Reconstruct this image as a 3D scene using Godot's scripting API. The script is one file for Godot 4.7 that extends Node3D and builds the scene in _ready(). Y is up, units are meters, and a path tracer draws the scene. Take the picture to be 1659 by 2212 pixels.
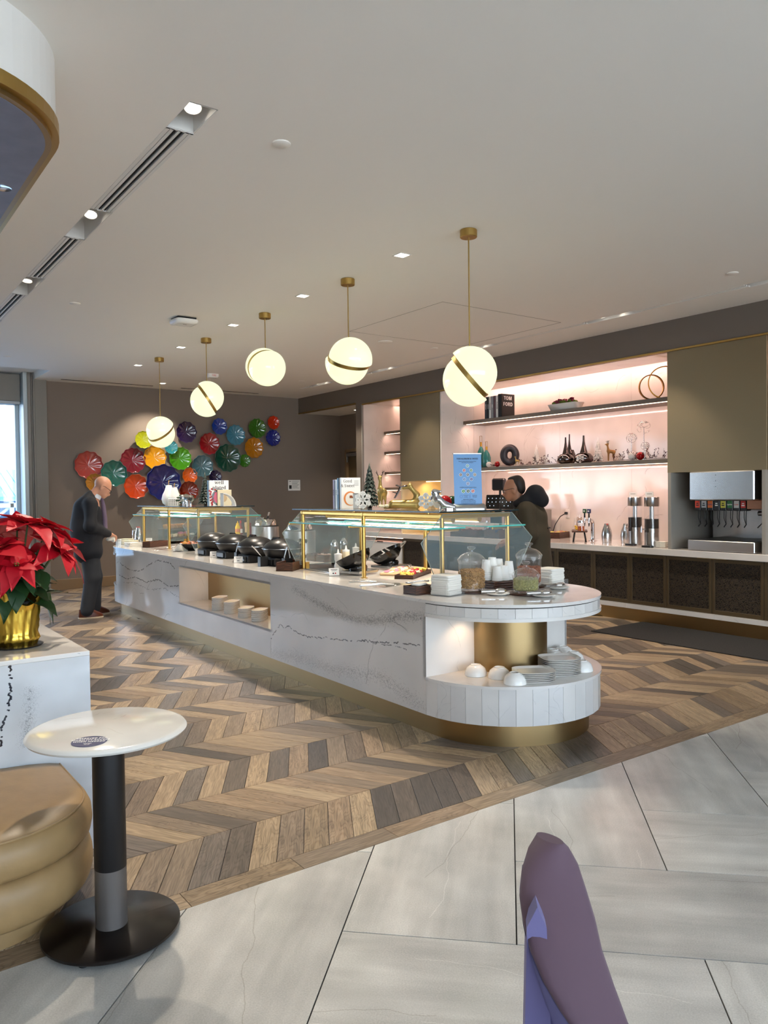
extends Node3D
# Lounge buffet: a long stone island with glass guards under a row of globe pendants, a lit back counter and a wall of glass plates.
# x runs towards the back counter, -z down the room, y up, metres.

const TH = -0.016                        # the island stands turned by this much
const ISLE = Vector3(3.669, 0, -3.743)   # centre of the island's near round end
const CT = 0.862                         # counter height
const CEIL = 3.41
var M := {}
var used := {}
var rng := RandomNumberGenerator.new()

# ---------------------------------------------------------------- nodes
func numbered(parent, called):
	var k = str(parent.get_instance_id()) + "/" + called
	var n = used.get(k, 0)
	used[k] = n + 1
	return called if n == 0 else "%s_%03d" % [called, n]

func thing(called, label, category, at = Vector3.ZERO, turn = 0.0, group = ""):
	var o := Node3D.new()
	o.name = numbered(self, called)
	add_child(o, true)
	o.position = at
	o.rotation.y = turn
	return tag(o, label, category, group)

func tag(o, label, category, group = ""):
	o.set_meta("label", label)
	o.set_meta("category", category)
	if group != "": o.set_meta("group", group)
	return o

func part(parent, called, mesh, mat, at = Vector3.ZERO, rot = Vector3.ZERO):
	var o := MeshInstance3D.new()
	o.mesh = fin(mesh) if mesh is SurfaceTool else mesh
	o.material_override = M[mat] if mat is String else mat
	o.name = numbered(parent, called)
	parent.add_child(o, true)
	o.position = at
	o.rotation = rot
	return o

func solo(called, mesh, mat, label, category, at = Vector3.ZERO, turn = 0.0, group = ""):
	return tag(part(self, called, mesh, mat, at, Vector3(0, turn, 0)), label, category, group)

func struct(called, mesh, mat, at = Vector3.ZERO):
	var o = part(self, called, mesh, mat, at)
	o.set_meta("kind", "structure")
	return o

func dup(root, at, turn, label = "", group = ""):
	var c = root.duplicate()
	c.name = numbered(self, String(root.name).rstrip("_0123456789"))
	add_child(c, true)
	c.position = at
	c.rotation.y = turn
	if label != "": c.set_meta("label", label)
	if group != "": c.set_meta("group", group)
	return c

func isle(x, y, z):
	return ISLE + Basis(Vector3.UP, TH) * Vector3(x, y, z)

# ---------------------------------------------------------------- materials
func mk(called, hex, rough, metal = 0.0, d = {}):
	var m := StandardMaterial3D.new()
	m.resource_name = called
	m.albedo_color = Color(hex) if hex is String else hex
	m.roughness = rough
	m.metallic = metal
	for k in d: m.set(k, d[k])
	M[called] = m
	return m

func glass(called, hex, alpha, rough = 0.03):
	var m = mk(called, hex, rough)
	m.albedo_color.a = alpha
	m.transparency = BaseMaterial3D.TRANSPARENCY_ALPHA
	return m

func glow(called, hex, e):
	var m = mk(called, hex, 0.5)
	m.emission_enabled = true
	m.emission = Color(hex)
	m.emission_energy_multiplier = e
	return m

func tri_map(m, tex, s, world = true):
	m.albedo_texture = tex
	m.uv1_triplanar = true
	m.uv1_world_triplanar = world
	m.uv1_scale = Vector3(s, s, s)
	return m

func noise_bytes(w, h, freq, sd, oct = 4, kind = FastNoiseLite.TYPE_SIMPLEX_SMOOTH, fract = FastNoiseLite.FRACTAL_FBM, seamless = true):
	var n := FastNoiseLite.new()
	n.seed = sd
	n.frequency = freq
	n.noise_type = kind
	n.fractal_type = fract
	n.fractal_octaves = oct
	var im = n.get_seamless_image(w, h) if seamless else n.get_image(w, h)
	im.convert(Image.FORMAT_L8)
	return im.get_data()

func tex_of(w, h, bytes):
	var im := Image.create_from_data(w, h, false, Image.FORMAT_RGB8, bytes)
	return ImageTexture.create_from_image(im)

func put_px(b, i, c):
	b[i] = clampi(int(c.x * 255.0), 0, 255)
	b[i + 1] = clampi(int(c.y * 255.0), 0, 255)
	b[i + 2] = clampi(int(c.z * 255.0), 0, 255)

# noise drawn out along x by k
func streak_bytes(w, h, k, freq, sd, oct = 3):
	var n := FastNoiseLite.new()
	n.seed = sd
	n.frequency = freq
	n.noise_type = FastNoiseLite.TYPE_SIMPLEX_SMOOTH
	n.fractal_octaves = oct
	var im = n.get_seamless_image(w / k, h)
	im.convert(Image.FORMAT_L8)
	im.resize(w, h, Image.INTERPOLATE_CUBIC)
	return im.get_data()

# white engineered marble: faint clouds, thin broken wandering veins, and drawn veins [points in 0..1, width px, strength, drift]
func marble_tex(w, h, sd, base, vein, veins = [], count = 7, slant = 0.9):
	var cloud = noise_bytes(w, h, 0.004, sd, 3)
	var gate = noise_bytes(w, h, 0.012, sd + 2, 3)
	var fine = noise_bytes(w, h, 0.06, sd + 3, 3)
	var b := PackedByteArray()
	b.resize(w * h * 3)
	for i in w * h:
		var f = (cloud[i] - 128.0) / 128.0
		put_px(b, i * 3, base * (1.0 + 0.035 * f))
	var g := RandomNumberGenerator.new()
	g.seed = sd
	var dot = func(x, y, k):
		var j = (posmod(int(y), h) * w + posmod(int(x), w)) * 3
		for c in 3: b[j + c] = clampi(int(lerpf(b[j + c], vein[c] * 255.0, clampf(k, 0.0, 0.9))), 0, 255)
	for q in count:
		var p = Vector2(g.randf() * w, g.randf() * h)
		var a = slant + g.randf_range(-0.35, 0.35)
		var turn = 0.0
		var strength = g.randf_range(0.12, 0.5)
		for s in int(maxf(w, h) * g.randf_range(0.4, 1.1)):
			turn = turn * 0.92 + g.randf_range(-0.06, 0.06)
			var d = Vector2.from_angle(a + turn * 2.5 + (cloud[posmod(int(p.y), h) * w + posmod(int(p.x), w)] - 128.0) * 0.012)
			p += d
			var on = gate[posmod(int(p.y), h) * w + posmod(int(p.x), w)]
			if on < 112: continue
			var k = strength * clampf((on - 112) / 40.0, 0.2, 1.0)
			dot.call(p.x, p.y, k)
			dot.call(p.x + d.y, p.y - d.x, k * 0.4)
			if s % 3 == 0: dot.call(p.x + g.randfn() * 6.0, p.y + g.randfn() * 6.0, k * 0.3)
	for q in veins:
		var pts = q[0]
		for k in pts.size() - 1:
			var a = Vector2(pts[k].x * w, pts[k].y * h)
			var e = Vector2(pts[k + 1].x * w, pts[k + 1].y * h)
			var steps = int(a.distance_to(e) * 1.5) + 1
			for s in steps:
				var p = a.lerp(e, float(s) / steps)
				var i0 = posmod(int(p.y), h) * w + posmod(int(p.x), w)
				p += Vector2(fine[i0] - 128, fine[(i0 + 977) % (w * h)] - 128) * 0.035 * q[3]
				if gate[(i0 * 3 + k * 31) % (w * h)] < 110: continue
				var n = int(ceil(q[1]))
				for dx in range(-n, n + 1):
					for dy in range(-n, n + 1):
						var r = Vector2(dx, dy).length() / q[1]
						if r < 1.0: dot.call(p.x + dx, p.y + dy, q[2] * (1.0 - r * r) * (0.4 + fine[i0] / 300.0))
		if q[3] > 3.0:   # a soft speckled drift round the same line
			for n in pts.size() * 500:
				var k = g.randi() % (pts.size() - 1)
				var p = pts[k].lerp(pts[k + 1], g.randf())
				var x = p.x * w + g.randfn() * q[3] * 4.0
				var y = p.y * h + g.randfn() * q[3] * 1.6
				for z in 4: dot.call(x + z % 2, y + z / 2, 0.10)
	return tex_of(w, h, b)

# eight strips of wood grain, each 128 px high and running along x
func wood_tex():
	var w = 512
	var h = 1024
	var warp = streak_bytes(w, h, 4, 0.012, 5, 2)
	var fine = streak_bytes(w, h, 16, 0.11, 6, 3)
	var soft = streak_bytes(w, h, 8, 0.02, 7, 2)
	var b := PackedByteArray()
	b.resize(w * h * 3)
	for y in h:
		var s = y / 128
		var open = [0.5, 1.0, 0.3, 1.2, 0.6, 0.9, 1.1, 0.4][s]
		for x in w:
			var i = y * w + x
			var wv = (warp[i] - 128.0) / 128.0
			var g = sin((y % 128) * 0.30 + wv * 16.0 * open)
			var ring = pow(clampf(g * 0.5 + 0.5, 0.0, 1.0), 4.0) * open
			var st = (fine[i] - 128.0) / 128.0
			var so = (soft[i] - 128.0) / 128.0
			var l = 0.90 + 0.10 * so + 0.16 * st - 0.11 * ring
			put_px(b, i * 3, Vector3(l, l * (0.99 - 0.02 * ring), l * (0.975 - 0.04 * ring)))
	return tex_of(w, h, b)

func stone_tex():
	var n = 1024
	var a = noise_bytes(n, n, 0.004, 21, 4)
	var s = streak_bytes(n, n, 8, 0.012, 22, 4)
	var f = noise_bytes(n, n, 0.25, 23, 2)
	var b := PackedByteArray()
	b.resize(n * n * 3)
	for i in n * n:
		var l = 0.82 + 0.05 * (a[i] - 128.0) / 128.0 + 0.06 * (s[i] - 128.0) / 128.0 + 0.05 * (f[i] - 128.0) / 128.0
		put_px(b, i * 3, Vector3(l, l * 0.998, l * 0.985))
	var g := RandomNumberGenerator.new()
	g.seed = 8
	for q in 9:     # thin cracks, dark or chalky
		var p = Vector2(g.randf() * n, g.randf() * n)
		var t = g.randf_range(-0.25, 0.25)
		var turn = 0.0
		var dark = q % 2 == 0
		for k in int(g.randf_range(200, 700)):
			turn = turn * 0.95 + g.randf_range(-0.05, 0.05)
			p += Vector2.from_angle(t + turn * 2.0)
			for c in 3:
				var j = (posmod(int(p.y), n) * n + posmod(int(p.x), n)) * 3 + c
				b[j] = clampi(int(b[j] * ((0.88 - 0.02 * c) if dark else 1.10)), 0, 255)
				j = (posmod(int(p.y) + 1, n) * n + posmod(int(p.x), n)) * 3 + c
				b[j] = clampi(int(b[j] * (0.95 if dark else 1.05)), 0, 255)
	return tex_of(n, n, b)

func walnut_tex():
	var n = 256
	var a = noise_bytes(n, n, 0.012, 31, 3)
	var f = noise_bytes(n, n, 0.09, 32, 2)
	var b := PackedByteArray()
	b.resize(n * n * 3)
	for y in n:
		for x in n:
			var g = sin(y * 0.35 + (a[y * n + x / 6] - 128.0) * 0.09) * 0.5 + 0.5
			var l = 0.62 + 0.38 * g + 0.12 * (f[(y * 3 % n) * n + x / 4] - 128.0) / 128.0
			put_px(b, (y * n + x) * 3, Vector3(0.30 * l, 0.175 * l, 0.115 * l) * 1.15)
	return tex_of(n, n, b)

func grey_noise_tex(n, freq, sd, lo, hi, oct = 3):
	var a = noise_bytes(n, n, freq, sd, oct)
	var b := PackedByteArray()
	b.resize(n * n * 3)
	for i in n * n:
		var l = lerpf(lo, hi, a[i] / 255.0)
		put_px(b, i * 3, Vector3(l, l, l))
	return tex_of(n, n, b)

func weave_tex(n):
	var a = noise_bytes(n, n, 0.03, 77, 2)
	var b := PackedByteArray()
	b.resize(n * n * 3)
	for y in n:
		for x in n:
			var l = 0.62 + 0.38 * sin(y * TAU * 12.0 / n + (a[y * n + x] - 128.0) * 0.06)
			put_px(b, (y * n + x) * 3, Vector3(l, l, l))
	return tex_of(n, n, b)

# ---------------------------------------------------------------- shapes
func S():
	var st := SurfaceTool.new()
	st.begin(Mesh.PRIMITIVE_TRIANGLES)
	st.set_smooth_group(-1)
	return st

func fin(st):
	st.generate_normals()
	return st.commit()

func tri(st, a, b, c, n):
	if (b - a).cross(c - a).dot(n) < 0.0:
		var t = b
		b = c
		c = t
	st.add_vertex(a)
	st.add_vertex(c)
	st.add_vertex(b)

func quad(st, a, b, c, d, n):
	tri(st, a, b, c, n)
	tri(st, a, c, d, n)

# box between two corners, edges chamfered by e
func box(st, lo, hi, e = 0.0, T = Transform3D()):
	var c = (lo + hi) * 0.5
	var h = ((hi - lo) * 0.5).abs()
	st.set_smooth_group(-1)
	var P = func(s, ax):
		var v = Vector3(s.x * (h.x - e), s.y * (h.y - e), s.z * (h.z - e))
		v[ax] = s[ax] * h[ax]
		return T * (c + v)
	for ax in 3:
		var u = (ax + 1) % 3
		var w = (ax + 2) % 3
		for sg in [-1.0, 1.0]:
			var q = []
			for k in [[-1, -1], [1, -1], [1, 1], [-1, 1]]:
				var s = Vector3()
				s[ax] = sg
				s[u] = k[0]
				s[w] = k[1]
				q.append(P.call(s, ax))
			var n = Vector3()
			n[ax] = sg
			quad(st, q[0], q[1], q[2], q[3], T.basis * n)
			if e > 0.0:
				for sv in [-1.0, 1.0]:       # chamfer between this face and the u face
					var s0 = Vector3()
					s0[ax] = sg
					s0[u] = sv
					s0[w] = -1
					var s1 = s0
					s1[w] = 1
					n = Vector3()
					n[ax] = sg
					n[u] = sv
					quad(st, P.call(s0, ax), P.call(s1, ax), P.call(s1, u), P.call(s0, u), T.basis * n)
	if e > 0.0:
		for k in 8:
			var s = Vector3(1 if k & 1 else -1, 1 if k & 2 else -1, 1 if k & 4 else -1)
			tri(st, P.call(s, 0), P.call(s, 1), P.call(s, 2), T.basis * s)
	return st

func bx(size, e = 0.0, at = Vector3.ZERO):   # a box standing on y = 0
	return box(S(), Vector3(-size.x / 2, 0, -size.z / 2) + at, Vector3(size.x / 2, size.y, size.z / 2) + at, e)

# surface of revolution; the profile (radius, height) runs up the outside; T may squash it
func lathe(st, prof, seg = 24, T = Transform3D(), a0 = 0.0, a1 = TAU):
	var g = 1
	for i in prof.size() - 1:
		var p = prof[i]
		var q = prof[i + 1]
		if i > 0:
			var d0 = p - prof[i - 1]
			if absf(d0.angle_to(q - p)) > 0.7: g += 1
		st.set_smooth_group(g)
		var o = Vector2(q.y - p.y, p.x - q.x)
		for k in seg:
			var t0 = lerpf(a0, a1, float(k) / seg)
			var t1 = lerpf(a0, a1, float(k + 1) / seg)
			var e0 = Vector3(cos(t0), 0, sin(t0))
			var e1 = Vector3(cos(t1), 0, sin(t1))
			var n = T.basis * ((e0 + e1) * 0.5 * o.x + Vector3.UP * o.y)
			var A = T * (e0 * p.x + Vector3.UP * p.y)
			var B = T * (e1 * p.x + Vector3.UP * p.y)
			var C = T * (e1 * q.x + Vector3.UP * q.y)
			var D = T * (e0 * q.x + Vector3.UP * q.y)
			if p.x > 1e-6: tri(st, A, B, C, n)
			if q.x > 1e-6: tri(st, A, C, D, n)
	return st

func cyl(r, h, seg = 24, e = 0.0):
	if e > 0.0: return lathe(S(), [Vector2(0, 0), Vector2(r - e, 0), Vector2(r, e), Vector2(r, h - e), Vector2(r - e, h), Vector2(0, h)], seg)
	return lathe(S(), [Vector2(0, 0), Vector2(r, 0), Vector2(r, h), Vector2(0, h)], seg)

func ball(st, c, r, seg = 16):
	var R = r if r is Vector3 else Vector3(r, r, r)
	var pr = []
	var n = maxi(6, seg / 2)
	for i in n + 1:
		var a = -PI / 2 + PI * i / n
		pr.append(Vector2(cos(a) if i > 0 and i < n else 0.0, sin(a)))
	return lathe(st, pr, seg, Transform3D(Basis.from_scale(R), c))

# round bar through points; r may be one radius or one per point
func tube(st, pts, r, seg = 8):
	var rs = r if r is Array else []
	if rs.is_empty():
		for p in pts: rs.append(r)
	var rings = []
	var u = Vector3.ZERO
	for i in pts.size():
		var d = (pts[mini(i + 1, pts.size() - 1)] - pts[maxi(i - 1, 0)]).normalized()
		if u == Vector3.ZERO: u = d.cross(Vector3.UP if absf(d.y) < 0.9 else Vector3.RIGHT)
		u = (u - d * u.dot(d)).normalized()
		var w = d.cross(u)
		var ring = []
		for k in seg: ring.append(pts[i] + (u * cos(TAU * k / seg) + w * sin(TAU * k / seg)) * rs[i])
		rings.append(ring)
	st.set_smooth_group(1)
	for i in pts.size() - 1:
		for k in seg:
			var l = (k + 1) % seg
			var m = (pts[i] + pts[i + 1]) * 0.5
			quad(st, rings[i][k], rings[i][l], rings[i + 1][l], rings[i + 1][k], (rings[i][k] + rings[i + 1][l]) * 0.5 - m)
	st.set_smooth_group(-1)
	for e in [0, pts.size() - 1]:
		var d = pts[0] - pts[1] if e == 0 else pts[e] - pts[e - 1]
		for k in seg: tri(st, pts[e], rings[e][k], rings[e][(k + 1) % seg], d)
	return st

# outline in x, y drawn out from z0 to z1
func prism(st, poly, z0, z1, T = Transform3D(), smooth = false):
	var pl = PackedVector2Array(poly)
	if Geometry2D.is_polygon_clockwise(pl): pl.reverse()
	var n = pl.size()
	if smooth: st.set_smooth_group(1)
	else: st.set_smooth_group(-1)
	for i in n:
		var a = pl[i]
		var b = pl[(i + 1) % n]
		var o = Vector3(b.y - a.y, a.x - b.x, 0)
		quad(st, T * Vector3(a.x, a.y, z0), T * Vector3(b.x, b.y, z0), T * Vector3(b.x, b.y, z1), T * Vector3(a.x, a.y, z1), T.basis * o)
	st.set_smooth_group(-1)
	var ix = Geometry2D.triangulate_polygon(pl)
	for i in range(0, ix.size(), 3):
		for z in [z0, z1]:
			tri(st, T * Vector3(pl[ix[i]].x, pl[ix[i]].y, z), T * Vector3(pl[ix[i + 1]].x, pl[ix[i + 1]].y, z), T * Vector3(pl[ix[i + 2]].x, pl[ix[i + 2]].y, z), T.basis * Vector3(0, 0, signf(z - (z0 + z1) * 0.5)))
	return st

const FLAT = Transform3D(Vector3(1, 0, 0), Vector3(0, 0, 1), Vector3(0, 1, 0), Vector3.ZERO)   # x, y outline laid into x, z; drawn out along y

func plan(st, poly, y0, y1, smooth = true):
	return prism(st, poly, y0, y1, FLAT, smooth)

func stadium(r, length, seg = 20, grow = 0.0):   # in x, z; near centre at 0, far centre at -length
	var p = []
	for i in seg + 1: p.append(Vector2(cos(PI * i / seg), sin(PI * i / seg)) * (r + grow))
	for i in seg + 1: p.append(Vector2(-cos(PI * i / seg), -sin(PI * i / seg)) * (r + grow) + Vector2(0, -length))
	return p

func oval(rx, ry, seg = 24, power = 2.0):
	var p = []
	for i in seg:
		var c = cos(TAU * i / seg)
		var s = sin(TAU * i / seg)
		p.append(Vector2(signf(c) * pow(absf(c), 2.0 / power) * rx, signf(s) * pow(absf(s), 2.0 / power) * ry))
	return p

# stacked rings of the same count of points, joined smoothly; ends capped
func skin(st, rings, sharp = []):
	var g = 1
	var n = rings[0].size()
	for i in rings.size() - 1:
		if i in sharp: g += 1
		st.set_smooth_group(g)
		var c = Vector3()
		for p in rings[i]: c += p
		for p in rings[i + 1]: c += p
		c /= n * 2.0
		for k in n:
			var l = (k + 1) % n
			quad(st, rings[i][k], rings[i][l], rings[i + 1][l], rings[i + 1][k], (rings[i][k] + rings[i][l] + rings[i + 1][l] + rings[i + 1][k]) * 0.25 - c + Vector3(0, 0.0001, 0))
	st.set_smooth_group(-1)
	for e in [0, rings.size() - 1]:
		var c = Vector3()
		for p in rings[e]: c += p
		c /= n
		var o = Vector3()
		for p in rings[1 if e == 0 else e - 1]: o += p
		o = c - o / n
		for k in n: tri(st, c, rings[e][k], rings[e][(k + 1) % n], o)
	return st

func ring_at(poly, y, k = 1.0, off = Vector3.ZERO):
	var r = []
	for p in poly: r.append(Vector3(p.x * k, y, p.y * k) + off)
	return r

func words(parent, called, txt, size, mat, T, bold = false, serif = false):
	var t := TextMesh.new()
	var f := SystemFont.new()
	f.font_names = PackedStringArray(["Droid Serif" if serif else "Droid Sans"])
	f.font_weight = 700 if bold else 400
	t.font = f
	t.text = txt
	t.font_size = 32
	t.pixel_size = size / 32.0
	t.depth = 0.0008
	var o = part(parent, called, t, mat)
	o.transform = T
	return o

# tapered rods [a, b, ra, rb] (or [centre, radii] as Vector3 pair) melted together and meshed by surface nets
func melt(prims, cell, k = 60.0):
	var lo = Vector3(1e9, 1e9, 1e9)
	var hi = -lo
	for p in prims:
		var r = (Vector3.ONE * maxf(p[2], p[3])) if p.size() > 2 else p[1]
		var b = p[1] if p.size() > 2 else p[0]
		lo = lo.min(p[0] - r).min(b - r)
		hi = hi.max(p[0] + r).max(b + r)
	var pad = 3.0 / k + cell * 2.0
	lo -= Vector3.ONE * pad
	hi += Vector3.ONE * pad
	var n = Vector3i(((hi - lo) / cell).ceil()) + Vector3i.ONE
	var f := PackedFloat32Array()
	f.resize(n.x * n.y * n.z)
	for p in prims:
		var rod = p.size() > 2
		var r = (Vector3.ONE * maxf(p[2], p[3])) if rod else p[1]
		var b = p[1] if rod else p[0]
		var m = 4.0 / k + cell
		var i0 = Vector3i(((p[0].min(b) - r - Vector3.ONE * m - lo) / cell).floor()).clamp(Vector3i.ZERO, n - Vector3i.ONE)
		var i1 = Vector3i(((p[0].max(b) + r + Vector3.ONE * m - lo) / cell).ceil()).clamp(Vector3i.ZERO, n - Vector3i.ONE)
		var a: Vector3 = p[0]
		var ab: Vector3 = b - a
		var l2 = maxf(ab.length_squared(), 1e-9)
		var rmin = minf(r.x, minf(r.y, r.z))
		for z in range(i0.z, i1.z + 1):
			for y in range(i0.y, i1.y + 1):
				var at = (z * n.y + y) * n.x
				for x in range(i0.x, i1.x + 1):
					var q = lo + Vector3(x, y, z) * cell - a
					var d = 0.0
					if rod:
						var t = clampf(q.dot(ab) / l2, 0.0, 1.0)
						d = (q - ab * t).length() - lerpf(p[2], p[3], t)
					else:
						d = ((q / r).length() - 1.0) * rmin
					f[at + x] += exp(-k * d)
	# field > 1 is inside
	var id := PackedInt32Array()
	id.resize(n.x * n.y * n.z)
	id.fill(-1)
	var vs := PackedVector3Array()
	var ns := PackedVector3Array()
	var ix := PackedInt32Array()
	var sx = 1
	var sy = n.x
	var sz = n.x * n.y
	var offs = [0, sx, sy, sx + sy, sz, sx + sz, sy + sz, sx + sy + sz]
	var cor = [Vector3(0, 0, 0), Vector3(1, 0, 0), Vector3(0, 1, 0), Vector3(1, 1, 0), Vector3(0, 0, 1), Vector3(1, 0, 1), Vector3(0, 1, 1), Vector3(1, 1, 1)]
	var eds = [[0, 1], [2, 3], [4, 5], [6, 7], [0, 2], [1, 3], [4, 6], [5, 7], [0, 4], [1, 5], [2, 6], [3, 7]]
	for z in n.z - 1:
		for y in n.y - 1:
			var row = (z * n.y + y) * n.x
			for x in n.x - 1:
				var i = row + x
				var mask = 0
				for c in 8:
					if f[i + offs[c]] > 1.0: mask |= 1 << c
				if mask == 0 or mask == 255: continue
				var v = [0, 0, 0, 0, 0, 0, 0, 0]
				for c in 8: v[c] = log(maxf(f[i + offs[c]], 1e-12))
				var s = Vector3()
				var cnt = 0
				for e in eds:
					if ((mask >> e[0]) & 1) != ((mask >> e[1]) & 1):
						s += cor[e[0]].lerp(cor[e[1]], v[e[0]] / (v[e[0]] - v[e[1]]))
						cnt += 1
				id[i] = vs.size()
				vs.append(lo + (Vector3(x, y, z) + s / cnt) * cell)
				ns.append(-Vector3(v[1] + v[3] + v[5] + v[7] - v[0] - v[2] - v[4] - v[6], v[2] + v[3] + v[6] + v[7] - v[0] - v[1] - v[4] - v[5], v[4] + v[5] + v[6] + v[7] - v[0] - v[1] - v[2] - v[3]).normalized())
	var dirs = [[sx, sy, sz], [sy, sz, sx], [sz, sx, sy]]
	for z in range(1, n.z - 1):
		for y in range(1, n.y - 1):
			for x in range(1, n.x - 1):
				var i = (z * n.y + y) * n.x + x
				var in0 = f[i] > 1.0
				for d in dirs:
					if in0 == (f[i + d[0]] > 1.0): continue
					var q0 = id[i - d[1] - d[2]]
					var q1 = id[i - d[2]]
					var q2 = id[i]
					var q3 = id[i - d[1]]
					if q0 < 0 or q1 < 0 or q2 < 0 or q3 < 0: continue
					if in0: ix.append_array(PackedInt32Array([q0, q2, q1, q0, q3, q2]))
					else: ix.append_array(PackedInt32Array([q0, q1, q2, q0, q2, q3]))
	var ar = []
	ar.resize(Mesh.ARRAY_MAX)
	ar[Mesh.ARRAY_VERTEX] = vs
	ar[Mesh.ARRAY_NORMAL] = ns
	ar[Mesh.ARRAY_INDEX] = ix
	var mesh := ArrayMesh.new()
	mesh.add_surface_from_arrays(Mesh.PRIMITIVE_TRIANGLES, ar)
	return mesh

# ---------------------------------------------------------------- lights
func spot(at, aim, e, angle, col = Color(1, 0.94, 0.86), size = 0.04):
	var l := SpotLight3D.new()
	l.name = numbered(self, "spot_light")
	add_child(l, true)
	l.position = at
	l.look_at_from_position(at, aim, Vector3.UP if absf((aim - at).normalized().y) < 0.99 else Vector3.RIGHT)
	l.light_energy = e
	l.light_color = col
	l.spot_angle = angle
	l.spot_angle_attenuation = 0.6
	l.spot_range = 30.0
	l.spot_attenuation = 2.0
	l.light_size = size
	l.shadow_enabled = true
	return l

func strip(at, size, aim, e, col):    # a long area light facing towards aim
	var l := AreaLight3D.new()
	l.name = numbered(self, "strip_light")
	add_child(l, true)
	l.look_at_from_position(at, at + aim, Vector3.UP if absf(aim.y) < 0.9 else Vector3.RIGHT)
	l.area_size = size
	l.light_energy = e
	l.light_color = col
	l.area_range = 30.0
	l.area_attenuation = 2.0
	l.shadow_enabled = true
	return l

# ================================================================ scene
func _ready():
	rng.seed = 11
	var cam := Camera3D.new()
	cam.name = "camera"
	add_child(cam)
	cam.position = Vector3(0, 1.525, 0)
	cam.rotation = Vector3(-0.0243056, -0.627653, -0.0122197)
	cam.fov = 66.57
	cam.near = 0.05
	cam.far = 400.0
	cam.current = true
	var we := WorldEnvironment.new()
	we.name = "environment"
	var env := Environment.new()
	env.background_mode = Environment.BG_SKY
	var sky := Sky.new()
	var sm := ProceduralSkyMaterial.new()
	sm.sky_top_color = Color("8fb4e0")
	sm.sky_horizon_color = Color("e6f2fa")
	sm.sky_curve = 0.2
	sm.ground_horizon_color = Color("c9d3da")
	sm.ground_bottom_color = Color("8d9499")
	sm.sky_energy_multiplier = 2.5
	sm.ground_energy_multiplier = 3.7
	sky.sky_material = sm
	env.sky = sky
	env.tonemap_mode = Environment.TONE_MAPPER_LINEAR
	env.tonemap_exposure = 1.12
	env.sdfgi_enabled = true
	env.ssao_enabled = true
	env.ssil_enabled = true
	we.environment = env
	add_child(we)
	materials()
	room()
	planks_and_tiles()
	ceiling_fittings()
	pendants()
	island()
	guards()
	back_counter()
	shelf_decor()
	counter_things()
	island_food()
	guard_tops()
	island_plates()
	glass_plates()
	foreground()
	people()
	outdoors()

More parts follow.
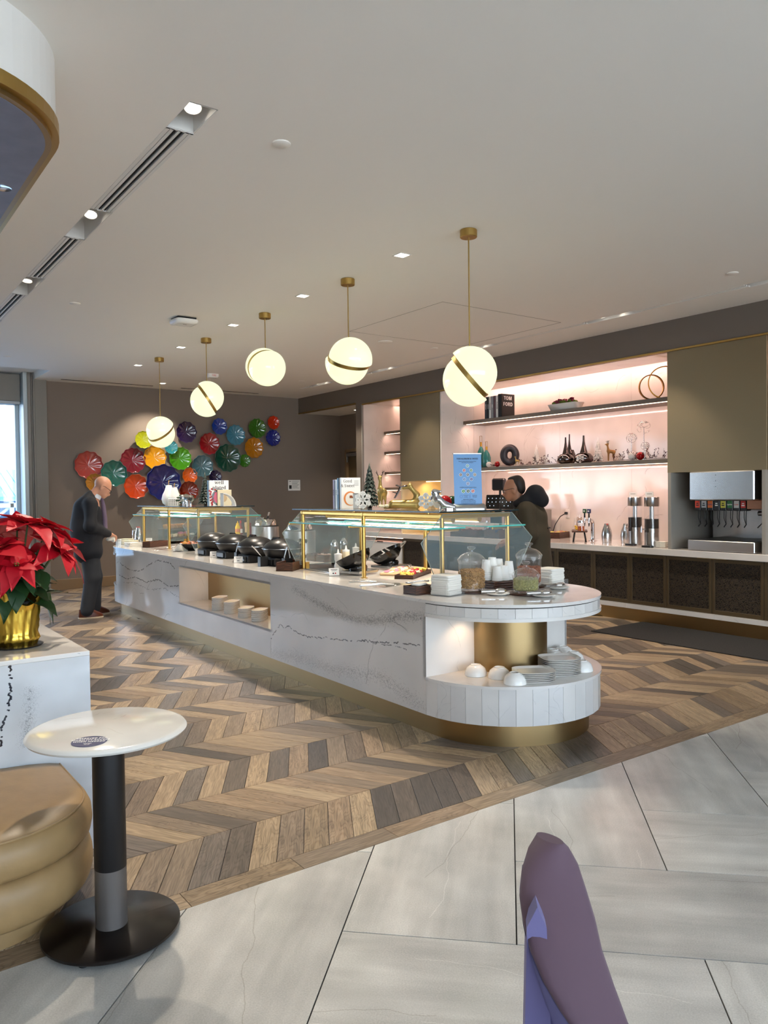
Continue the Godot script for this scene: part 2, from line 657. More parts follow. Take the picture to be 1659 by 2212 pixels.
func materials():
	var marble = marble_tex(1024, 1024, 3, Vector3(0.86, 0.845, 0.825), Vector3(0.30, 0.29, 0.30), [], 10)
	tri_map(mk("marble", "ffffff", 0.12), marble, 0.6, false)
	tri_map(mk("marble_wall", "ffffff", 0.08), marble_tex(1024, 1024, 23, Vector3(0.86, 0.835, 0.81), Vector3(0.34, 0.28, 0.27), [], 9, 0.65), 0.36)
	tri_map(mk("marble_top", "ffffff", 0.08), marble, 0.75, false)
	mk("marble_front", "ffffff", 0.07).albedo_texture = marble_tex(2048, 256, 9, Vector3(0.83, 0.805, 0.775), Vector3(0.17, 0.15, 0.14), [
		[[Vector2(0.675, 0.22), Vector2(0.692, 0.36), Vector2(0.705, 0.44), Vector2(0.712, 0.415), Vector2(0.725, 0.45), Vector2(0.738, 0.42), Vector2(0.76, 0.39), Vector2(0.79, 0.40), Vector2(0.81, 0.43), Vector2(0.85, 0.46), Vector2(0.90, 0.52), Vector2(0.95, 0.57), Vector2(1.0, 0.62)], 1.3, 0.85, 1.0],
		[[Vector2(0.88, 0.50), Vector2(0.92, 0.525), Vector2(0.955, 0.545), Vector2(0.97, 0.54)], 1.1, 0.7, 1.0],
		[[Vector2(0.74, 0.9), Vector2(0.79, 0.80), Vector2(0.83, 0.74), Vector2(0.87, 0.70), Vector2(0.92, 0.74), Vector2(0.96, 0.83), Vector2(1.0, 0.88)], 0.9, 0.35, 4.0],
		[[Vector2(0.68, 0.06), Vector2(0.76, 0.13), Vector2(0.84, 0.12), Vector2(0.92, 0.22), Vector2(0.99, 0.06)], 0.9, 0.2, 6.0],
		[[Vector2(0.02, 0.52), Vector2(0.07, 0.48), Vector2(0.12, 0.56), Vector2(0.19, 0.52), Vector2(0.25, 0.62), Vector2(0.30, 0.55), Vector2(0.35, 0.6)], 1.4, 0.75, 1.0],
		[[Vector2(0.03, 0.74), Vector2(0.09, 0.66), Vector2(0.15, 0.68), Vector2(0.20, 0.82), Vector2(0.25, 0.93), Vector2(0.31, 0.92), Vector2(0.345, 0.80)], 1.4, 0.75, 1.0],
		[[Vector2(0.05, 0.40), Vector2(0.12, 0.46), Vector2(0.2, 0.40), Vector2(0.28, 0.50), Vector2(0.35, 0.42)], 1.1, 0.5, 1.2]], 3, 0.3)
	mk("marble_slab", "ffffff", 0.10).albedo_texture = marble_tex(512, 512, 14, Vector3(0.80, 0.81, 0.82), Vector3(0.10, 0.10, 0.13), [
		[[Vector2(0.40, 0.0), Vector2(0.42, 0.18), Vector2(0.455, 0.34), Vector2(0.475, 0.45), Vector2(0.48, 0.60), Vector2(0.46, 0.8)], 3.6, 0.95, 2.0],
		[[Vector2(0.56, 0.0), Vector2(0.585, 0.2), Vector2(0.60, 0.5)], 1.6, 0.2, 3.5]], 1)
	tri_map(mk("marble_disc", "ffffff", 0.12), marble_tex(512, 512, 41, Vector3(0.86, 0.855, 0.835), Vector3(0.45, 0.42, 0.38), [], 12, 0.2), 1.5, false)
	for i in 3: tri_map(mk("marble_tile_%d" % i, ["fafbfc", "ffffff", "f5f6f8"][i], 0.10), marble, 0.8, false)
	glass("end_glass", "9fb4b8", 0.16)
	mk("pane_rim", "8f9a92", 0.2)
	var wood = wood_tex()
	var tones = ["ad987e", "9c886f", "b9a488", "857566", "6e645b", "a58f77", "5c554f", "938270", "7d736b", "b09b80"]
	for i in tones.size(): mk("plank_%d" % i, tones[i], 0.36).albedo_texture = wood
	var pk = mk("plank_many", "ffffff", 0.36)
	pk.albedo_texture = wood
	pk.vertex_color_use_as_albedo = true
	var stone = stone_tex()
	for i in 3: mk("tile_%d" % i, ["f4f2ee", "e9e7e3", "fbf9f4"][i], 0.2).albedo_texture = stone
	mk("grout", "2b2a2d", 0.9)
	tri_map(mk("walnut", "ffffff", 0.45), walnut_tex(), 3.0, false)
	var soft = grey_noise_tex(256, 0.02, 51, 0.92, 1.0)
	var grain = grey_noise_tex(256, 0.12, 52, 0.0, 1.0)
	mk("ceiling_paint", "f2eee7", 0.85)
	mk("wall_taupe", "85786d", 0.8)
	mk("wall_grey", "8f8a83", 0.7)
	mk("wall_left", "857d75", 0.8)
	mk("wall_dark", "6f645a", 0.8)
	mk("white_paint", "e4e2de", 0.6)
	mk("white_gloss", "f2f0ec", 0.25)
	mk("skirting", "8c7355", 0.5)
	mk("soffit_wood", "7c7f92", 0.5)
	tri_map(M.soffit_wood, soft, 1.5)
	mk("gold", "cfa95f", 0.32, 1.0)
	mk("brass_trim", "b8995a", 0.35, 1.0)
	mk("champagne", "a48b62", 0.38, 1.0)
	mk("plinth_metal", "a98d62", 0.33, 1.0)
	mk("cabinet_gold", "84755a", 0.42, 0.55)
	mk("bronze_door", "54452f", 0.5, 0.35)
	var pf = mk("bronze_mesh", "4b3c2b", 0.55, 0.3)
	tri_map(pf, weave_tex(256), 4.0)
	pf.heightmap_enabled = true
	pf.heightmap_texture = M.bronze_mesh.albedo_texture
	pf.heightmap_scale = 0.4
	mk("steel", "c9cacb", 0.24, 1.0)
	mk("steel_dark", "8a8c90", 0.3, 1.0)
	mk("chrome", "e8e8ea", 0.08, 1.0)
	mk("black_gloss", "0b0b0c", 0.12)
	mk("black_satin", "141416", 0.4)
	mk("dark_metal", "1c1a1b", 0.42, 0.3)
	mk("lid_black", "26272a", 0.3, 0.4)
	mk("navy_print", "252d5e", 0.4)
	mk("white_print", "eceae6", 0.5)
	mk("ink", "1d1b1c", 0.6)
	mk("grey_ink", "6d6b6a", 0.6)
	mk("porcelain", "f3f0ea", 0.16)
	mk("paper", "f1efe9", 0.85)
	mk("napkin_white", "e9e6dd", 0.9)
	mk("shadow_gap", "151312", 0.8)
	mk("shelf_brown", "77695a", 0.45, 0.3)
	glass("pane", "e8f4f0", 0.02)
	glass("guard_glass", "cfe6e0", 0.05)
	glass("smoke_glass", "7d9196", 0.35, 0.05)
	glass("jar_glass", "ffffff", 0.03)
	glass("acrylic", "ffffff", 0.06)
	mk("teal_edge", "5fc4b8", 0.15)
	mk("glass_black_edge", "1b2a2c", 0.2)
	glow("globe", "eef5c8", 1.0)
	M.globe.albedo_color = Color("77776a")
	M.globe.roughness = 0.12
	glow("lamp_face", "fff4e2", 7.0)
	glow("strip_warm", "ffdfc0", 4.0)
	glow("strip_white", "f3ecff", 5.0)
	mk("lamp_white", "dcdad6", 0.4)
	var lw = mk("leather", "a4855a", 0.42)
	tri_map(lw, soft, 2.0, false)
	lw.heightmap_enabled = true
	lw.heightmap_texture = tex_or(grain)
	lw.heightmap_scale = 0.03
	mk("velvet", "5c4552", 0.7, 0.0, {"rim_enabled": true, "rim": 0.5, "rim_tint": 0.4})
	mk("velvet_back", "6b6590", 0.65, 0.0, {"rim_enabled": true, "rim": 0.4, "rim_tint": 0.5})
	var mt = mk("mat_fibre", "2a2725", 0.95)
	tri_map(mt, grey_noise_tex(256, 0.08, 61, 0.5, 1.0), 2.2)
	mk("foil_gold", "d8b24a", 0.28, 1.0)
	mk("leaf_green", "1d3a1c", 0.5, 0.0, {"backlight_enabled": true, "backlight": Color(0.1, 0.2, 0.05)})
	mk("bract_red", "b3091f", 0.5, 0.0, {"backlight_enabled": true, "backlight": Color(0.35, 0.02, 0.03)})
	mk("stem_green", "3b4a24", 0.7)
	mk("soil", "15110d", 0.95)
	mk("skin", "c58f74", 0.5, 0.0, {"subsurf_scatter_enabled": true, "subsurf_scatter_strength": 0.1})
	mk("skin_olive", "a8765a", 0.5, 0.0, {"subsurf_scatter_enabled": true, "subsurf_scatter_strength": 0.1})
	mk("suit_navy", "10131c", 0.8)
	mk("trouser_grey", "2c2e33", 0.85)
	mk("shirt", "cfd4de", 0.8)
	mk("tie_print", "6a5a70", 0.7)
	mk("shoe_brown", "5c2a14", 0.35)
	mk("sole", "c7b49a", 0.7)
	mk("coat_olive", "39301f", 0.85)
	mk("hood_black", "0d0d14", 0.85)
	mk("hair_dark", "1d1512", 0.6)
	mk("red_gloss", "a50d14", 0.12, 0.2)
	mk("green_gloss", "0d3a1c", 0.15, 0.2)
	mk("white_matt", "efece6", 0.7)
	mk("tree_green", "2e3b35", 0.45)
	mk("deer_gold", "b59a5c", 0.35, 0.7)
	mk("silver", "d9d9dc", 0.15, 1.0)
	mk("teal_glaze", "2f7a78", 0.12)
	mk("plum_mirror", "6e6666", 0.06, 1.0)
	mk("charcoal", "2c2b31", 0.45)
	mk("frost", "f4f4f2", 0.45, 0.0, {"subsurf_scatter_enabled": true, "subsurf_scatter_strength": 0.3})
	mk("ring_gold", "c08c3c", 0.25, 1.0)
	mk("flower_plum", "7c0d3c", 0.6)
	mk("moss", "56691c", 0.8)
	mk("berry", "4a1118", 0.4)
	mk("twig", "2e221c", 0.8)
	mk("cookie", "c08a4a", 0.8)
	mk("cake", "c98b45", 0.8)
	mk("cream", "f0e2c0", 0.6)
	mk("icing_pink", "d66a86", 0.5)
	mk("mustard", "f0c800", 0.35)
	mk("ketchup", "8e0f10", 0.3)
	mk("sauce_dark", "1a0d08", 0.15)
	mk("oil", "b8860b", 0.1)
	mk("pepper_wood", "d2b48a", 0.5)
	mk("salad_green", "4d6b22", 0.6)
	mk("fruit_red", "b8232f", 0.35)
	mk("fruit_yellow", "e8c455", 0.4)
	mk("fruit_orange", "e08a4a", 0.4)
	mk("oat", "b28a55", 0.85)
	mk("granola", "8f4d28", 0.8)
	mk("seed", "a9a468", 0.7)
	mk("pasta_brown", "a5773f", 0.7)
	mk("tea", "b4540f", 0.1)
	mk("badge_green", "2c5a34", 0.4)
	mk("cover_grey", "8d8d8f", 0.5)
	mk("cover_plum", "5c4045", 0.5)
	mk("cover_lilac", "b3a8c4", 0.5)
	mk("cover_blue", "6f9bbd", 0.5)
	mk("leather_dark", "5a4a36", 0.6)
	mk("sleeve_grey", "6a6460", 0.42, 0.4)
	mk("base_black", "17110f", 0.28, 0.2)
	mk("sign_blue", "5f93c9", 0.35)
	mk("sign_mark", "4a7ab8", 0.4)
	mk("apron", "9aa6ac", 0.9)
	mk("wall_blue", "4f86b0", 0.6)
	glass("tumbler_glass", "e8f6ff", 0.25)
	mk("card_white", "f4f2ee", 0.6)
	mk("steel_kettle", "b9b8b5", 0.32, 0.85)
	mk("red_plastic", "c8321f", 0.4)
	mk("screen_black", "06070c", 0.1)
	glow("screen_mark", "cfe4ff", 1.0)
	glow("blue_led", "2a3cff", 3.0)
	mk("alcove_dark", "4d4c48", 0.5)
	mk("cream_wall", "d9c7a4", 0.35)
	mk("door_brown", "6d5b40", 0.5)
	mk("roof_blue", "6d9aa8", 0.5)
	mk("frame_white", "c9d4d8", 0.4)

func tex_or(t): return t

# ---------------------------------------------------------------- room shell
func room():
	var st
	# floor bed (dark joints show between the planks and tiles)
	struct("floor", box(S(), Vector3(-5, -0.2, -16), Vector3(12, -0.007, 5.2)), "grout")
	# walls
	var w = 0.25
	st = S()
	box(st, Vector3(2.873, 0, -13.74), Vector3(8.75, 3.7, -13.49))
	struct("wall_back", st, "wall_taupe")
	struct("baseboard_back", box(S(), Vector3(3.04, 0, -13.49), Vector3(8.7, 0.17, -13.472), 0.004), "skirting")
	st = S()     # pilaster and column at the window end
	box(st, Vector3(2.845, 0, -13.49), Vector3(3.03, 3.6, -13.40), 0.004)
	struct("trim_1", st, "wall_grey")
	st = S()
	box(st, Vector3(2.74, 0, -13.62), Vector3(2.79, 3.6, -13.41), 0.003)
	box(st, Vector3(2.797, 0, -13.62), Vector3(2.812, 3.6, -13.415))
	box(st, Vector3(2.818, 0, -13.62), Vector3(2.845, 3.6, -13.40), 0.003)
	struct("trim_2", st, "wall_grey")
	struct("trim_3", box(S(), Vector3(2.68, 0, -13.95), Vector3(2.74, 3.55, -13.42), 0.003), "frame_white")
	# end wall left of the window column: sill, head, mullions, glass
	struct("wall_end", box(S(), Vector3(-5, 0, -13.9), Vector3(2.68, 0.45, -13.65)), "wall_grey")
	struct("trim_4", box(S(), Vector3(-5, 0.45, -13.95), Vector3(2.68, 0.5, -13.55), 0.006), "frame_white")
	struct("wall_head", box(S(), Vector3(-5, 3.03, -13.9), Vector3(2.68, 3.7, -13.65)), "wall_grey")
	var wn = struct("window_1", box(S(), Vector3(-5, 0.5, -13.84), Vector3(2.68, 3.03, -13.825)), "pane")
	for x in [-3.4, -1.6, 0.3, 2.65]:
		part(wn, "mullion", box(S(), Vector3(x - 0.03, 0.5, -13.88), Vector3(x + 0.03, 3.03, -13.78), 0.004), "frame_white")
	var bl = thing("roller_blind", "grey roller blind pulled half-way up inside the bright corner window", "blind", Vector3(1.5, 3.03, -13.55))
	part(bl, "fabric", box(S(), Vector3(-1.1, 0.03, -0.01), Vector3(1.16, 0.46, 0.01), 0.002), "wall_grey")
	part(bl, "bottom_rail", box(S(), Vector3(-1.1, -0.02, -0.02), Vector3(1.16, 0.035, 0.02), 0.006), "steel_dark")
	# left wall, solid along the seating
	struct("wall_left", box(S(), Vector3(-5.2, 0, -14), Vector3(-5, 3.7, 5.2)), "wall_left")
	# window wall behind the camera, where most of the daylight comes from
	struct("wall_front", box(S(), Vector3(-5.2, 0, 5.0), Vector3(12, 0.25, 5.2)), "wall_grey")
	struct("wall_front_head", box(S(), Vector3(-5.2, 2.9, 5.0), Vector3(12, 3.7, 5.2)), "wall_grey")
	wn = struct("window_2", box(S(), Vector3(-5, 0.25, 5.1), Vector3(9.2, 2.9, 5.115)), "pane")
	for i in 7:
		part(wn, "mullion", box(S(), Vector3(-4.9 + i * 2.2, 0.25, 5.06), Vector3(-4.82 + i * 2.2, 2.9, 5.15), 0.004), "frame_white")
	# right wall: fascia over the cabinets, hall opening
	st = S()
	box(st, Vector3(7.726, 3.078, -11.25), Vector3(7.85, 3.7, 5.0))
	box(st, Vector3(7.726, 3.115, -13.49), Vector3(7.85, 3.7, -11.25))
	box(st, Vector3(7.726, 0, -11.46), Vector3(7.85, 3.115, -11.25))
	box(st, Vector3(7.726, 0, -2.4), Vector3(9.2, 3.078, 5.0))
	struct("wall_right", st, "wall_dark")
	st = S()
	box(st, Vector3(7.70, 3.06, -11.24), Vector3(7.73, 3.082, -2.4), 0.003)
	struct("trim_5", st, "brass_trim")
	struct("trim_6", box(S(), Vector3(7.715, 3.10, -13.48), Vector3(7.74, 3.12, -11.46), 0.003), "brass_trim")
	# hall behind the opening
	st = S()
	box(st, Vector3(7.85, 3.115, -13.49), Vector3(8.75, 3.3, -11.25))
	struct("ceiling_hall", st, "ceiling_paint")
	st = S()
	box(st, Vector3(8.7, 0, -13.74), Vector3(8.95, 3.3, -13.3))
	box(st, Vector3(8.7, 2.42, -13.3), Vector3(8.95, 3.3, -12.2))
	box(st, Vector3(8.7, 0, -12.2), Vector3(8.95, 3.3, -11.25))
	struct("wall_hall", st, "wall_taupe")
	struct("wall_hall_side", box(S(), Vector3(7.85, 0, -11.3), Vector3(8.7, 3.115, -11.262)), "wall_taupe")
	var dr = struct("door_1", box(S(), Vector3(8.74, 0, -13.24), Vector3(8.79, 2.36, -12.26), 0.004), "door_brown")
	st = S()
	box(st, Vector3(8.68, 0, -13.3), Vector3(8.78, 2.42, -13.24), 0.004)
	box(st, Vector3(8.68, 0, -12.26), Vector3(8.78, 2.42, -12.2), 0.004)
	box(st, Vector3(8.68, 2.36, -13.3), Vector3(8.78, 2.42, -12.2), 0.004)
	part(dr, "frame", st, "skirting")
	st = S()
	box(st, Vector3(8.64, 2.27, -13.2), Vector3(8.72, 2.34, -12.7), 0.01)
	box(st, Vector3(8.65, 2.15, -13.2), Vector3(8.69, 2.27, -13.17), 0.004)
	part(dr, "closer", st, "steel")
	# outer shell behind the back counter
	struct("wall_outer", box(S(), Vector3(9.2, 0, -16), Vector3(9.4, 3.7, 5.0)), "wall_taupe")
	struct("wall_outer_end", box(S(), Vector3(8.95, 0, -13.74), Vector3(9.3, 3.7, -13.5)), "wall_taupe")
	# ceiling: main sheet with a pocket along the window, and slots cut for the two fitting runs
	st = S()
	var y0 = CEIL
	var y1 = CEIL + 0.2
	box(st, Vector3(-5.2, y0, -12.33), Vector3(1.487, y1, 5.0))
	box(st, Vector3(1.633, y0, -12.33), Vector3(6.985, y1, 5.0))
	box(st, Vector3(1.487, y0, -3.59), Vector3(1.633, y1, 5.0))
	box(st, Vector3(7.115, y0, -13.74), Vector3(9.4, y1, 5.0))
	box(st, Vector3(6.985, y0, -3.2), Vector3(7.115, y1, 5.0))
	box(st, Vector3(6.985, y0, -13.74), Vector3(7.115, y1, -12.2))
	box(st, Vector3(2.84, y0, -13.74), Vector3(6.985, y1, -12.33))
	box(st, Vector3(1.487, y0 + 0.17, -12.33), Vector3(1.633, y1 + 0.05, -3.59))
	box(st, Vector3(6.985, y0 + 0.17, -12.2), Vector3(7.115, y1 + 0.05, -3.2))
	var ce = struct("ceiling", st, "ceiling_paint")
	struct("ceiling_pocket", box(S(), Vector3(-5.2, 3.52, -14), Vector3(2.84, 3.72, -12.13)), "ceiling_paint")
	st = S()
	for x in [-2.2, -0.2, 1.75]: box(st, Vector3(x, 3.51, -13.6), Vector3(x + 0.02, 3.52, -12.33))
	part(ce, "pocket_joint", st, "wall_grey")
	# access hatch outline and slot diffuser by the end wall
	st = S()
	for q in [[Vector2(5.05, -5.93), Vector2(6.78, -5.93)], [Vector2(6.78, -5.93), Vector2(6.78, -7.6)], [Vector2(5.05, -7.6), Vector2(6.78, -7.6)], [Vector2(5.05, -5.93), Vector2(5.05, -7.6)]]:
		var a = q[0].min(q[1])
		var b = q[0].max(q[1])
		box(st, Vector3(a.x - 0.003, CEIL - 0.0015, a.y - 0.003), Vector3(b.x + 0.003, CEIL + 0.01, b.y + 0.003))
	part(ce, "hatch_joint", st, "wall_grey")
	st = S()
	for x in [3.2, 5.2]:
		box(st, Vector3(x, CEIL - 0.003, -13.2), Vector3(x + 1.5, CEIL + 0.01, -13.16))
	part(ce, "slot", st, "shadow_gap")
	# dropped ceiling with a rounded end over the stone counter, top left
	var so = thing("dropped_ceiling", "white dropped ceiling with a rounded end, brass rim and grey-blue wood underside", "soffit", Vector3.ZERO)
	so.set_meta("kind", "structure")
	var yb = 3.06
	var round_ = func(d):
		var pl = [Vector2(-4.9, -3.18 + d)]
		for i in 17:
			var a = PI / 2 * i / 16.0
			pl.append(Vector2(0.335 + sin(a) * (0.56 + d), -3.74 + cos(a) * (0.56 + d)))
		pl.append(Vector2(0.895 + d, -9.5))
		pl.append(Vector2(-4.9, -9.5))
		return pl
	part(so, "drum", plan(S(), round_.call(0.0), yb + 0.075, CEIL + 0.01, false), "white_paint")
	part(so, "rim", plan(S(), round_.call(0.012), yb + 0.02, yb + 0.075, false), "brass_trim")
	part(so, "inner_rim", plan(S(), round_.call(-0.02), yb, yb + 0.022, false), "champagne")
	part(so, "underside", plan(S(), round_.call(-0.045), yb - 0.002, yb + 0.01, false), "soffit_wood")
	part(so, "recessed_lamp", lathe(S(), [Vector2(0, -0.004), Vector2(0.03, -0.002), Vector2(0.045, -0.006), Vector2(0.045, 0.01)], 20), "chrome", Vector3(0.773, 3.06, -4.248))

# ---------------------------------------------------------------- floor pieces
func plank_mesh(strip, w, l, slant):
	# a sheared board lying along z, its ends parallel to x; the top and bottom are alike so that a half turn mirrors it
	var g = 0.0013
	var t = 0.003
	var e = 0.0012
	var hw = w / 2 - g
	var hl = l / 2 - g
	var P = func(a, c, k, y): return Vector3(a * (hw - k) - slant * c * (hl - k) / l, y, c * (hl - k))
	var st = S()
	var v0 = strip / 8.0 + 0.006
	var vert = func(p): 
		st.set_uv(Vector2(p.z / l * 0.85 + 0.5, v0 + clampf((p.x + slant * p.z / l) / w + 0.5, 0, 1) * 0.113))
		st.add_vertex(p)
	var face = func(a, b, c, d, n):
		if (b - a).cross(c - a).dot(n) < 0.0:
			var s = b
			b = d
			d = s
		for p in [a, c, b, a, d, c]: vert.call(p)
	for s in [1.0, -1.0]:
		face.call(P.call(-1, -1, e, s * t), P.call(1, -1, e, s * t), P.call(1, 1, e, s * t), P.call(-1, 1, e, s * t), Vector3(0, s, 0))
		for k in [[-1, -1, 1, -1], [1, -1, 1, 1], [1, 1, -1, 1], [-1, 1, -1, -1]]:
			face.call(P.call(k[0], k[1], e, s * t), P.call(k[2], k[3], e, s * t), P.call(k[2], k[3], 0, s * (t - e)), P.call(k[0], k[1], 0, s * (t - e)), Vector3(k[0] + k[2], s, k[1] + k[3]))
	for k in [[-1, -1, 1, -1], [1, -1, 1, 1], [1, 1, -1, 1], [-1, 1, -1, -1]]:
		face.call(P.call(k[0], k[1], 0, t - e), P.call(k[2], k[3], 0, t - e), P.call(k[2], k[3], 0, e - t), P.call(k[0], k[1], 0, e - t), Vector3(k[0] + k[2], 0, k[1] + k[3]))
	return fin(st)

func planks_and_tiles():
	var floor_ = get_node("floor")
	var meshes = []
	for i in 8: meshes.append(plank_mesh(i, 0.129, 0.4235, 0.2445))
	var spots = []
	var look = Basis(Vector3.UP, -0.627653)
	for r in 26:
		var zc = -3.272 - (r - 0.5) * 0.4235
		if r == 0: zc = -3.067
		for j in range(-30, 70):
			var x = 1.361 + 0.129 * (j + 0.5) - 0.1222
			var rel = look.inverse() * Vector3(x, -1.5, zc)
			if rel.z > -1.0 or absf(rel.x / rel.z) > 0.53 or x > 7.75: continue
			var il = Basis(Vector3.UP, -TH) * (Vector3(x, 0, zc) - ISLE)
			if absf(il.x) < 0.42 and il.z < 0.2 and il.z > -6.7: continue
			if x < 1.0 and zc > -6 and zc < -3.6 and x < 0.65: continue
			spots.append([Vector2(x, zc).length(), x, zc, r])
	spots.sort_custom(func(a, b): return a[0] < b[0])
	var far := []
	for i in spots.size():
		var s = spots[i]
		var T = Transform3D(Basis(), Vector3(s[1], -0.003 + 0.0006 * rng.randf(), s[2]))
		if s[3] % 2 == 1: T.basis = Basis(Vector3.RIGHT, PI)
		elif s[3] == 0: T.basis = Basis.from_scale(Vector3(1, 1, 0.967))
		var tone = rng.randi() % 10
		if i < 300:
			var o = part(floor_, "plank", meshes[rng.randi() % 8], "plank_%d" % tone)
			o.transform = T
		else: far.append([T, M["plank_%d" % tone].albedo_color.srgb_to_linear()])
	for v in 4:
		var mm := MultiMesh.new()
		mm.transform_format = MultiMesh.TRANSFORM_3D
		mm.use_colors = true
		mm.mesh = meshes[[0, 1, 2, 4][v]]
		var mine = []
		for i in far.size():
			if i % 4 == v: mine.append(far[i])
		mm.instance_count = mine.size()
		for i in mine.size():
			mm.set_instance_transform(i, mine[i][0])
			mm.set_instance_color(i, mine[i][1])
		var o := MultiMeshInstance3D.new()
		o.multimesh = mm
		o.material_override = M.plank_many
		o.name = "far_planks" if v == 0 else "far_planks_%03d" % v
		o.set_meta("kind", "stuff")
		floor_.add_child(o)
	# straight border boards
	for j in range(-4, 14):
		var o = part(floor_, "border_plank", board(0.481, 0.122, j), "plank_%d" % [7, 1, 0, 5][posmod(j * 3, 4)])
		o.position = Vector3(1.567 + 0.481 * (j + 0.5), -0.003, -2.801)
	# big stone tiles in a herringbone at 45 degrees: p = x + z, q = z - x
	var s = 0.8495
	var half = PackedVector2Array([Vector2(-4.9, -2.739), Vector2(9.1, -2.739), Vector2(9.1, 3), Vector2(-4.9, 3)])
	var cutz = -2.739
	for k in range(-9, 10):
		for m in range(-5, 6):
			for kind in 2:
				var p0
				var q0
				var dp
				var dq
				if kind == 0:
					p0 = 0.024 + s * k + 2 * s * m
					q0 = -4.561 - s * k - 2 * s + 2 * s * m
					dp = s
					dq = 2 * s
				else:
					p0 = 0.024 + s * k + 2 * s * m
					q0 = -4.561 - s * k + 2 * s * m
					dp = 2 * s
					dq = s
				var g = 0.0035
				var poly = PackedVector2Array()
				for c in [[g, g], [dp - g, g], [dp - g, dq - g], [g, dq - g]]:
					var p = p0 + c[0]
					var q = q0 + c[1]
					poly.append(Vector2((p - q) / 2, (p + q) / 2))
				var cl = Geometry2D.intersect_polygons(poly, half)
				if cl.is_empty(): continue
				var c2 = Vector2()
				for v in cl[0]: c2 += v
				c2 /= cl[0].size()
				var rel = look.inverse() * Vector3(c2.x, 0, c2.y)
				if rel.length() > 5.5 or (rel.z > 1.2): continue
				tile(floor_, cl[0], kind)

func board(l, w, j):
	var st = S()
	var v0 = posmod(j * 5, 8) / 8.0 + 0.01
	var a = Vector3(l / 2 - 0.0013, 0.003, w / 2 - 0.0013)
	var top = [Vector3(-a.x, a.y, -a.z), Vector3(a.x, a.y, -a.z), Vector3(a.x, a.y, a.z), Vector3(-a.x, a.y, a.z)]
	for k in [0, 1, 2, 0, 2, 3]:
		st.set_uv(Vector2(top[k].x / l + 0.5, v0 + (top[k].z / w + 0.5) * 0.1))
		st.add_vertex(top[k])
	for k in 4:
		var p = top[k]
		var q = top[(k + 1) % 4]
		var d = Vector3(0, -0.006, 0)
		for v in [p, q + d, q, p, p + d, q + d]:
			st.set_uv(Vector2(v.x / l + 0.5, v0))
			st.add_vertex(v)
	return fin(st)

func tile(floor_, poly, kind):
	var st = S()
	if Geometry2D.is_polygon_clockwise(poly): poly.reverse()
	var off = Vector2(rng.randf(), rng.randf())
	var R = Transform2D((PI / 4 if kind == 0 else -PI / 4) + PI * (rng.randi() % 2), off)
	var ix = Geometry2D.triangulate_polygon(poly)
	var up = func(v, y):
		st.set_uv(R * (v * 0.55))
		st.add_vertex(Vector3(v.x, y, v.y))
	for i in range(0, ix.size(), 3):
		var a = poly[ix[i]]
		var b = poly[ix[i + 1]]
		var c = poly[ix[i + 2]]
		if (b - a).cross(c - a) < 0.0:
			var t = b
			b = c
			c = t
		up.call(a, 0.0)
		up.call(b, 0.0)
		up.call(c, 0.0)
	var n = poly.size()
	for i in n:
		var a = poly[i]
		var b = poly[(i + 1) % n]
		for q in [[a, 0.0], [b, -0.006], [b, 0.0], [a, 0.0], [a, -0.006], [b, -0.006]]: up.call(q[0], q[1])
	part(floor_, "tile", st, "tile_%d" % (rng.randi() % 3))

# ---------------------------------------------------------------- ceiling fittings
func gimbal(at, aim, label, group, e, in_slot = true):
	var t = thing("spotlight", label, "spotlight", at, 0.0, group)
	var d = (aim - at).normalized()
	var b = Basis(Quaternion(Vector3.DOWN, d))
	part(t, "head", lathe(S(), [Vector2(0.03, 0.03), Vector2(0.042, 0.028), Vector2(0.047, 0.0), Vector2(0.043, -0.006), Vector2(0.04, 0.0), Vector2(0.036, 0.012)], 24), "lamp_white").basis = b
	part(t, "lens", lathe(S(), [Vector2(0, 0.006), Vector2(0.038, 0.008)], 20), "lamp_face").basis = b
	if in_slot:
		var st = S()
		for k in 9: box(st, Vector3(-0.028, 0.03, -0.026 + k * 0.0065), Vector3(0.028, 0.075, -0.0235 + k * 0.0065))
		part(t, "heat_sink", st, "steel_dark").basis = b
	spot(at + d * 0.02, aim, e, 34.0)

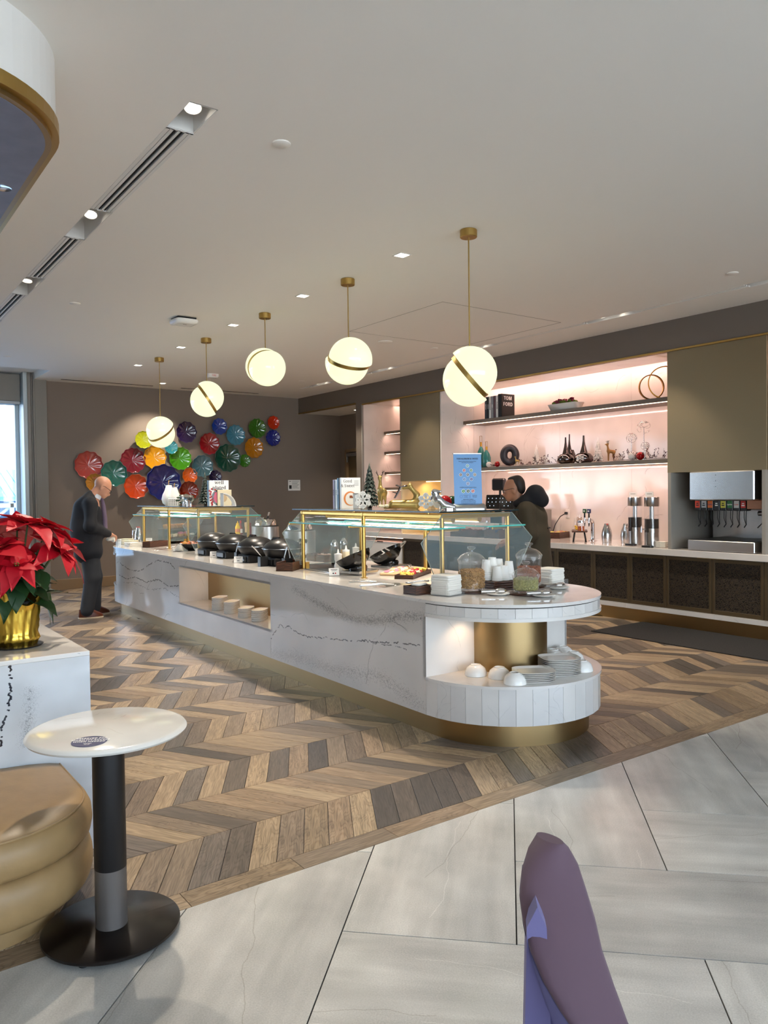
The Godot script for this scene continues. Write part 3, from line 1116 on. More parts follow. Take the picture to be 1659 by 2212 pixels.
func ceiling_fittings():
	# left run: white trays with a gimbal spot, double-slot air diffusers between them
	var zs = [-3.60, -5.29, -7.20, -9.10, -11.0]
	for i in 5:
		var z1 = zs[i]
		var z0 = z1 - (0.30 if i == 0 else 0.70)
		if i > 0: z0 = z1 - 0.66
		var t = thing("light_tray", ["light tray nearest the camera, at the end of the left ceiling slot", "second light tray along the left ceiling slot", "third light tray along the left ceiling slot", "fourth light tray in the left ceiling slot, by the window", "last light tray of the left ceiling slot"][i], "light tray", Vector3(1.56, CEIL, 0))
		var st = S()
		box(st, Vector3(-0.073, 0.15, z0), Vector3(0.073, 0.165, z1))
		box(st, Vector3(-0.073, 0.002, z0), Vector3(-0.069, 0.16, z1))
		box(st, Vector3(0.069, 0.002, z0), Vector3(0.073, 0.16, z1))
		box(st, Vector3(-0.073, 0.002, z0), Vector3(0.073, 0.16, z0 + 0.004))
		box(st, Vector3(-0.073, 0.002, z1 - 0.004), Vector3(0.073, 0.16, z1))
		part(t, "tray", st, "white_paint")
		if i < 4:
			gimbal(Vector3(1.555, CEIL + 0.045, [-3.72, -5.515, -7.51, -9.45][i]), Vector3([1.2, 0.9, 1.2, 1.5][i], 0, [-2.6, -4.3, -7.0, -9.5][i]), ["spotlight with a bright lens nearest the camera, in the left ceiling slot", "second spotlight along the left ceiling slot, between two diffusers", "third spotlight along the left ceiling slot", "farthest spotlight of the left ceiling slot"][i], "", 5.0)
		var za = z0
		var zb = zs[i + 1] if i < 4 else -12.3
		t = thing("air_diffuser", ["long air diffuser with two black slots, nearest of the left run", "second air diffuser of the left run, two dark slots", "third air diffuser of the left run, lit pale by the window", "fourth air diffuser of the left run", "farthest air diffuser of the left run"][i], "air diffuser", Vector3(1.56, CEIL, 0))
		st = S()
		for x in [[-0.073, -0.05], [-0.047, -0.028], [-0.006, 0.008], [0.03, 0.05], [0.053, 0.073]]:
			box(st, Vector3(x[0], -0.002, zb), Vector3(x[1], 0.012, za), 0.001)
		box(st, Vector3(-0.073, -0.002, za - 0.012), Vector3(0.073, 0.012, za))
		box(st, Vector3(-0.073, -0.002, zb), Vector3(0.073, 0.012, zb + 0.012))
		part(t, "frame", st, "white_paint")
		st = S()
		for x in [-0.017, 0.019]:
			box(st, Vector3(x - 0.011, 0.03, zb + 0.01), Vector3(x + 0.011, 0.04, za - 0.01))
			box(st, Vector3(x - 0.002, 0.002, zb + 0.01), Vector3(x + 0.002, 0.03, za - 0.01))
		part(t, "slot", st, "shadow_gap")
	# right run in front of the cabinets
	zs = [-3.2, -5.1, -7.25, -9.35, -11.2]
	for i in 5:
		var t = thing("light_tray", ["light tray at the right edge, over the drinks machine", "light tray of the right run, over the shelf with rings", "light tray of the right run, behind the nearest globe lamp", "light tray of the right run, beyond the second globe lamp", "farthest light tray of the right run, near the hall"][i], "light tray", Vector3(7.05, CEIL, 0))
		var z1 = zs[i]
		var z0 = z1 - 0.72
		var st = S()
		box(st, Vector3(-0.064, 0.12, z0), Vector3(0.064, 0.135, z1))
		box(st, Vector3(-0.064, 0.002, z0), Vector3(-0.06, 0.13, z1))
		box(st, Vector3(0.06, 0.002, z0), Vector3(0.064, 0.13, z1))
		part(t, "tray", st, "white_paint")
		var k = 0
		for z in [z1 - 0.25, z1 - 0.48]:
			k += 1
			gimbal(Vector3(7.05, CEIL + 0.035, z), Vector3(6.6 + 1.0 * (k % 2), 0.3, z + 0.3), ["first", "second"][k - 1] + " spotlight in the " + ["right-edge light tray over the drinks machine", "tray over the shelf with gold rings", "tray behind the nearest globe lamp", "tray beyond the second globe lamp", "farthest tray near the hall"][i], "", 2.6, false)
		t = thing("air_diffuser", ["thin slot diffuser above the gold cabinet by the drinks machine", "thin slot diffuser above the upper shelf", "thin slot diffuser between the two nearest globe lamps", "thin slot diffuser toward the hall", "short slot diffuser over the hall opening"][i], "air diffuser", Vector3(7.05, CEIL, 0))
		var zb = zs[i + 1] if i < 4 else -12.2
		st = S()
		for x in [[-0.064, -0.03], [-0.008, 0.008], [0.03, 0.064]]:
			box(st, Vector3(x[0], -0.001, zb), Vector3(x[1], 0.012, z0), 0.001)
		part(t, "frame", st, "ceiling_paint")
		st = S()
		for x in [-0.019, 0.019]: box(st, Vector3(x - 0.011, 0.03, zb), Vector3(x + 0.011, 0.04, z0))
		part(t, "slot", st, "shadow_gap")
	# recessed downlights over the island
	var n = 0
	for q in [[3.795, -4.947], [3.78, -6.483], [3.778, -8.012], [3.783, -9.565], [4.724, -12.79], [3.78, -11.2], [8.35, -12.35]]:
		var y = CEIL if q[0] < 8 else 3.115
		var t = thing("downlight", ["square recessed downlight nearest the camera, by the largest globe lamp", "second recessed downlight over the island, left of the second globe lamp", "third recessed downlight over the island", "fourth recessed downlight, beside the fourth globe lamp", "recessed downlight in front of the plate wall", "recessed downlight beyond the farthest globe lamp", "round downlight inside the hall opening"][n], "downlight", Vector3(q[0], y, q[1]))
		var st = S()
		var a = 0.045
		box(st, Vector3(-0.055, -0.004, -0.055), Vector3(-a, 0.0, 0.055))
		box(st, Vector3(a, -0.004, -0.055), Vector3(0.055, 0.0, 0.055))
		box(st, Vector3(-a, -0.004, -0.055), Vector3(a, 0.0, -a))
		box(st, Vector3(-a, -0.004, a), Vector3(a, 0.0, 0.055))
		part(t, "trim", st, "lamp_white")
		part(t, "lens", box(S(), Vector3(-a, -0.002, -a), Vector3(a, 0.0, a)), "lamp_face")
		spot(Vector3(q[0], y - 0.012, q[1]), Vector3(q[0], 0, q[1]) + (Vector3(0, 0.6, -0.7) if n == 4 else Vector3(0.001, 0, 0)), [5.5, 5.5, 5.5, 5.5, 4.0, 5.0, 1.5][n], 48.0)
		n += 1
	n = 0
	for q in [[2.063, -3.741], [2.073, -7.94], [6.518, -3.754], [6.565, -7.887], [6.58, -11.358], [2.09, -11.412], [5.766, -7.878]]:
		var r = 0.05 if n < 6 else 0.09
		solo("sprinkler_cover" if n < 6 else "ceiling_speaker", lathe(S(), [Vector2(0, -0.008), Vector2(r - 0.004, -0.008), Vector2(r, -0.005), Vector2(r, 0.004)], 28), "ceiling_paint",
			["flat round sprinkler cover in the middle of the ceiling, by the left light run", "flat round sprinkler cover left of the white wireless unit", "flat round sprinkler cover above the gold cabinet at the right", "small round sprinkler cover between the two nearest globe lamps", "small round sprinkler cover near the hall", "small round sprinkler cover by the window", "round flush ceiling speaker inside the hatch outline"][n], "sprinkler cover" if n < 6 else "speaker", Vector3(q[0], CEIL, q[1]))
		n += 1
	var ap = thing("wireless_unit", "white rounded-square wireless unit fixed to the ceiling", "wireless unit", Vector3(3.201, 3.4, -8.001))
	part(ap, "bracket", box(S(), Vector3(-0.1, -0.012, -0.1), Vector3(0.1, 0.01, 0.1)), "shadow_gap")
	part(ap, "shell", skin(S(), [ring_at(oval(0.125, 0.125, 32, 5.0), -0.012), ring_at(oval(0.13, 0.13, 32, 5.0), -0.03), ring_at(oval(0.12, 0.12, 32, 5.0), -0.05), ring_at(oval(0.09, 0.09, 32, 4.0), -0.058)]), "white_gloss")
	part(ap, "status_light", box(S(), Vector3(-0.02, -0.0595, 0.02), Vector3(0.02, -0.057, 0.03)), "grey_ink")
	var al = thing("fire_alarm", "small white fire alarm strobe with red lettering on the ceiling", "fire alarm", Vector3(5.02, CEIL, -11.42))
	part(al, "body", skin(S(), [ring_at(oval(0.09, 0.06, 24, 4.0), 0), ring_at(oval(0.09, 0.06, 24, 4.0), -0.04), ring_at(oval(0.07, 0.045, 24, 4.0), -0.06)]), "white_gloss")
	part(al, "lens", ball(S(), Vector3(0, -0.075, 0), Vector3(0.025, 0.03, 0.025), 12), "acrylic")
	words(al, "lettering", "FIRE", 0.035, "red_plastic", Transform3D(Basis(), Vector3(0, -0.028, 0.0605)))

# globe pendants: two opal halves slid apart along a brass-edged cut
func pendants():
	# x, z, centre height, cut angle in the picture, tip towards the viewer, slide of the halves
	var info = [[3.837, -4.211, 2.36, -51.0, 8.0, -0.016, "largest globe pendant nearest the camera, cut running down to the right"], [3.819, -5.765, 2.692, -12.0, 27.0, 0.012, "second globe pendant, brass ring sweeping under its belly"], [3.813, -7.326, 2.853, 20.0, -52.0, -0.012, "middle and highest globe pendant, brass ring over its top right"], [3.824, -8.871, 2.683, -57.0, 1.0, -0.015, "fourth globe pendant, thin slanting cut with small studs"], [3.823, -10.457, 2.397, 36.0, 26.0, 0.014, "farthest globe pendant, cut rising to the right in front of the glass plates"]]
	var R = 0.193
	for i in 5:
		var q = info[i]
		var t = thing("globe_pendant", q[6], "pendant lamp", Vector3(q[0], q[2], q[1]))
		part(t, "canopy", cyl(0.062, 0.055, 32, 0.004), "brass_trim", Vector3(0, CEIL - 0.055 - q[2], 0))
		part(t, "rod", tube(S(), [Vector3(0, R, 0), Vector3(0, CEIL - 0.05 - q[2], 0)], 0.005), "brass_trim")
		# the cut plane turned in the picture plane by q[3], then tipped towards the viewer by q[4]
		var view = Basis(Vector3.UP, -atan2(q[0], -q[1]))
		var b = view * Basis(Vector3(0, 0, 1), deg_to_rad(q[3])) * Basis(Vector3.RIGHT, deg_to_rad(q[4]))
		var pr = []
		for k in 15:
			var a = PI / 2 * k / 14.0
			pr.append(Vector2(cos(a) * R if k < 14 else 0.0, sin(a) * R + 0.017))
		pr.push_front(Vector2(0, 0.017))
		var up = part(t, "half_globe", lathe(S(), pr, 40), "globe")
		var s = q[5]
		up.transform = Transform3D(b, b * Vector3(s, 0.0, 0))
		var dn = part(t, "half_globe", up.mesh, "globe")
		dn.transform = Transform3D(b * Basis(Vector3(0, 0, 1), PI), b * Vector3(-s, 0, 0))
		var rg = part(t, "cut_ring", lathe(S(), [Vector2(0, -0.016), Vector2(R - 0.005, -0.016), Vector2(R - 0.005, 0.016), Vector2(0, 0.016)], 40), "brass_trim")
		rg.transform = Transform3D(b, Vector3())
		var l := OmniLight3D.new()
		l.name = numbered(self, "globe_light")
		add_child(l, true)
		l.position = t.position
		l.light_energy = 1.9
		l.light_color = Color(1.0, 0.97, 0.86)
		l.light_size = 0.17
		l.omni_range = 30.0
		l.omni_attenuation = 2.0
		l.shadow_enabled = true

# ---------------------------------------------------------------- island
func uv_face(st, a, b, c, d, u0, u1, v0, v1):   # a lower left, b lower right, c upper right, d upper left as seen
	for q in [[a, u0, v1], [c, u1, v0], [b, u1, v1], [a, u0, v1], [d, u0, v0], [c, u1, v0]]:
		st.set_uv(Vector2(q[1], q[2]))
		st.add_vertex(q[0])

func island():
	var t = thing("buffet_island", "long white marble buffet island with rounded ends and a brass-coloured plinth", "buffet island", ISLE, TH)
	var R = 0.638
	var LEN = 6.56
	part(t, "plinth", plan(S(), stadium(R - 0.073, LEN, 28), 0.0, 0.15), "plinth_metal")
	# long front with the plate niche (u runs from the far end to the near end)
	var st = S()
	var F = func(sf, z0, z1, y0, y1):
		uv_face(sf, Vector3(-R, y0, z0), Vector3(-R, y0, z1), Vector3(-R, y1, z1), Vector3(-R, y1, z0), 1.0 + z0 / LEN, 1.0 + z1 / LEN, 1.0 - (y0 - 0.143) / 0.7, 1.0 - (y1 - 0.143) / 0.7)
	F.call(st, -2.12, 0.0, 0.143, 0.843)
	part(t, "front_panel", st, "marble_front")
	st = S()
	F.call(st, -LEN, -4.262, 0.143, 0.843)
	part(t, "front_panel", st, "marble_front")
	st = S()
	F.call(st, -4.26, -2.122, 0.143, 0.386)
	part(t, "front_panel", st, "marble_front")
	st = S()
	F.call(st, -4.26, -2.122, 0.767, 0.843)
	part(t, "front_panel", st, "marble_front")
	# inside of the niche
	st = S()
	box(st, Vector3(-R, 0.366, -4.28), Vector3(-0.30, 0.386, -2.10))
	box(st, Vector3(-R, 0.767, -4.28), Vector3(-0.30, 0.787, -2.10))
	box(st, Vector3(-R + 0.001, 0.386, -4.28), Vector3(-0.30, 0.767, -4.26))
	box(st, Vector3(-R + 0.001, 0.386, -2.122), Vector3(-0.30, 0.767, -2.10))
	part(t, "niche_lining", st, "marble")
	part(t, "niche_back", box(S(), Vector3(-0.31, 0.386, -4.26), Vector3(-0.29, 0.767, -2.122)), "champagne")
	part(t, "niche_light", box(S(), Vector3(-0.34, 0.762, -4.2), Vector3(-0.325, 0.767, -2.2)), "strip_warm")
	strip(isle(-0.36, 0.758, -3.19), Vector2(1.9, 0.02), Vector3(-0.25, -1, 0).normalized(), 0.16, Color(1, 0.85, 0.68))
	# back side and the far body
	st = S()
	box(st, Vector3(R - 0.02, 0.143, -LEN), Vector3(R, 0.843, 0))
	box(st, Vector3(-0.29, 0.143, -LEN), Vector3(R - 0.02, 0.84, -0.03))
	box(st, Vector3(-R + 0.02, 0.143, -LEN), Vector3(-0.29, 0.84, -4.29))
	box(st, Vector3(-R + 0.02, 0.143, -2.09), Vector3(-0.29, 0.84, -0.03))
	part(t, "body", st, "marble")
	for e in 2:      # the two open round ends: flat end wall, brass drum, tiled tiers
		var T = Transform3D(Basis(Vector3.UP, PI * e), Vector3(0, 0, -LEN * e))
		var w = part(t, "end_wall", box(S(), Vector3(-R, 0.379, -0.03), Vector3(R, 0.758, 0.0)), "marble")
		w.transform = T
		w = part(t, "drum", lathe(S(), [Vector2(0.25, 0.379), Vector2(0.25, 0.76)], 48), "champagne")
		w.transform = T * Transform3D(Basis(), Vector3(0, 0, 0.07))
		for tier in [[0.143, 0.362, "base_tile"], [0.779, 0.836, "band_tile"]]:
			for k in 20:
				var a0 = PI * k / 20.0
				var a1 = PI * (k + 1) / 20.0
				var p0 = Vector2(cos(a0), sin(a0)) * R
				var p1 = Vector2(cos(a1), sin(a1)) * R
				var g = (p1 - p0).normalized() * 0.0008
				p0 += g
				p1 -= g
				var o = part(t, tier[2], prism(S(), [p0, p1, p1 * 0.965, p0 * 0.965], tier[0], tier[1], FLAT), "marble_tile_%d" % (k % 3))
				o.transform = T
		var arc = []
		var inner = []
		for k in 41:
			var a = PI * k / 40.0
			arc.append(Vector2(cos(a), sin(a)) * (R + 0.008))
			inner.append(Vector2(cos(a), sin(a)) * (R - 0.03))
		w = part(t, "tier_shelf", plan(S(), arc, 0.362, 0.379), "marble_top")
		w.transform = T
		w = part(t, "rim", plan(S(), arc, 0.758, 0.779), "marble_top")
		w.transform = T
		st = S()
		plan(st, inner, 0.15, 0.362)
		plan(st, inner, 0.779, 0.84)
		w = part(t, "core", st, "marble")
		w.transform = T
		# downlight under the rim washing the shelf
		var lm = part(t, "rim_light", lathe(S(), [Vector2(0, 0.755), Vector2(0.022, 0.755), Vector2(0.022, 0.758)], 16), "strip_warm")
		lm.transform = T * Transform3D(Basis(), Vector3(-0.36, 0, 0.12))
		if e == 0: spot(isle(-0.36, 0.748, 0.12), isle(-0.40, 0, 0.02), 0.06, 60.0, Color(1, 0.84, 0.66), 0.02)
	part(t, "shadow_joint", plan(S(), stadium(R - 0.006, LEN, 36), 0.836, 0.843), "shadow_gap")
	part(t, "counter_slab", plan(S(), stadium(R + 0.008, LEN, 40), 0.843, 0.862), "marble_top")

func guards():
	for g in 2:
		var z0 = [-0.312, -4.67][g]
		var t = thing("sneeze_guard", ["near sneeze guard, gold frame with glass shelves over the salad bowls", "far sneeze guard, gold frame with glass shelves over the pastries"][g], "sneeze guard", isle(0, CT, 0), TH)
		var top = 0.512
		var r = 0.0165
		var st
		for k in 3:
			var z = z0 - 0.965 * k
			for x in [-0.245, 0.368]:
				part(t, "post", lathe(S(), [Vector2(0, 0), Vector2(0.028, 0), Vector2(0.028, 0.004), Vector2(r, 0.006), Vector2(r, top), Vector2(0, top)], 16), "gold", Vector3(x, 0, z))
			st = S()
			box(st, Vector3(-0.262, top - 0.03, z - r), Vector3(0.385, top + 0.004, z + r), 0.006)
			part(t, "top_bar", st, "gold")
			for x in [-0.30, 0.42]:      # arms that carry the glass shelves
				var s = signf(x)
				st = S()
				tube(st, [Vector3(-0.245 if s < 0 else 0.368, 0.405, z), Vector3((-0.38 if s < 0 else 0.50), 0.405, z)], 0.008)
				tube(st, [Vector3(-0.245 if s < 0 else 0.368, 0.405, z), Vector3((-0.10 if s < 0 else 0.22), 0.405, z)], 0.011)
				part(t, "shelf_arm", st, "gold")
		for x in [-0.245, 0.368]:
			part(t, "rail", box(S(), Vector3(x - 0.014, top - 0.028, z0 - 1.93), Vector3(x + 0.014, top, z0), 0.005), "gold")
		for x in [-0.06, 0.19]:
			part(t, "lamp_tube", lathe(S(), [Vector2(0, 0), Vector2(0.02, 0), Vector2(0.02, 1.72), Vector2(0, 1.72)], 16, Transform3D(Basis(Vector3.RIGHT, -PI / 2), Vector3(x, top - 0.045, z0 - 0.10))), "gold")
			part(t, "light_strip", box(S(), Vector3(x - 0.008, top - 0.068, z0 - 1.80), Vector3(x + 0.008, top - 0.063, z0 - 0.12)), "strip_white")
			strip(isle(x, CT + top - 0.078, z0 - 0.96), Vector2(1.66, 0.022), Vector3.DOWN, 0.55, Color(1.0, 0.93, 0.84))
		part(t, "top_glass", box(S(), Vector3(-0.30, top + 0.012, z0 - 2.02), Vector3(0.43, top + 0.022, z0 + 0.05)), "smoke_glass")
		st = S()
		for x in [-0.301, 0.431]: box(st, Vector3(x - 0.001, top + 0.0115, z0 - 2.02), Vector3(x + 0.001, top + 0.0225, z0 + 0.05))
		for z in [z0 - 2.021, z0 + 0.051]: box(st, Vector3(-0.30, top + 0.0115, z - 0.001), Vector3(0.43, top + 0.0225, z + 0.001))
		part(t, "top_glass_edge", st, "glass_black_edge")
		st = S()
		for z in [z0 - 0.15, z0 - 0.8, z0 - 1.1, z0 - 1.8]:
			for x in [-0.245, 0.368]: lathe(st, [Vector2(0, 0), Vector2(0.012, 0), Vector2(0.012, 0.013), Vector2(0, 0.013)], 12, Transform3D(Basis(), Vector3(x, top, z)))
		part(t, "glass_stud", st, "gold")
		for k in 2:
			var za = z0 + 0.03 - k * 0.985
			for x in [[-0.41, -0.06], [0.15, 0.52]]:
				part(t, "glass_shelf", box(S(), Vector3(x[0], 0.413, za - 0.92), Vector3(x[1], 0.422, za)), "guard_glass")
				st = S()
				for xe in x: box(st, Vector3(xe - 0.001, 0.4125, za - 0.92), Vector3(xe + 0.001, 0.4225, za))
				for zz in [za, za - 0.92]: box(st, Vector3(x[0], 0.4125, zz - 0.001), Vector3(x[1], 0.4225, zz + 0.001))
				part(t, "glass_shelf_edge", st, "teal_edge")
		for k in 2:      # six-sided end panes
			var z = z0 + 0.018 if k == 0 else z0 - 1.948
			var hex = [Vector2(-0.25, top), Vector2(0.395, top), Vector2(0.60, 0.325), Vector2(0.42, 0.04), Vector2(-0.30, 0.04), Vector2(-0.44, 0.325)]
			part(t, "end_pane", prism(S(), hex, z - 0.003, z + 0.003), "end_glass")
			st = S()
			for i in 6:
				var a = hex[i]
				var b = hex[(i + 1) % 6]
				tube(st, [Vector3(a.x, a.y, z), Vector3(b.x, b.y, z)], 0.0028, 6)
			part(t, "pane_edge", st, "pane_rim")
			for x in [-0.20, 0.33]: part(t, "pane_clamp", box(S(), Vector3(x - 0.02, 0.0, z - 0.012), Vector3(x + 0.02, 0.06, z + 0.012), 0.003), "gold")

# ---------------------------------------------------------------- back counter, cabinets, niches
func back_counter():
	var st
	var t
	var end = -2.4
	# plinth, marble strip, worktop
	t = thing("counter_plinth", "bronze plinth and white marble strip under the back counter", "plinth", Vector3.ZERO)
	part(t, "kick_board", box(S(), Vector3(7.665, 0, -11.25), Vector3(7.72, 0.145, end)), "plinth_metal")
	for i in 8:
		var z0 = -11.25 + 1.107 * i
		part(t, "marble_strip", box(S(), Vector3(7.64, 0.145, z0 + 0.001), Vector3(7.72, 0.197, minf(z0 + 1.106, end))), "marble_wall")
	t = thing("worktop", "continuous white marble worktop of the back counter", "worktop", Vector3.ZERO)
	for q in [[-11.25, -9.1], [-9.1, -5.43], [-5.43, -2.4]]:
		part(t, "slab", box(S(), Vector3(7.625, 0.79, q[0] + 0.0005), Vector3(8.66, 0.862, q[1] - 0.0005), 0.003), "marble_wall")
	# cabinets with framed mesh doors
	var edges = [-10.06, -9.53, -9.0, -8.47, -7.94, -7.38, -6.80, -6.216, -5.684, -5.2, -4.647, -4.083, -3.5, -2.95, -2.4]
	var where = ["behind the far end of the island", "second from the white drawers", "third from the white drawers", "seen through the near glass guard, left part", "seen through the near glass guard, right part", "behind the coat of the standing man", "right beside the coat of the standing man", "behind the round end of the island", "first one right of the round end of the island", "under the juice dispensers, by the tall frame joint", "under the left half of the drinks machine", "under the right half of the drinks machine", "cut off by the right edge", "beyond the right edge"]
	for i in 13:
		var a = edges[i]
		var b = edges[i + 1]
		t = thing("cabinet", "dark bronze mesh-front cabinet " + where[i], "cabinet", Vector3(7.66, 0.197, 0))
		part(t, "body", box(S(), Vector3(0.02, 0, a), Vector3(0.9, 0.593, b)), "bronze_door")
		var d = 0.003
		var f = 0.035
		st = S()
		box(st, Vector3(0, 0.004, a + d), Vector3(0.02, 0.585, a + f), 0.001)
		box(st, Vector3(0, 0.004, b - f), Vector3(0.02, 0.585, b - d), 0.001)
		box(st, Vector3(0, 0.004, a + f), Vector3(0.02, f + 0.01, b - f), 0.001)
		box(st, Vector3(0, 0.585 - f, a + f), Vector3(0.02, 0.585, b - f), 0.001)
		var door = part(t, "door", st, "bronze_door")
		part(door, "mesh_panel", box(S(), Vector3(0.009, f, a + f), Vector3(0.016, 0.56, b - f)), "bronze_mesh")
	for i in 4:   # brass pulls under the worktop edge
		var z = [-6.55, -5.75, -4.64, -8.4][i]
		solo("edge_pull", box(S(), Vector3(-0.012, 0, -0.16 if i != 1 else -0.06), Vector3(0.03, 0.004, 0.16 if i != 1 else 0.06), 0.001), "brass_trim", ["slim brass edge pull under the worktop by the beer-style tap", "short slim brass edge pull under the juice dispensers", "slim brass edge pull under the drinks machine", "slim brass edge pull under the worktop behind the near guard"][i], "handle", Vector3(7.64, 0.785, z))
	t = thing("drawer_unit", "white two-drawer unit at the far end of the back counter", "drawers", Vector3(7.65, 0, 0))
	part(t, "body", box(S(), Vector3(0.02, 0.15, -11.24), Vector3(0.9, 0.70, -10.07)), "white_paint")
	for k in 2:
		var dw = part(t, "drawer", box(S(), Vector3(0, 0.17 + 0.275 * k, -11.235), Vector3(0.02, 0.44 + 0.275 * k, -10.075), 0.002), "white_paint")
		part(dw, "finger_pull", box(S(), Vector3(-0.004, 0.425 + 0.275 * k, -10.75), Vector3(0.002, 0.442 + 0.275 * k, -10.58)), "black_satin")
	part(t, "under_light", box(S(), Vector3(0.05, 0.775, -11.2), Vector3(0.07, 0.785, -10.1)), "strip_warm")
	strip(Vector3(7.73, 0.77, -10.65), Vector2(1.1, 0.02), Vector3.DOWN, 0.12, Color(1, 0.72, 0.66))
	# marble linings of the niches
	var X1 = 8.64
	st = S()
	for z in [-11.25, -10.03, -8.81, -7.59, -6.37, -5.15, -3.93, -2.71]:
		box(st, Vector3(X1, 0.862, z + 0.001), Vector3(X1 + 0.05, 3.3, z + 1.219))
	struct("wall_splashback", st, "marble_wall")
	st = S()
	box(st, Vector3(7.73, 0.8625, -11.262), Vector3(X1, 3.078, -11.235))
	box(st, Vector3(7.73, 0.862, -9.165), Vector3(8.4, 3.078, -9.14))
	box(st, Vector3(8.403, 0.862, -9.165), Vector3(X1, 3.078, -9.14))
	box(st, Vector3(7.75, 1.72, -10.21), Vector3(X1, 3.078, -10.19))
	struct("wall_niche_sides", st, "marble_wall")
	struct("trim_7", box(S(), Vector3(7.70, 0.862, -11.262), Vector3(7.735, 3.078, -11.232), 0.003), "wall_grey")
	st = S()
	box(st, Vector3(7.85, 3.078, -11.25), Vector3(8.37, 3.16, -2.4))
	box(st, Vector3(8.37, 3.24, -11.25), Vector3(8.7, 3.3, -2.4))
	struct("ceiling_niche", st, "marble_wall")
	# cove lights along the niches
	var warm = Color(1.0, 0.80, 0.73)
	for q in [[-11.2, -10.23], [-9.1, -5.24], [-4.05, -2.5]]:
		var c = (q[0] + q[1]) / 2.0
		var l = q[1] - q[0]
		t = thing("cove_light", ["glowing cove light strip over the narrow far niche", "long glowing cove light strip over the upper shelf", "cove light strip in the niche at the right edge"][[-11.2, -9.1, -4.05].find(q[0])], "light strip", Vector3(8.385, 3.13, c))
		part(t, "diffuser", box(S(), Vector3(-0.006, -0.008, -l / 2), Vector3(0.006, 0.008, l / 2)), "strip_warm")
		strip(Vector3(8.40, 3.12, c), Vector2(l, 0.02), Vector3(1, -0.5, 0).normalized(), 0.42 * l, warm)
	# long shelves
	for k in 2:
		var y = [2.626, 1.894][k]
		t = thing("wall_shelf", ["upper long brown shelf with the books and gold rings", "lower long brown shelf with the vases and small trees"][k], "shelf", Vector3.ZERO)
		part(t, "board", box(S(), Vector3(8.17, y - 0.052, -9.13), Vector3(X1, y, -5.23), 0.002), "shelf_brown")
		part(t, "light_strip", box(S(), Vector3(8.19, y - 0.058, -9.08), Vector3(8.205, y - 0.052, -5.25)), "strip_warm")
		strip(Vector3(8.21, y - 0.062, -7.17), Vector2(3.8, 0.015), Vector3(0.45, -1, 0).normalized(), 1.5, warm)
	for k in 4:
		var y = [2.612, 2.255, 1.898, 1.621][k]
		t = thing("wall_shelf", ["top", "second", "third", "lowest"][k] + " short brown shelf in the narrow far niche", "shelf", Vector3.ZERO)
		part(t, "board", box(S(), Vector3(8.17, y - 0.045, -11.23), Vector3(X1, y, -10.21), 0.002), "shelf_brown")
		part(t, "light_strip", box(S(), Vector3(8.19, y - 0.05, -11.2), Vector3(8.205, y - 0.045, -10.22)), "strip_warm")
		strip(Vector3(8.21, y - 0.055, -10.72), Vector2(0.95, 0.015), Vector3(0.45, -1, 0).normalized(), 0.22, warm)
	# gold wall cabinets
	for q in [[-10.18, -9.17], [-5.222, -4.086]]:
		t = thing("wall_cabinet", "tall greenish-gold wall cabinet " + ("left of the long shelves" if q[0] < -8 else "over the drinks machine"), "cabinet", Vector3.ZERO)
		part(t, "body", box(S(), Vector3(7.745, 1.712, q[0]), Vector3(X1, 3.078, q[1])), "cabinet_gold")
		part(t, "door", box(S(), Vector3(7.724, 1.712, q[0] + 0.002), Vector3(7.744, 3.068, q[1] - 0.002), 0.002), "cabinet_gold")
	# drinks machine alcove
	t = thing("drinks_alcove", "grey framed alcove around the drinks machine", "alcove", Vector3.ZERO)
	st = S()
	box(st, Vector3(7.67, 0.862, -5.18), Vector3(8.64, 1.712, -5.14), 0.002)
	box(st, Vector3(7.67, 0.862, -4.11), Vector3(8.64, 1.712, -4.07), 0.002)
	part(t, "side_panel", st, "wall_grey")
	part(t, "back_panel", box(S(), Vector3(8.6, 0.862, -5.14), Vector3(8.63, 1.712, -4.11)), "alcove_dark")
	# cream alcove under the far gold cabinet
	t = thing("cream_alcove", "cream lit alcove under the far gold cabinet", "alcove", Vector3.ZERO)
	part(t, "back_panel", box(S(), Vector3(8.60, 0.862, -10.2), Vector3(8.63, 1.712, -9.17)), "marble_wall")
	part(t, "side_panel", box(S(), Vector3(7.75, 0.862, -10.2), Vector3(8.60, 1.712, -10.17)), "cream_wall")
	part(t, "light_strip", box(S(), Vector3(8.2, 1.700, -10.1), Vector3(8.22, 1.711, -9.2)), "strip_warm")
	strip(Vector3(8.21, 1.69, -9.66), Vector2(0.85, 0.02), Vector3(0.4, -1, 0).normalized(), 0.55, Color(1, 0.8, 0.5))

	# floor mat
	st = S()
	box(st, Vector3(6.735, 0.001, -5.50), Vector3(7.64, 0.010, -2.6), 0.003)
	solo("floor_mat", st, "mat_fibre", "dark charcoal floor mat in front of the bronze cabinets", "mat")

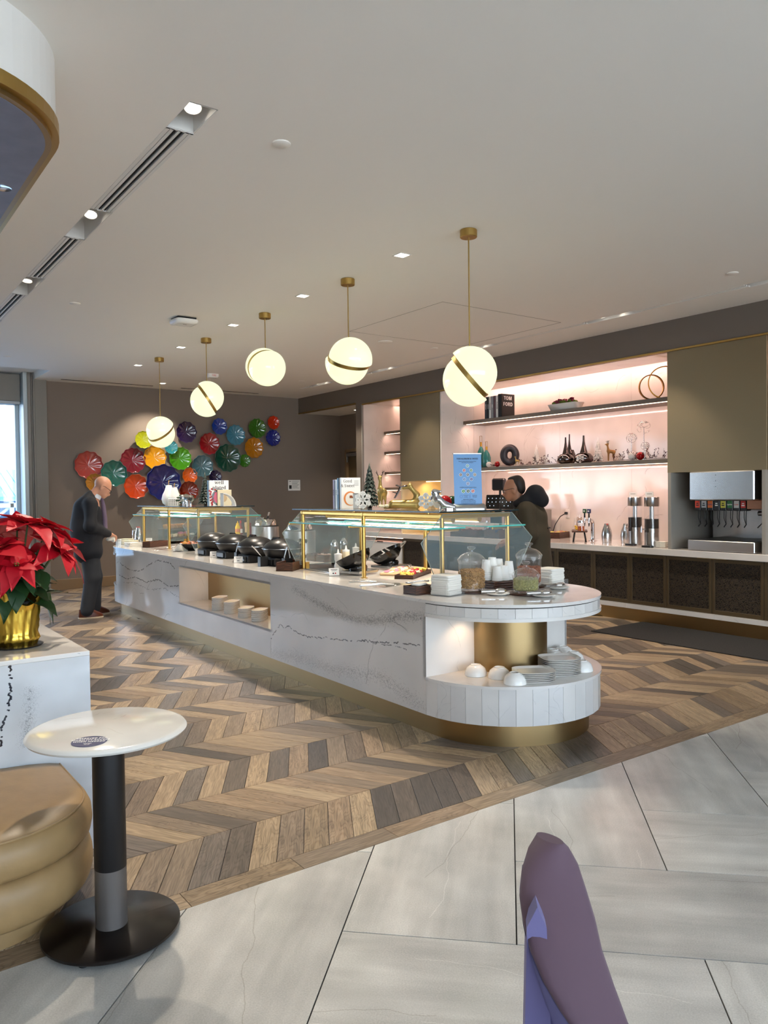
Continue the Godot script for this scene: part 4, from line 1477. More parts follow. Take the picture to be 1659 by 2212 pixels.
# ---------------------------------------------------------------- things on the back counter
func counter_things():
	var st
	var t
	# drinks machine
	t = thing("drinks_machine", "stainless drinks machine with a row of black push levers", "drinks machine", Vector3(0, CT, 0))
	part(t, "hood", box(S(), Vector3(7.69, 0.545, -4.93), Vector3(8.3, 0.85, -4.20), 0.01), "steel")
	st = S()
	for y in [0.69, 0.75, 0.81]: ball(st, Vector3(7.689, y, -4.62), 0.004, 8)
	part(t, "screw", st, "black_satin")
	part(t, "back_plate", box(S(), Vector3(8.30, 0.0, -5.02), Vector3(8.35, 0.6, -4.14)), "steel")
	part(t, "drip_tray", box(S(), Vector3(7.66, 0.004, -4.93), Vector3(8.3, 0.115, -4.18), 0.006), "steel")
	part(t, "drip_grate", box(S(), Vector3(7.68, 0.1152, -4.92), Vector3(8.29, 0.12, -4.19)), "black_satin")
	var cols = ["c23a22", "b9b9bb", "d0641e", "17191d", "c9c24a", "1f6a35", "c8c5c3", "c4261e"]
	for i in 8:
		var z = -4.93 + 0.075 * i
		var v = part(t, "valve", bx(Vector3(0.10, 0.11, 0.066), 0.006), "black_satin", Vector3(7.90, 0.43, z))
		mk("tag_%d" % i, cols[i], 0.4)
		part(v, "tag", bx(Vector3(0.004, 0.075, 0.055)), "tag_%d" % i, Vector3(-0.051, 0.03, 0))
		var s = ["", "", "Fanta", "", "", "Sprite", "Coke", ""][i]
		var face = Basis(Vector3.UP, -PI / 2)
		if s != "": words(v, "lettering", s, 0.02, ["ink", "ink", "navy_print", "ink", "ink", "white_print", "red_plastic", "ink"][i], Transform3D(face, Vector3(-0.0535, 0.066, 0)), true)
		else:
			st = S()
			box(st, Vector3(-0.0545, 0.05, -0.016), Vector3(-0.053, 0.062, 0.016))
			box(st, Vector3(-0.0545, 0.072, -0.012), Vector3(-0.053, 0.082, 0.012))
			part(v, "tag_print", st, "white_print" if i in [3, 7] else "ink")
		st = S()
		for s2 in [-0.012, 0.012]:
			tube(st, [Vector3(-0.01, 0.0, s2), Vector3(-0.015, -0.08, s2 * 0.9), Vector3(0.01, -0.15, 0)], 0.004, 6)
		tube(st, [Vector3(0.01, -0.145, 0), Vector3(-0.03, -0.175, 0)], 0.006, 6)
		part(v, "lever", st, "black_satin")
	part(t, "ice_chute", box(S(), Vector3(7.80, 0.45, -4.34), Vector3(8.1, 0.545, -4.18), 0.006), "skin_olive")
	st = S()
	lathe(st, [Vector2(0, 0), Vector2(0.025, 0), Vector2(0.025, 0.15), Vector2(0, 0.15)], 16, Transform3D(Basis(Vector3.RIGHT, PI / 2), Vector3(8.0, 0.40, -4.32)))
	part(t, "ice_spout", st, "steel_dark")
	st = S()
	for k in [-1, 1]: tube(st, [Vector3(7.97, 0.39, -4.25), Vector3(7.96, 0.3, -4.25 + 0.01 * k), Vector3(7.94, 0.25, -4.25 + 0.05 * k)], 0.007, 6)
	part(t, "ice_lever", st, "black_satin")
	# tall juice dispensers
	for i in 2:
		var p = [Vector3(7.977, 0.862, -5.836), Vector3(7.845, 0.862, -5.511)][i]
		t = thing("coffee_dispenser", ["left", "right"][i] + " tall steel dispenser with dark cold coffee and a card on top", "dispenser", p)
		var r = 0.083
		var yaw = 0.75
		part(t, "base", lathe(S(), [Vector2(0, 0), Vector2(r, 0), Vector2(r, 0.17), Vector2(0, 0.17)], 32), "steel")
		st = S()    # back half of the steel shell climbs up behind the tank
		lathe(st, [Vector2(r + 0.001, 0.17), Vector2(r + 0.001, 0.215)], 24, Transform3D(Basis(Vector3.UP, 0.2)), 0.0, PI)
		part(t, "shell", st, "steel")
		part(t, "coffee", lathe(S(), [Vector2(0, 0.171), Vector2(r - 0.003, 0.171), Vector2(r - 0.003, [0.335, 0.325][i]), Vector2(0, [0.335, 0.325][i])], 32), "sauce_dark")
		part(t, "tank", lathe(S(), [Vector2(r, 0.171), Vector2(r, 0.50)], 32), "jar_glass")
		part(t, "ice_tube", lathe(S(), [Vector2(0.026, 0.17), Vector2(0.026, 0.50)], 20), "steel")
		part(t, "lid", lathe(S(), [Vector2(r, 0.47), Vector2(r + 0.003, 0.475), Vector2(r + 0.003, 0.575), Vector2(r - 0.004, 0.58), Vector2(0, 0.58)], 32), "steel")
		st = S()
		tube(st, [Vector3(-r, 0.205, 0.0), Vector3(-r - 0.05, 0.205, 0.0)], 0.009)
		tube(st, [Vector3(-r - 0.045, 0.235, 0.0), Vector3(-r - 0.045, 0.17, 0.0)], [0.006, 0.012])
		tube(st, [Vector3(-r - 0.045, 0.235, 0.0), Vector3(-r - 0.03, 0.255, 0.01)], 0.005)
		part(t, "tap", st, "chrome").rotation.y = -0.5
		part(t, "drip_tray", skin(S(), [ring_at(oval(0.045, 0.07, 20, 3.0), 0.0), ring_at(oval(0.045, 0.07, 20, 3.0), 0.02)]), "black_satin", Vector3(-r - 0.04, 0, 0.03))
		part(t, "card_holder", box(S(), Vector3(-0.05, 0.58, -0.004), Vector3(0.05, 0.655, 0.0)), "acrylic", Vector3.ZERO, Vector3(-0.2, -yaw, 0))
		var cd = part(t, "card", box(S(), Vector3(-0.045, 0.585, 0.0), Vector3(0.045, 0.65, 0.001)), "card_white", Vector3.ZERO, Vector3(-0.2, -yaw, 0))
		part(cd, "print", box(S(), Vector3(-0.03, 0.624, 0.001), Vector3(0.03, 0.630, 0.0015)), "grey_ink")
	# steel jugs
	for i in 2:
		var p = [Vector3(8.022, 0.862, -6.289), Vector3(8.144, 0.862, -6.095)][i]
		t = thing("steel_jug", ["brushed steel jug with an orange lid lever", "brushed steel jug half hidden behind the left dispenser"][i], "jug", p, 0.75)
		part(t, "body", lathe(S(), [Vector2(0, 0), Vector2(0.056, 0), Vector2(0.058, 0.02), Vector2(0.066, 0.09), Vector2(0.060, 0.15), Vector2(0.042, 0.20), Vector2(0.034, 0.225), Vector2(0, 0.225)], 32), "steel")
		part(t, "lid", lathe(S(), [Vector2(0.034, 0.225), Vector2(0.03, 0.245), Vector2(0, 0.25)], 24), "chrome")
		st = S()
		prism(st, [Vector2(0.02, 0.21), Vector2(0.055, 0.245), Vector2(0.02, 0.24)], -0.012, 0.012)
		part(t, "spout", st, "chrome")
		st = S()
		tube(st, [Vector3(-0.03, 0.215, 0), Vector3(-0.075, 0.215, 0), Vector3(-0.095, 0.18, 0), Vector3(-0.098, 0.13, 0)], [0.009, 0.01, 0.01, 0.007])
		part(t, "handle", st, "steel_dark" if i == 0 else "chrome")
		part(t, "lever", box(S(), Vector3(-0.085, 0.235, -0.012), Vector3(-0.03, 0.245, 0.012), 0.004), "red_plastic" if i == 0 else "black_satin")
	# tap column with two levers
	t = thing("tap_column", "chrome tap column with one green and one navy tap badge", "tap", Vector3(8.272, 0.862, -6.708), -0.2)
	st = S()
	tube(st, [Vector3(0, 0.0, 0), Vector3(0, 0.22, 0), Vector3(-0.004, 0.245, 0), Vector3(-0.02, 0.265, 0.0), Vector3(-0.05, 0.272, 0.0)], 0.027, 16)
	part(t, "column", st, "chrome")
	part(t, "foot", lathe(S(), [Vector2(0, 0), Vector2(0.055, 0), Vector2(0.055, 0.006), Vector2(0.03, 0.02), Vector2(0.027, 0.04)], 24), "chrome")
	st = S()
	tube(st, [Vector3(-0.05, 0.272, -0.075), Vector3(-0.05, 0.272, 0.02)], 0.012, 10)
	part(t, "cross_bar", st, "chrome")
	for k in 2:
		var z = [-0.075, 0.012][k]
		st = S()
		tube(st, [Vector3(-0.075, 0.19, z), Vector3(-0.075, 0.235, z)], [0.006, 0.011])
		tube(st, [Vector3(-0.075, 0.30, z), Vector3(-0.075, 0.375, z)], [0.012, 0.01])
		var v = part(t, "valve", st, "black_satin")
		part(v, "collar", tube(S(), [Vector3(-0.075, 0.235, z), Vector3(-0.075, 0.305, z)], 0.013), "chrome")
		part(v, "badge", box(S(), Vector3(-0.083, 0.365, z - 0.033), Vector3(-0.067, 0.42, z + 0.033), 0.003), ["badge_green", "navy_print"][k])
		part(v, "badge_print", box(S(), Vector3(-0.0845, 0.385, z - 0.015), Vector3(-0.083, 0.40, z + 0.015)), "white_print")
	# small wooden riser with syrup, jar, bottle
	var rp = Vector3(8.08, 0.862, -6.772)
	t = thing("serving_riser", "low wooden riser with splayed dark legs on the back counter", "riser", rp, 0.7)
	part(t, "top", box(S(), Vector3(-0.21, 0.125, -0.10), Vector3(0.21, 0.145, 0.10), 0.008), "walnut")
	for k in 4:
		part(t, "leg", tube(S(), [Vector3((0.15 if k & 1 else -0.15), 0.126, (0.06 if k & 2 else -0.06)), Vector3((0.185 if k & 1 else -0.185), 0.0, (0.08 if k & 2 else -0.08))], 0.011), "black_satin")
	var on = func(x, z): return rp + Basis(Vector3.UP, 0.7) * Vector3(x, 0.145, z)
	t = thing("syrup_pitcher", "small glass pitcher of amber syrup on the wooden riser", "pitcher", on.call(-0.16, 0.02))
	part(t, "syrup", cyl(0.042, 0.06, 24), "tea")
	part(t, "glass", lathe(S(), [Vector2(0.045, 0), Vector2(0.045, 0.12)], 24), "jar_glass")
	part(t, "lid", lathe(S(), [Vector2(0.047, 0.105), Vector2(0.047, 0.13), Vector2(0, 0.135)], 24), "chrome")
	t = thing("lemon_jar", "clear glass jar with yellow lemon pieces on the wooden riser", "jar", on.call(-0.05, -0.02))
	part(t, "glass", lathe(S(), [Vector2(0, 0.001), Vector2(0.05, 0.001), Vector2(0.055, 0.03), Vector2(0.05, 0.15), Vector2(0.04, 0.17)], 24), "jar_glass")
	st = S()
	for k in 7: ball(st, Vector3(rng.randf_range(-0.03, 0.03), 0.018 + 0.006 * k, rng.randf_range(-0.03, 0.03)), Vector3(0.018, 0.012, 0.016), 8)
	part(t, "lemon", st, "mustard")
	t = thing("nut_bottle", "tall clear bottle filled with brown nuts behind the chrome tap", "bottle", on.call(0.14, 0.0))
	part(t, "glass", lathe(S(), [Vector2(0, 0), Vector2(0.045, 0), Vector2(0.05, 0.03), Vector2(0.04, 0.12), Vector2(0.036, 0.2)], 24), "jar_glass")
	st = S()
	for k in 60:
		var a = rng.randf() * TAU
		var y = rng.randf()
		ball(st, Vector3(cos(a) * 0.034 * (1.0 - 0.2 * y), 0.012 + 0.15 * y, sin(a) * 0.034 * (1.0 - 0.2 * y)), Vector3(0.01, 0.007, 0.008), 6)
	part(t, "nuts", st, "pasta_brown").set_meta("kind", "stuff")
	# box of packets left of the riser
	packet_box("walnut box of yellow and pink sweetener packets by the wooden riser", Vector3(8.448, 0.862, -7.444), 0.3, Vector3(0.34, 0.085, 0.16), ["f0dc7a", "d98a86"], "")
	# acrylic napkin stand
	t = thing("napkin_stand", "small clear acrylic stand of napkins right of the dispensers", "napkin stand", Vector3(7.797, 0.862, -5.343), 0.1)
	st = S()
	box(st, Vector3(-0.05, 0, -0.07), Vector3(0.05, 0.004, 0.07))
	box(st, Vector3(-0.05, 0, -0.072), Vector3(-0.046, 0.12, 0.0))
	box(st, Vector3(0.046, 0, -0.07), Vector3(0.05, 0.06, 0.07))
	part(t, "holder", st, "acrylic")
	for k in 6: part(t, "napkin", box(S(), Vector3(-0.04, 0.006 + 0.011 * k, -0.06), Vector3(0.04, 0.0155 + 0.011 * k, 0.06), 0.003), "napkin_white", Vector3.ZERO, Vector3(0, 0.05 * sin(k * 2.0), 0))
	# outlet and plug
	t = thing("wall_outlet", "white wall outlet plate on the marble splashback", "outlet", Vector3(8.638, 1.20, -7.45))
	part(t, "plate", box(S(), Vector3(-0.006, -0.06, -0.038), Vector3(0, 0.06, 0.038), 0.002), "white_gloss")
	t = thing("power_cord", "black plug and cord hanging from the wall outlet", "cord", Vector3.ZERO)
	part(t, "plug", box(S(), Vector3(8.59, 1.19, -7.475), Vector3(8.632, 1.225, -7.44), 0.006), "black_satin")
	part(t, "cable", tube(S(), [Vector3(8.6, 1.205, -7.46), Vector3(8.56, 1.16, -7.52), Vector3(8.5, 1.05, -7.56), Vector3(8.46, 0.95, -7.57), Vector3(8.45, 0.875, -7.55)], 0.006), "black_satin")
	# grey appliance behind the standing man
	t = thing("grey_appliance", "plain grey boxy appliance standing behind the man in the olive coat", "appliance", Vector3(8.35, CT, -7.95))
	part(t, "casing", box(S(), Vector3(-0.18, 0, -0.28), Vector3(0.2, 0.40, 0.28), 0.006), "wall_grey")
	part(t, "front_panel", box(S(), Vector3(-0.186, 0.02, -0.26), Vector3(-0.18, 0.38, 0.26), 0.002), "steel_dark")
	# ordering terminals
	for i in 2:
		var p = [Vector3(8, 1.282, -8.267), Vector3(8, 1.285, -7.975)][i]
		p.y = CT
		t = thing("order_terminal", ["left", "right"][i] + " black touch terminal with a keypad screen beside the blue sign", "terminal", p, -1.15)
		part(t, "stand", bx(Vector3(0.16, 0.40, 0.06), 0.006), "black_satin", Vector3(0, 0, -0.04))
		part(t, "foot", bx(Vector3(0.2, 0.02, 0.18), 0.004), "black_satin")
		var sc = part(t, "screen", box(S(), Vector3(-0.13, -0.11, -0.012), Vector3(0.13, 0.11, 0.012), 0.006), "screen_black", Vector3(0, 0.51, 0.02), Vector3(-0.25, 0, 0))
		st = S()
		for k in 10:
			var x = -0.09 + 0.06 * (k % 4) + (0.03 if k > 7 else 0.0)
			var y = 0.055 - 0.055 * (k / 4)
			box(st, Vector3(x - 0.005, y - 0.005, 0.012), Vector3(x + 0.005, y + 0.005, 0.0128))
		part(sc, "key_marks", st, "screen_mark")
		part(t, "status_light", bx(Vector3(0.05, 0.012, 0.004)), "blue_led", Vector3(0.0, 0.385, 0.0))
	t = thing("scanner_head", "black scanner head above the left ordering terminal", "scanner", Vector3(8.15, 1.621, -8.331), -1.15)
	part(t, "head", box(S(), Vector3(-0.10, -0.08, -0.05), Vector3(0.10, 0.10, 0.05), 0.02), "black_satin")
	part(t, "stalk", tube(S(), [Vector3(0, -0.05, -0.04), Vector3(0, -0.7588, -0.06)], 0.02), "black_satin")
	# odds and ends seen through the glass guard: long walnut box, cups, jar
	packet_box("long walnut box on the back counter, seen through the near guard glass", Vector3(7.85, 0.862, -8.699), 0.0, Vector3(0.16, 0.10, 0.6), ["8a4a3a", "6a3a2c"], "")
	solo("pump_bottle", lathe(S(), [Vector2(0, 0), Vector2(0.04, 0), Vector2(0.045, 0.12), Vector2(0.03, 0.16), Vector2(0.018, 0.19), Vector2(0.018, 0.24), Vector2(0, 0.245)], 20), "silver", "small silver pump bottle behind the glass of the near guard", "bottle", Vector3(7.9, 0.862, -8.332))
	packet_box("dark crate of small bottles beside the ordering terminals", Vector3(7.85, 0.862, -8.108), 0.0, Vector3(0.16, 0.12, 0.3), ["5a2c24", "2a3a5c"], "")

func packet_box(label, at, turn, size, cols, group, called = "walnut_box"):
	var t = thing(called, label, "box", at, turn, group)
	walnut_box(t, size)
	var nx = maxi(3, int(size.x / 0.016))
	var nz = maxi(1, int(size.z / 0.07))
	for i in cols.size(): 
		if not M.has("pk" + cols[i]): mk("pk" + cols[i], cols[i], 0.6)
	var sts = []
	for c in cols: sts.append(S())
	for i in nx:
		for j in nz:
			var x = -size.x / 2 + size.x * (i + 0.7) / (nx + 0.4)
			var z = -size.z / 2 + size.z * (j + 0.5) / nz
			var T = Transform3D(Basis(Vector3(0, 0, 1), rng.randf_range(-0.25, 0.25)) * Basis(Vector3.UP, rng.randf_range(-0.2, 0.2)), Vector3(x, size.y * rng.randf_range(0.32, 0.5), z))
			box(sts[(i * cols.size() / nx + rng.randi() % 2) % cols.size()], Vector3(-0.002, -size.y * 0.25, -0.028), Vector3(0.002, size.y * rng.randf_range(0.55, 0.7), 0.028), 0.0, T)
	for i in cols.size(): part(t, "packets", sts[i], "pk" + cols[i]).set_meta("kind", "stuff")
	return t

func walnut_box(t, s, wall = 0.009):
	var st = S()
	box(st, Vector3(-s.x / 2, 0, -s.z / 2), Vector3(s.x / 2, wall, s.z / 2))
	part(t, "base", st, "walnut")
	for k in [-1, 1]:
		part(t, "long_side", box(S(), Vector3(-s.x / 2, 0, -wall / 2), Vector3(s.x / 2, s.y, wall / 2), 0.001), "walnut", Vector3(0, 0, k * (s.z - wall) / 2))
		part(t, "short_side", box(S(), Vector3(-wall / 2, 0, -s.z / 2 + wall), Vector3(wall / 2, s.y, s.z / 2 - wall), 0.001), "walnut", Vector3(k * (s.x - wall) / 2, 0, 0))

# ---------------------------------------------------------------- shelf decorations
func pine(t, h, r, mat, tiers, seedn):
	var g := RandomNumberGenerator.new()
	g.seed = seedn
	part(t, "trunk", cyl(r * 0.18, h * 0.2, 10), "twig" if mat == "tree_green" else mat)
	var st = S()
	for k in tiers:
		var f = float(k) / tiers
		var y = h * (0.06 + 0.80 * f)
		var rr = r * (1.0 - f * 0.86)
		var n = maxi(6, int(13 * (1.0 - f * 0.5)))
		var dy = h * 0.95 / tiers
		for i in n:
			var a = TAU * (i + 0.5 * (k % 2)) / n + g.randf_range(-0.1, 0.1)
			var e = Vector3(cos(a), 0, sin(a))
			var s = Vector3(-sin(a), 0, cos(a))
			var tip = e * rr * g.randf_range(0.9, 1.08) + Vector3.UP * (y - dy * 0.25)
			var root = e * rr * 0.25 + Vector3.UP * (y + dy * 1.1)
			var mid = e * rr * 0.72 + Vector3.UP * (y + dy * 0.42)
			var w = rr * 2.4 / n + 0.004
			var up = e * 0.35 + Vector3.UP
			var l = mid + s * w
			var q = mid - s * w
			tri(st, root, l, mid + up * w * 0.25, up)
			tri(st, root, q, mid + up * w * 0.25, up)
			tri(st, tip, l, mid + up * w * 0.25, up)
			tri(st, tip, q, mid + up * w * 0.25, up)
			tri(st, root, l, tip, -up)
			tri(st, root, q, tip, -up)
	lathe(st, [Vector2(r * 0.2, h * 0.80), Vector2(r * 0.09, h * 0.88), Vector2(0, h)], 10)
	part(t, "branches", st, mat)

func deer(t, h, mat, turned = false, antler = "twig"):
	# x is the way it faces
	var s = h
	part(t, "body", melt([
		[Vector3(-0.13, 0.46, 0) * s, Vector3(0.10, 0.50, 0) * s, 0.085 * s, 0.08 * s],
		[Vector3(0.10, 0.50, 0) * s, Vector3(0.155, 0.80, 0) * s, 0.06 * s, 0.038 * s],
		[Vector3(0.155, 0.82, 0) * s, Vector3((0.04 if turned else 0.27), 0.81, 0) * s, 0.042 * s, 0.022 * s],
		[Vector3(0.12, 0.84, 0.03) * s, Vector3(0.09, 0.88, 0.07) * s, 0.016 * s, 0.006 * s],
		[Vector3(0.12, 0.84, -0.03) * s, Vector3(0.09, 0.88, -0.07) * s, 0.016 * s, 0.006 * s],
		[Vector3(-0.2, 0.5, 0) * s, Vector3(-0.24, 0.44, 0) * s, 0.025 * s, 0.012 * s],
		[Vector3(-0.15, 0.42, 0.05) * s, Vector3(-0.13, 0.26, 0.055) * s, 0.055 * s, 0.028 * s], [Vector3(-0.13, 0.26, 0.055) * s, Vector3(-0.16, 0.01, 0.05) * s, 0.024 * s, 0.015 * s],
		[Vector3(-0.15, 0.42, -0.05) * s, Vector3(-0.13, 0.26, -0.055) * s, 0.055 * s, 0.028 * s], [Vector3(-0.13, 0.26, -0.055) * s, Vector3(-0.16, 0.01, -0.05) * s, 0.024 * s, 0.015 * s],
		[Vector3(0.10, 0.44, 0.045) * s, Vector3(0.11, 0.01, 0.045) * s, 0.04 * s, 0.015 * s],
		[Vector3(0.10, 0.44, -0.045) * s, Vector3(0.11, 0.01, -0.045) * s, 0.04 * s, 0.015 * s]], 0.03 * s, 50.0 / s), mat)
	var st = S()
	for k in [-1, 1]:
		var b = Vector3(0.15, 0.85, 0.025 * k) * s
		tube(st, [b, b + Vector3(-0.02, 0.06, 0.05 * k) * s, b + Vector3(0.0, 0.15, 0.06 * k) * s], [0.012 * s, 0.01 * s, 0.006 * s], 6)
		tube(st, [b + Vector3(-0.02, 0.06, 0.05 * k) * s, b + Vector3(0.06, 0.11, 0.06 * k) * s], 0.007 * s, 6)
		tube(st, [b + Vector3(-0.01, 0.09, 0.055 * k) * s, b + Vector3(-0.07, 0.14, 0.08 * k) * s], 0.007 * s, 6)
	part(t, "antler", st, antler)

func flake_mesh(r, w, th):
	var st = S()
	for k in 6:
		var b = Basis(Vector3(0, 0, 1), TAU * k / 6)
		var T = Transform3D(b, Vector3())
		box(st, Vector3(-w, 0, -th), Vector3(w, r, th), 0.0, T)
		for y in [0.45, 0.7]:
			for s in [-1, 1]:
				box(st, Vector3(-w * 0.8, 0, -th), Vector3(w * 0.8, r * (0.42 if y < 0.6 else 0.3), th), 0.0, T * Transform3D(Basis(Vector3(0, 0, 1), -s * 0.9), Vector3(0, r * y, 0)))
	prism(st, oval(r * 0.2, r * 0.2, 6), -th, th)
	return fin(st)

func garland(label, a, b, n, h):
	var t = thing("berry_garland", label, "garland", a)
	var st = S()
	var be = S()
	var d = b - a
	var k = 0
	for i in n:
		var p = d * rng.randf() + Vector3(rng.randf_range(-0.05, 0.02), 0.01, 0)
		var q = p + Vector3(rng.randf_range(-0.03, 0.03), rng.randf_range(0.1, 1.0) * h, rng.randf_range(-0.10, 0.10))
		tube(st, [p, (p + q) * 0.5 + Vector3(0, 0.012, 0), q], 0.0015, 5)
		for j in 4:
			ball(be, p.lerp(q, rng.randf_range(0.2, 1.0)) + Vector3(rng.randf_range(-0.012, 0.012), rng.randf_range(-0.004, 0.012), rng.randf_range(-0.012, 0.012)), 0.0062, 6)
	tube(st, [Vector3(0, 0.01, 0), d * 0.5 + Vector3(0.03, 0.02, 0), d + Vector3(0, 0.01, 0)], 0.003, 6)
	part(t, "twigs", st, "twig")
	part(t, "berries", be, "berry").set_meta("kind", "stuff")

func book(size, cover, spine_txt, label, at, turn, group = "", page = "napkin_white"):
	# spine on -x, front cover on +z; size = (width, height, thickness)
	var t = thing("book", label, "book", at, turn, group)
	var s = size
	var st = S()
	box(st, Vector3(0, 0, -s.z / 2), Vector3(0.004, s.y, s.z / 2), 0.001)
	box(st, Vector3(0, 0, s.z / 2 - 0.003), Vector3(s.x, s.y, s.z / 2), 0.001)
	box(st, Vector3(0, 0, -s.z / 2), Vector3(s.x, s.y, -s.z / 2 + 0.003), 0.001)
	part(t, "cover", st, cover)
	part(t, "pages", box(S(), Vector3(0.004, 0.004, -s.z / 2 + 0.003), Vector3(s.x - 0.005, s.y - 0.004, s.z / 2 - 0.003)), page)
	if spine_txt != "":
		words(t, "spine_lettering", spine_txt, s.z * 0.55, "white_print" if cover != "white_gloss" and cover != "cover_lilac" else "ink", Transform3D(Basis(Vector3.UP, -PI / 2) * Basis(Vector3(0, 0, 1), -PI / 2), Vector3(-0.0006, s.y * 0.55, 0)), true)
	return t

func shelf_decor():
	var st
	var t
	# books
	var z = -8.685
	var bw = [[0.05, "charcoal", "STUDIO"], [0.035, "ink", "NOIR"], [0.045, "white_gloss", "CHANEL"], [0.05, "cover_grey", "CITY"], [0.045, "cover_plum", "HOUSE"], [0.05, "white_gloss", "VOGUE"]]
	for i in 6:
		book(Vector3(0.26, 0.33, bw[i][0]), bw[i][1], ["STYLE", "DESIGN", "FASHION", "ART", "", "FLOWER"][i], ["charcoal book at the left end of the upper shelf row", "thin black book second in the upper shelf row", "white-spined book third in the upper shelf row", "grey book in the middle of the upper shelf row", "plum-brown book beside the grey one on the upper shelf", "white-spined book next to the large black book"][i], Vector3(8.21, 2.626, z + bw[i][0] / 2), 0.0, "", "napkin_white")
		z += bw[i][0] + 0.003
	t = book(Vector3(0.27, 0.345, 0.075), "ink", "", "large black book with white title lettering on the upper shelf", Vector3(8.20, 2.626, z + 0.04), 0.0)
	words(t, "title_lettering", "TOM\nFORD", 0.075, "white_print", Transform3D(Basis(), Vector3(0.13, 0.24, 0.038)), true)
	# flower trough
	var p = Vector3(8.3, 2.626, -7.182)
	t = thing("flower_trough", "white square-ended trough planted with dark pink flowers and moss", "planter", p)
	var rs = []
	for k in [[0.0, 0.10, 0.30], [0.012, 0.115, 0.33], [0.085, 0.15, 0.40], [0.09, 0.15, 0.405], [0.086, 0.142, 0.395]]:
		rs.append([Vector3(-k[1] / 2 - 0.02, k[0], -k[2] / 2 - 0.04), Vector3(k[1] / 2 + 0.02, k[0], -k[2] / 2 - 0.04), Vector3(k[1] / 2 + 0.02, k[0], k[2] / 2 + 0.04), Vector3(-k[1] / 2 - 0.02, k[0], k[2] / 2 + 0.04)])
	part(t, "trough", skin(S(), rs, [1, 2, 3]), "porcelain")
	st = S()
	for i in 40: ball(st, Vector3(rng.randf_range(-0.07, 0.07), 0.10, rng.randf_range(-0.19, 0.19)), rng.randf_range(0.02, 0.035), 8)
	part(t, "moss", st, "moss").set_meta("kind", "stuff")
	for i in 9:
		st = S()
		for j in 9:
			var a = TAU * j * 0.382
			var k = 0.018 + 0.002 * j
			ball(st, Vector3(cos(a) * k, 0.02 - j * 0.0016, sin(a) * k), Vector3(0.02, 0.007, 0.014), 8)
		part(t, "flower", st, "flower_plum", Vector3([-0.03, 0.02, -0.05, 0.0, 0.03, -0.04, 0.04, 0.0, -0.02][i], 0.115 + 0.02 * sin(i * 2.1), [-0.15, -0.12, -0.08, -0.10, -0.04, 0.03, 0.07, 0.1, 0.13][i]), Vector3(sin(i * 1.7) * 0.5, i, cos(i * 2.3) * 0.5))
	# interlocking rings
	for i in 2:
		p = [Vector3(8.3, 2.626, -5.829), Vector3(8.36, 2.626, -5.676)][i]
		var R = [0.155, 0.20][i]
		st = S()
		lathe(st, [Vector2(R - 0.012, -0.018), Vector2(R, -0.018), Vector2(R, 0.018), Vector2(R - 0.012, 0.018), Vector2(R - 0.012, -0.018)], 64, Transform3D(Basis(Vector3.UP, [-0.62, -0.9][i]) * Basis(Vector3.RIGHT, PI / 2), Vector3(0, R, 0)))
		solo("gold_ring", st, "ring_gold", ["smaller standing gold ring ornament on the upper shelf", "larger gold ring ornament cut off by the gold cabinet"][i], "ornament", p)
	# lower shelf, left to right
	for i in 2:
		p = [Vector3(8.36, 1.894, -8.936), Vector3(8.3, 1.894, -8.749)][i]
		var k = [0.50, 0.40][i]
		t = thing("bottle_vase", ["taller teal bottle vase with a gold loop stopper", "shorter teal bottle vase with a gold loop stopper"][i], "vase", p)
		part(t, "bottle", lathe(S(), [Vector2(0, 0), Vector2(0.055, 0), Vector2(0.066, 0.02), Vector2(0.066, k * 0.38), Vector2(0.05, k * 0.52), Vector2(0.022, k * 0.64), Vector2(0.016, k * 0.68)], 28), "teal_glaze")
		part(t, "neck", lathe(S(), [Vector2(0.018, k * 0.67), Vector2(0.018, k * 0.8), Vector2(0, k * 0.8)], 16), "ring_gold")
		st = S()
		for q in [[-0.018, -0.013], [0.013, 0.018]]: box(st, Vector3(-0.003, k * 0.8, q[0]), Vector3(0.003, k, q[1]))
		box(st, Vector3(-0.003, k - 0.005, -0.018), Vector3(0.003, k, 0.018))
		box(st, Vector3(-0.003, k * 0.8, -0.018), Vector3(0.003, k * 0.8 + 0.005, 0.018))
		part(t, "loop_stopper", st, "ring_gold").rotation.y = 0.6
	var q4 = [[Vector3(8.22, 1.894, -8.615), 0.042, "white_matt", "white ball ornament in front of the teal vases"], [Vector3(8.23, 1.894, -8.447), 0.042, "red_gloss", "red ball ornament left of the black ring-shaped vase"], [Vector3(8.24, 1.894, -6.064), 0.055, "white_matt", "white ball ornament beside the wire orb stands"], [Vector3(8.22, 1.894, -5.934), 0.05, "red_gloss", "shiny red ball ornament beside the wire orb stands"]]
	for q in q4: solo("ball_ornament", ball(S(), Vector3(0, q[1], 0), q[1], 24), q[2], q[3], "ornament", q[0])
	t = thing("ring_vase", "charcoal oval vase with a round hole through it", "vase", Vector3(8.3, 1.894, -8.256), -0.75)
	st = S()
	var rings = []
	for i in 41:
		var a = TAU * i / 40.0
		var c = Vector3(cos(a) * 0.087, 0.17 + sin(a) * 0.105, 0)
		var n = Vector3(cos(a), sin(a) * 1.2, 0).normalized()
		var ring = []
		for k in 16:
			var b = TAU * k / 16.0
			ring.append(c + n * cos(b) * 0.055 + Vector3(0, 0, sin(b) * 0.065))
		rings.append(ring)
	for i in 40:
		st.set_smooth_group(1)
		for k in 16:
			var l = (k + 1) % 16
			var m = (rings[i][0] + rings[i][8]) * 0.5
			quad(st, rings[i][k], rings[i][l], rings[i + 1][l], rings[i + 1][k], rings[i][k] - m)
	part(t, "body", st, "charcoal")
	t = thing("deer_figure", "small golden deer figurine right of the black ring-shaped vase", "figurine", Vector3(8.21, 1.894, -8.017), PI * 0.75)
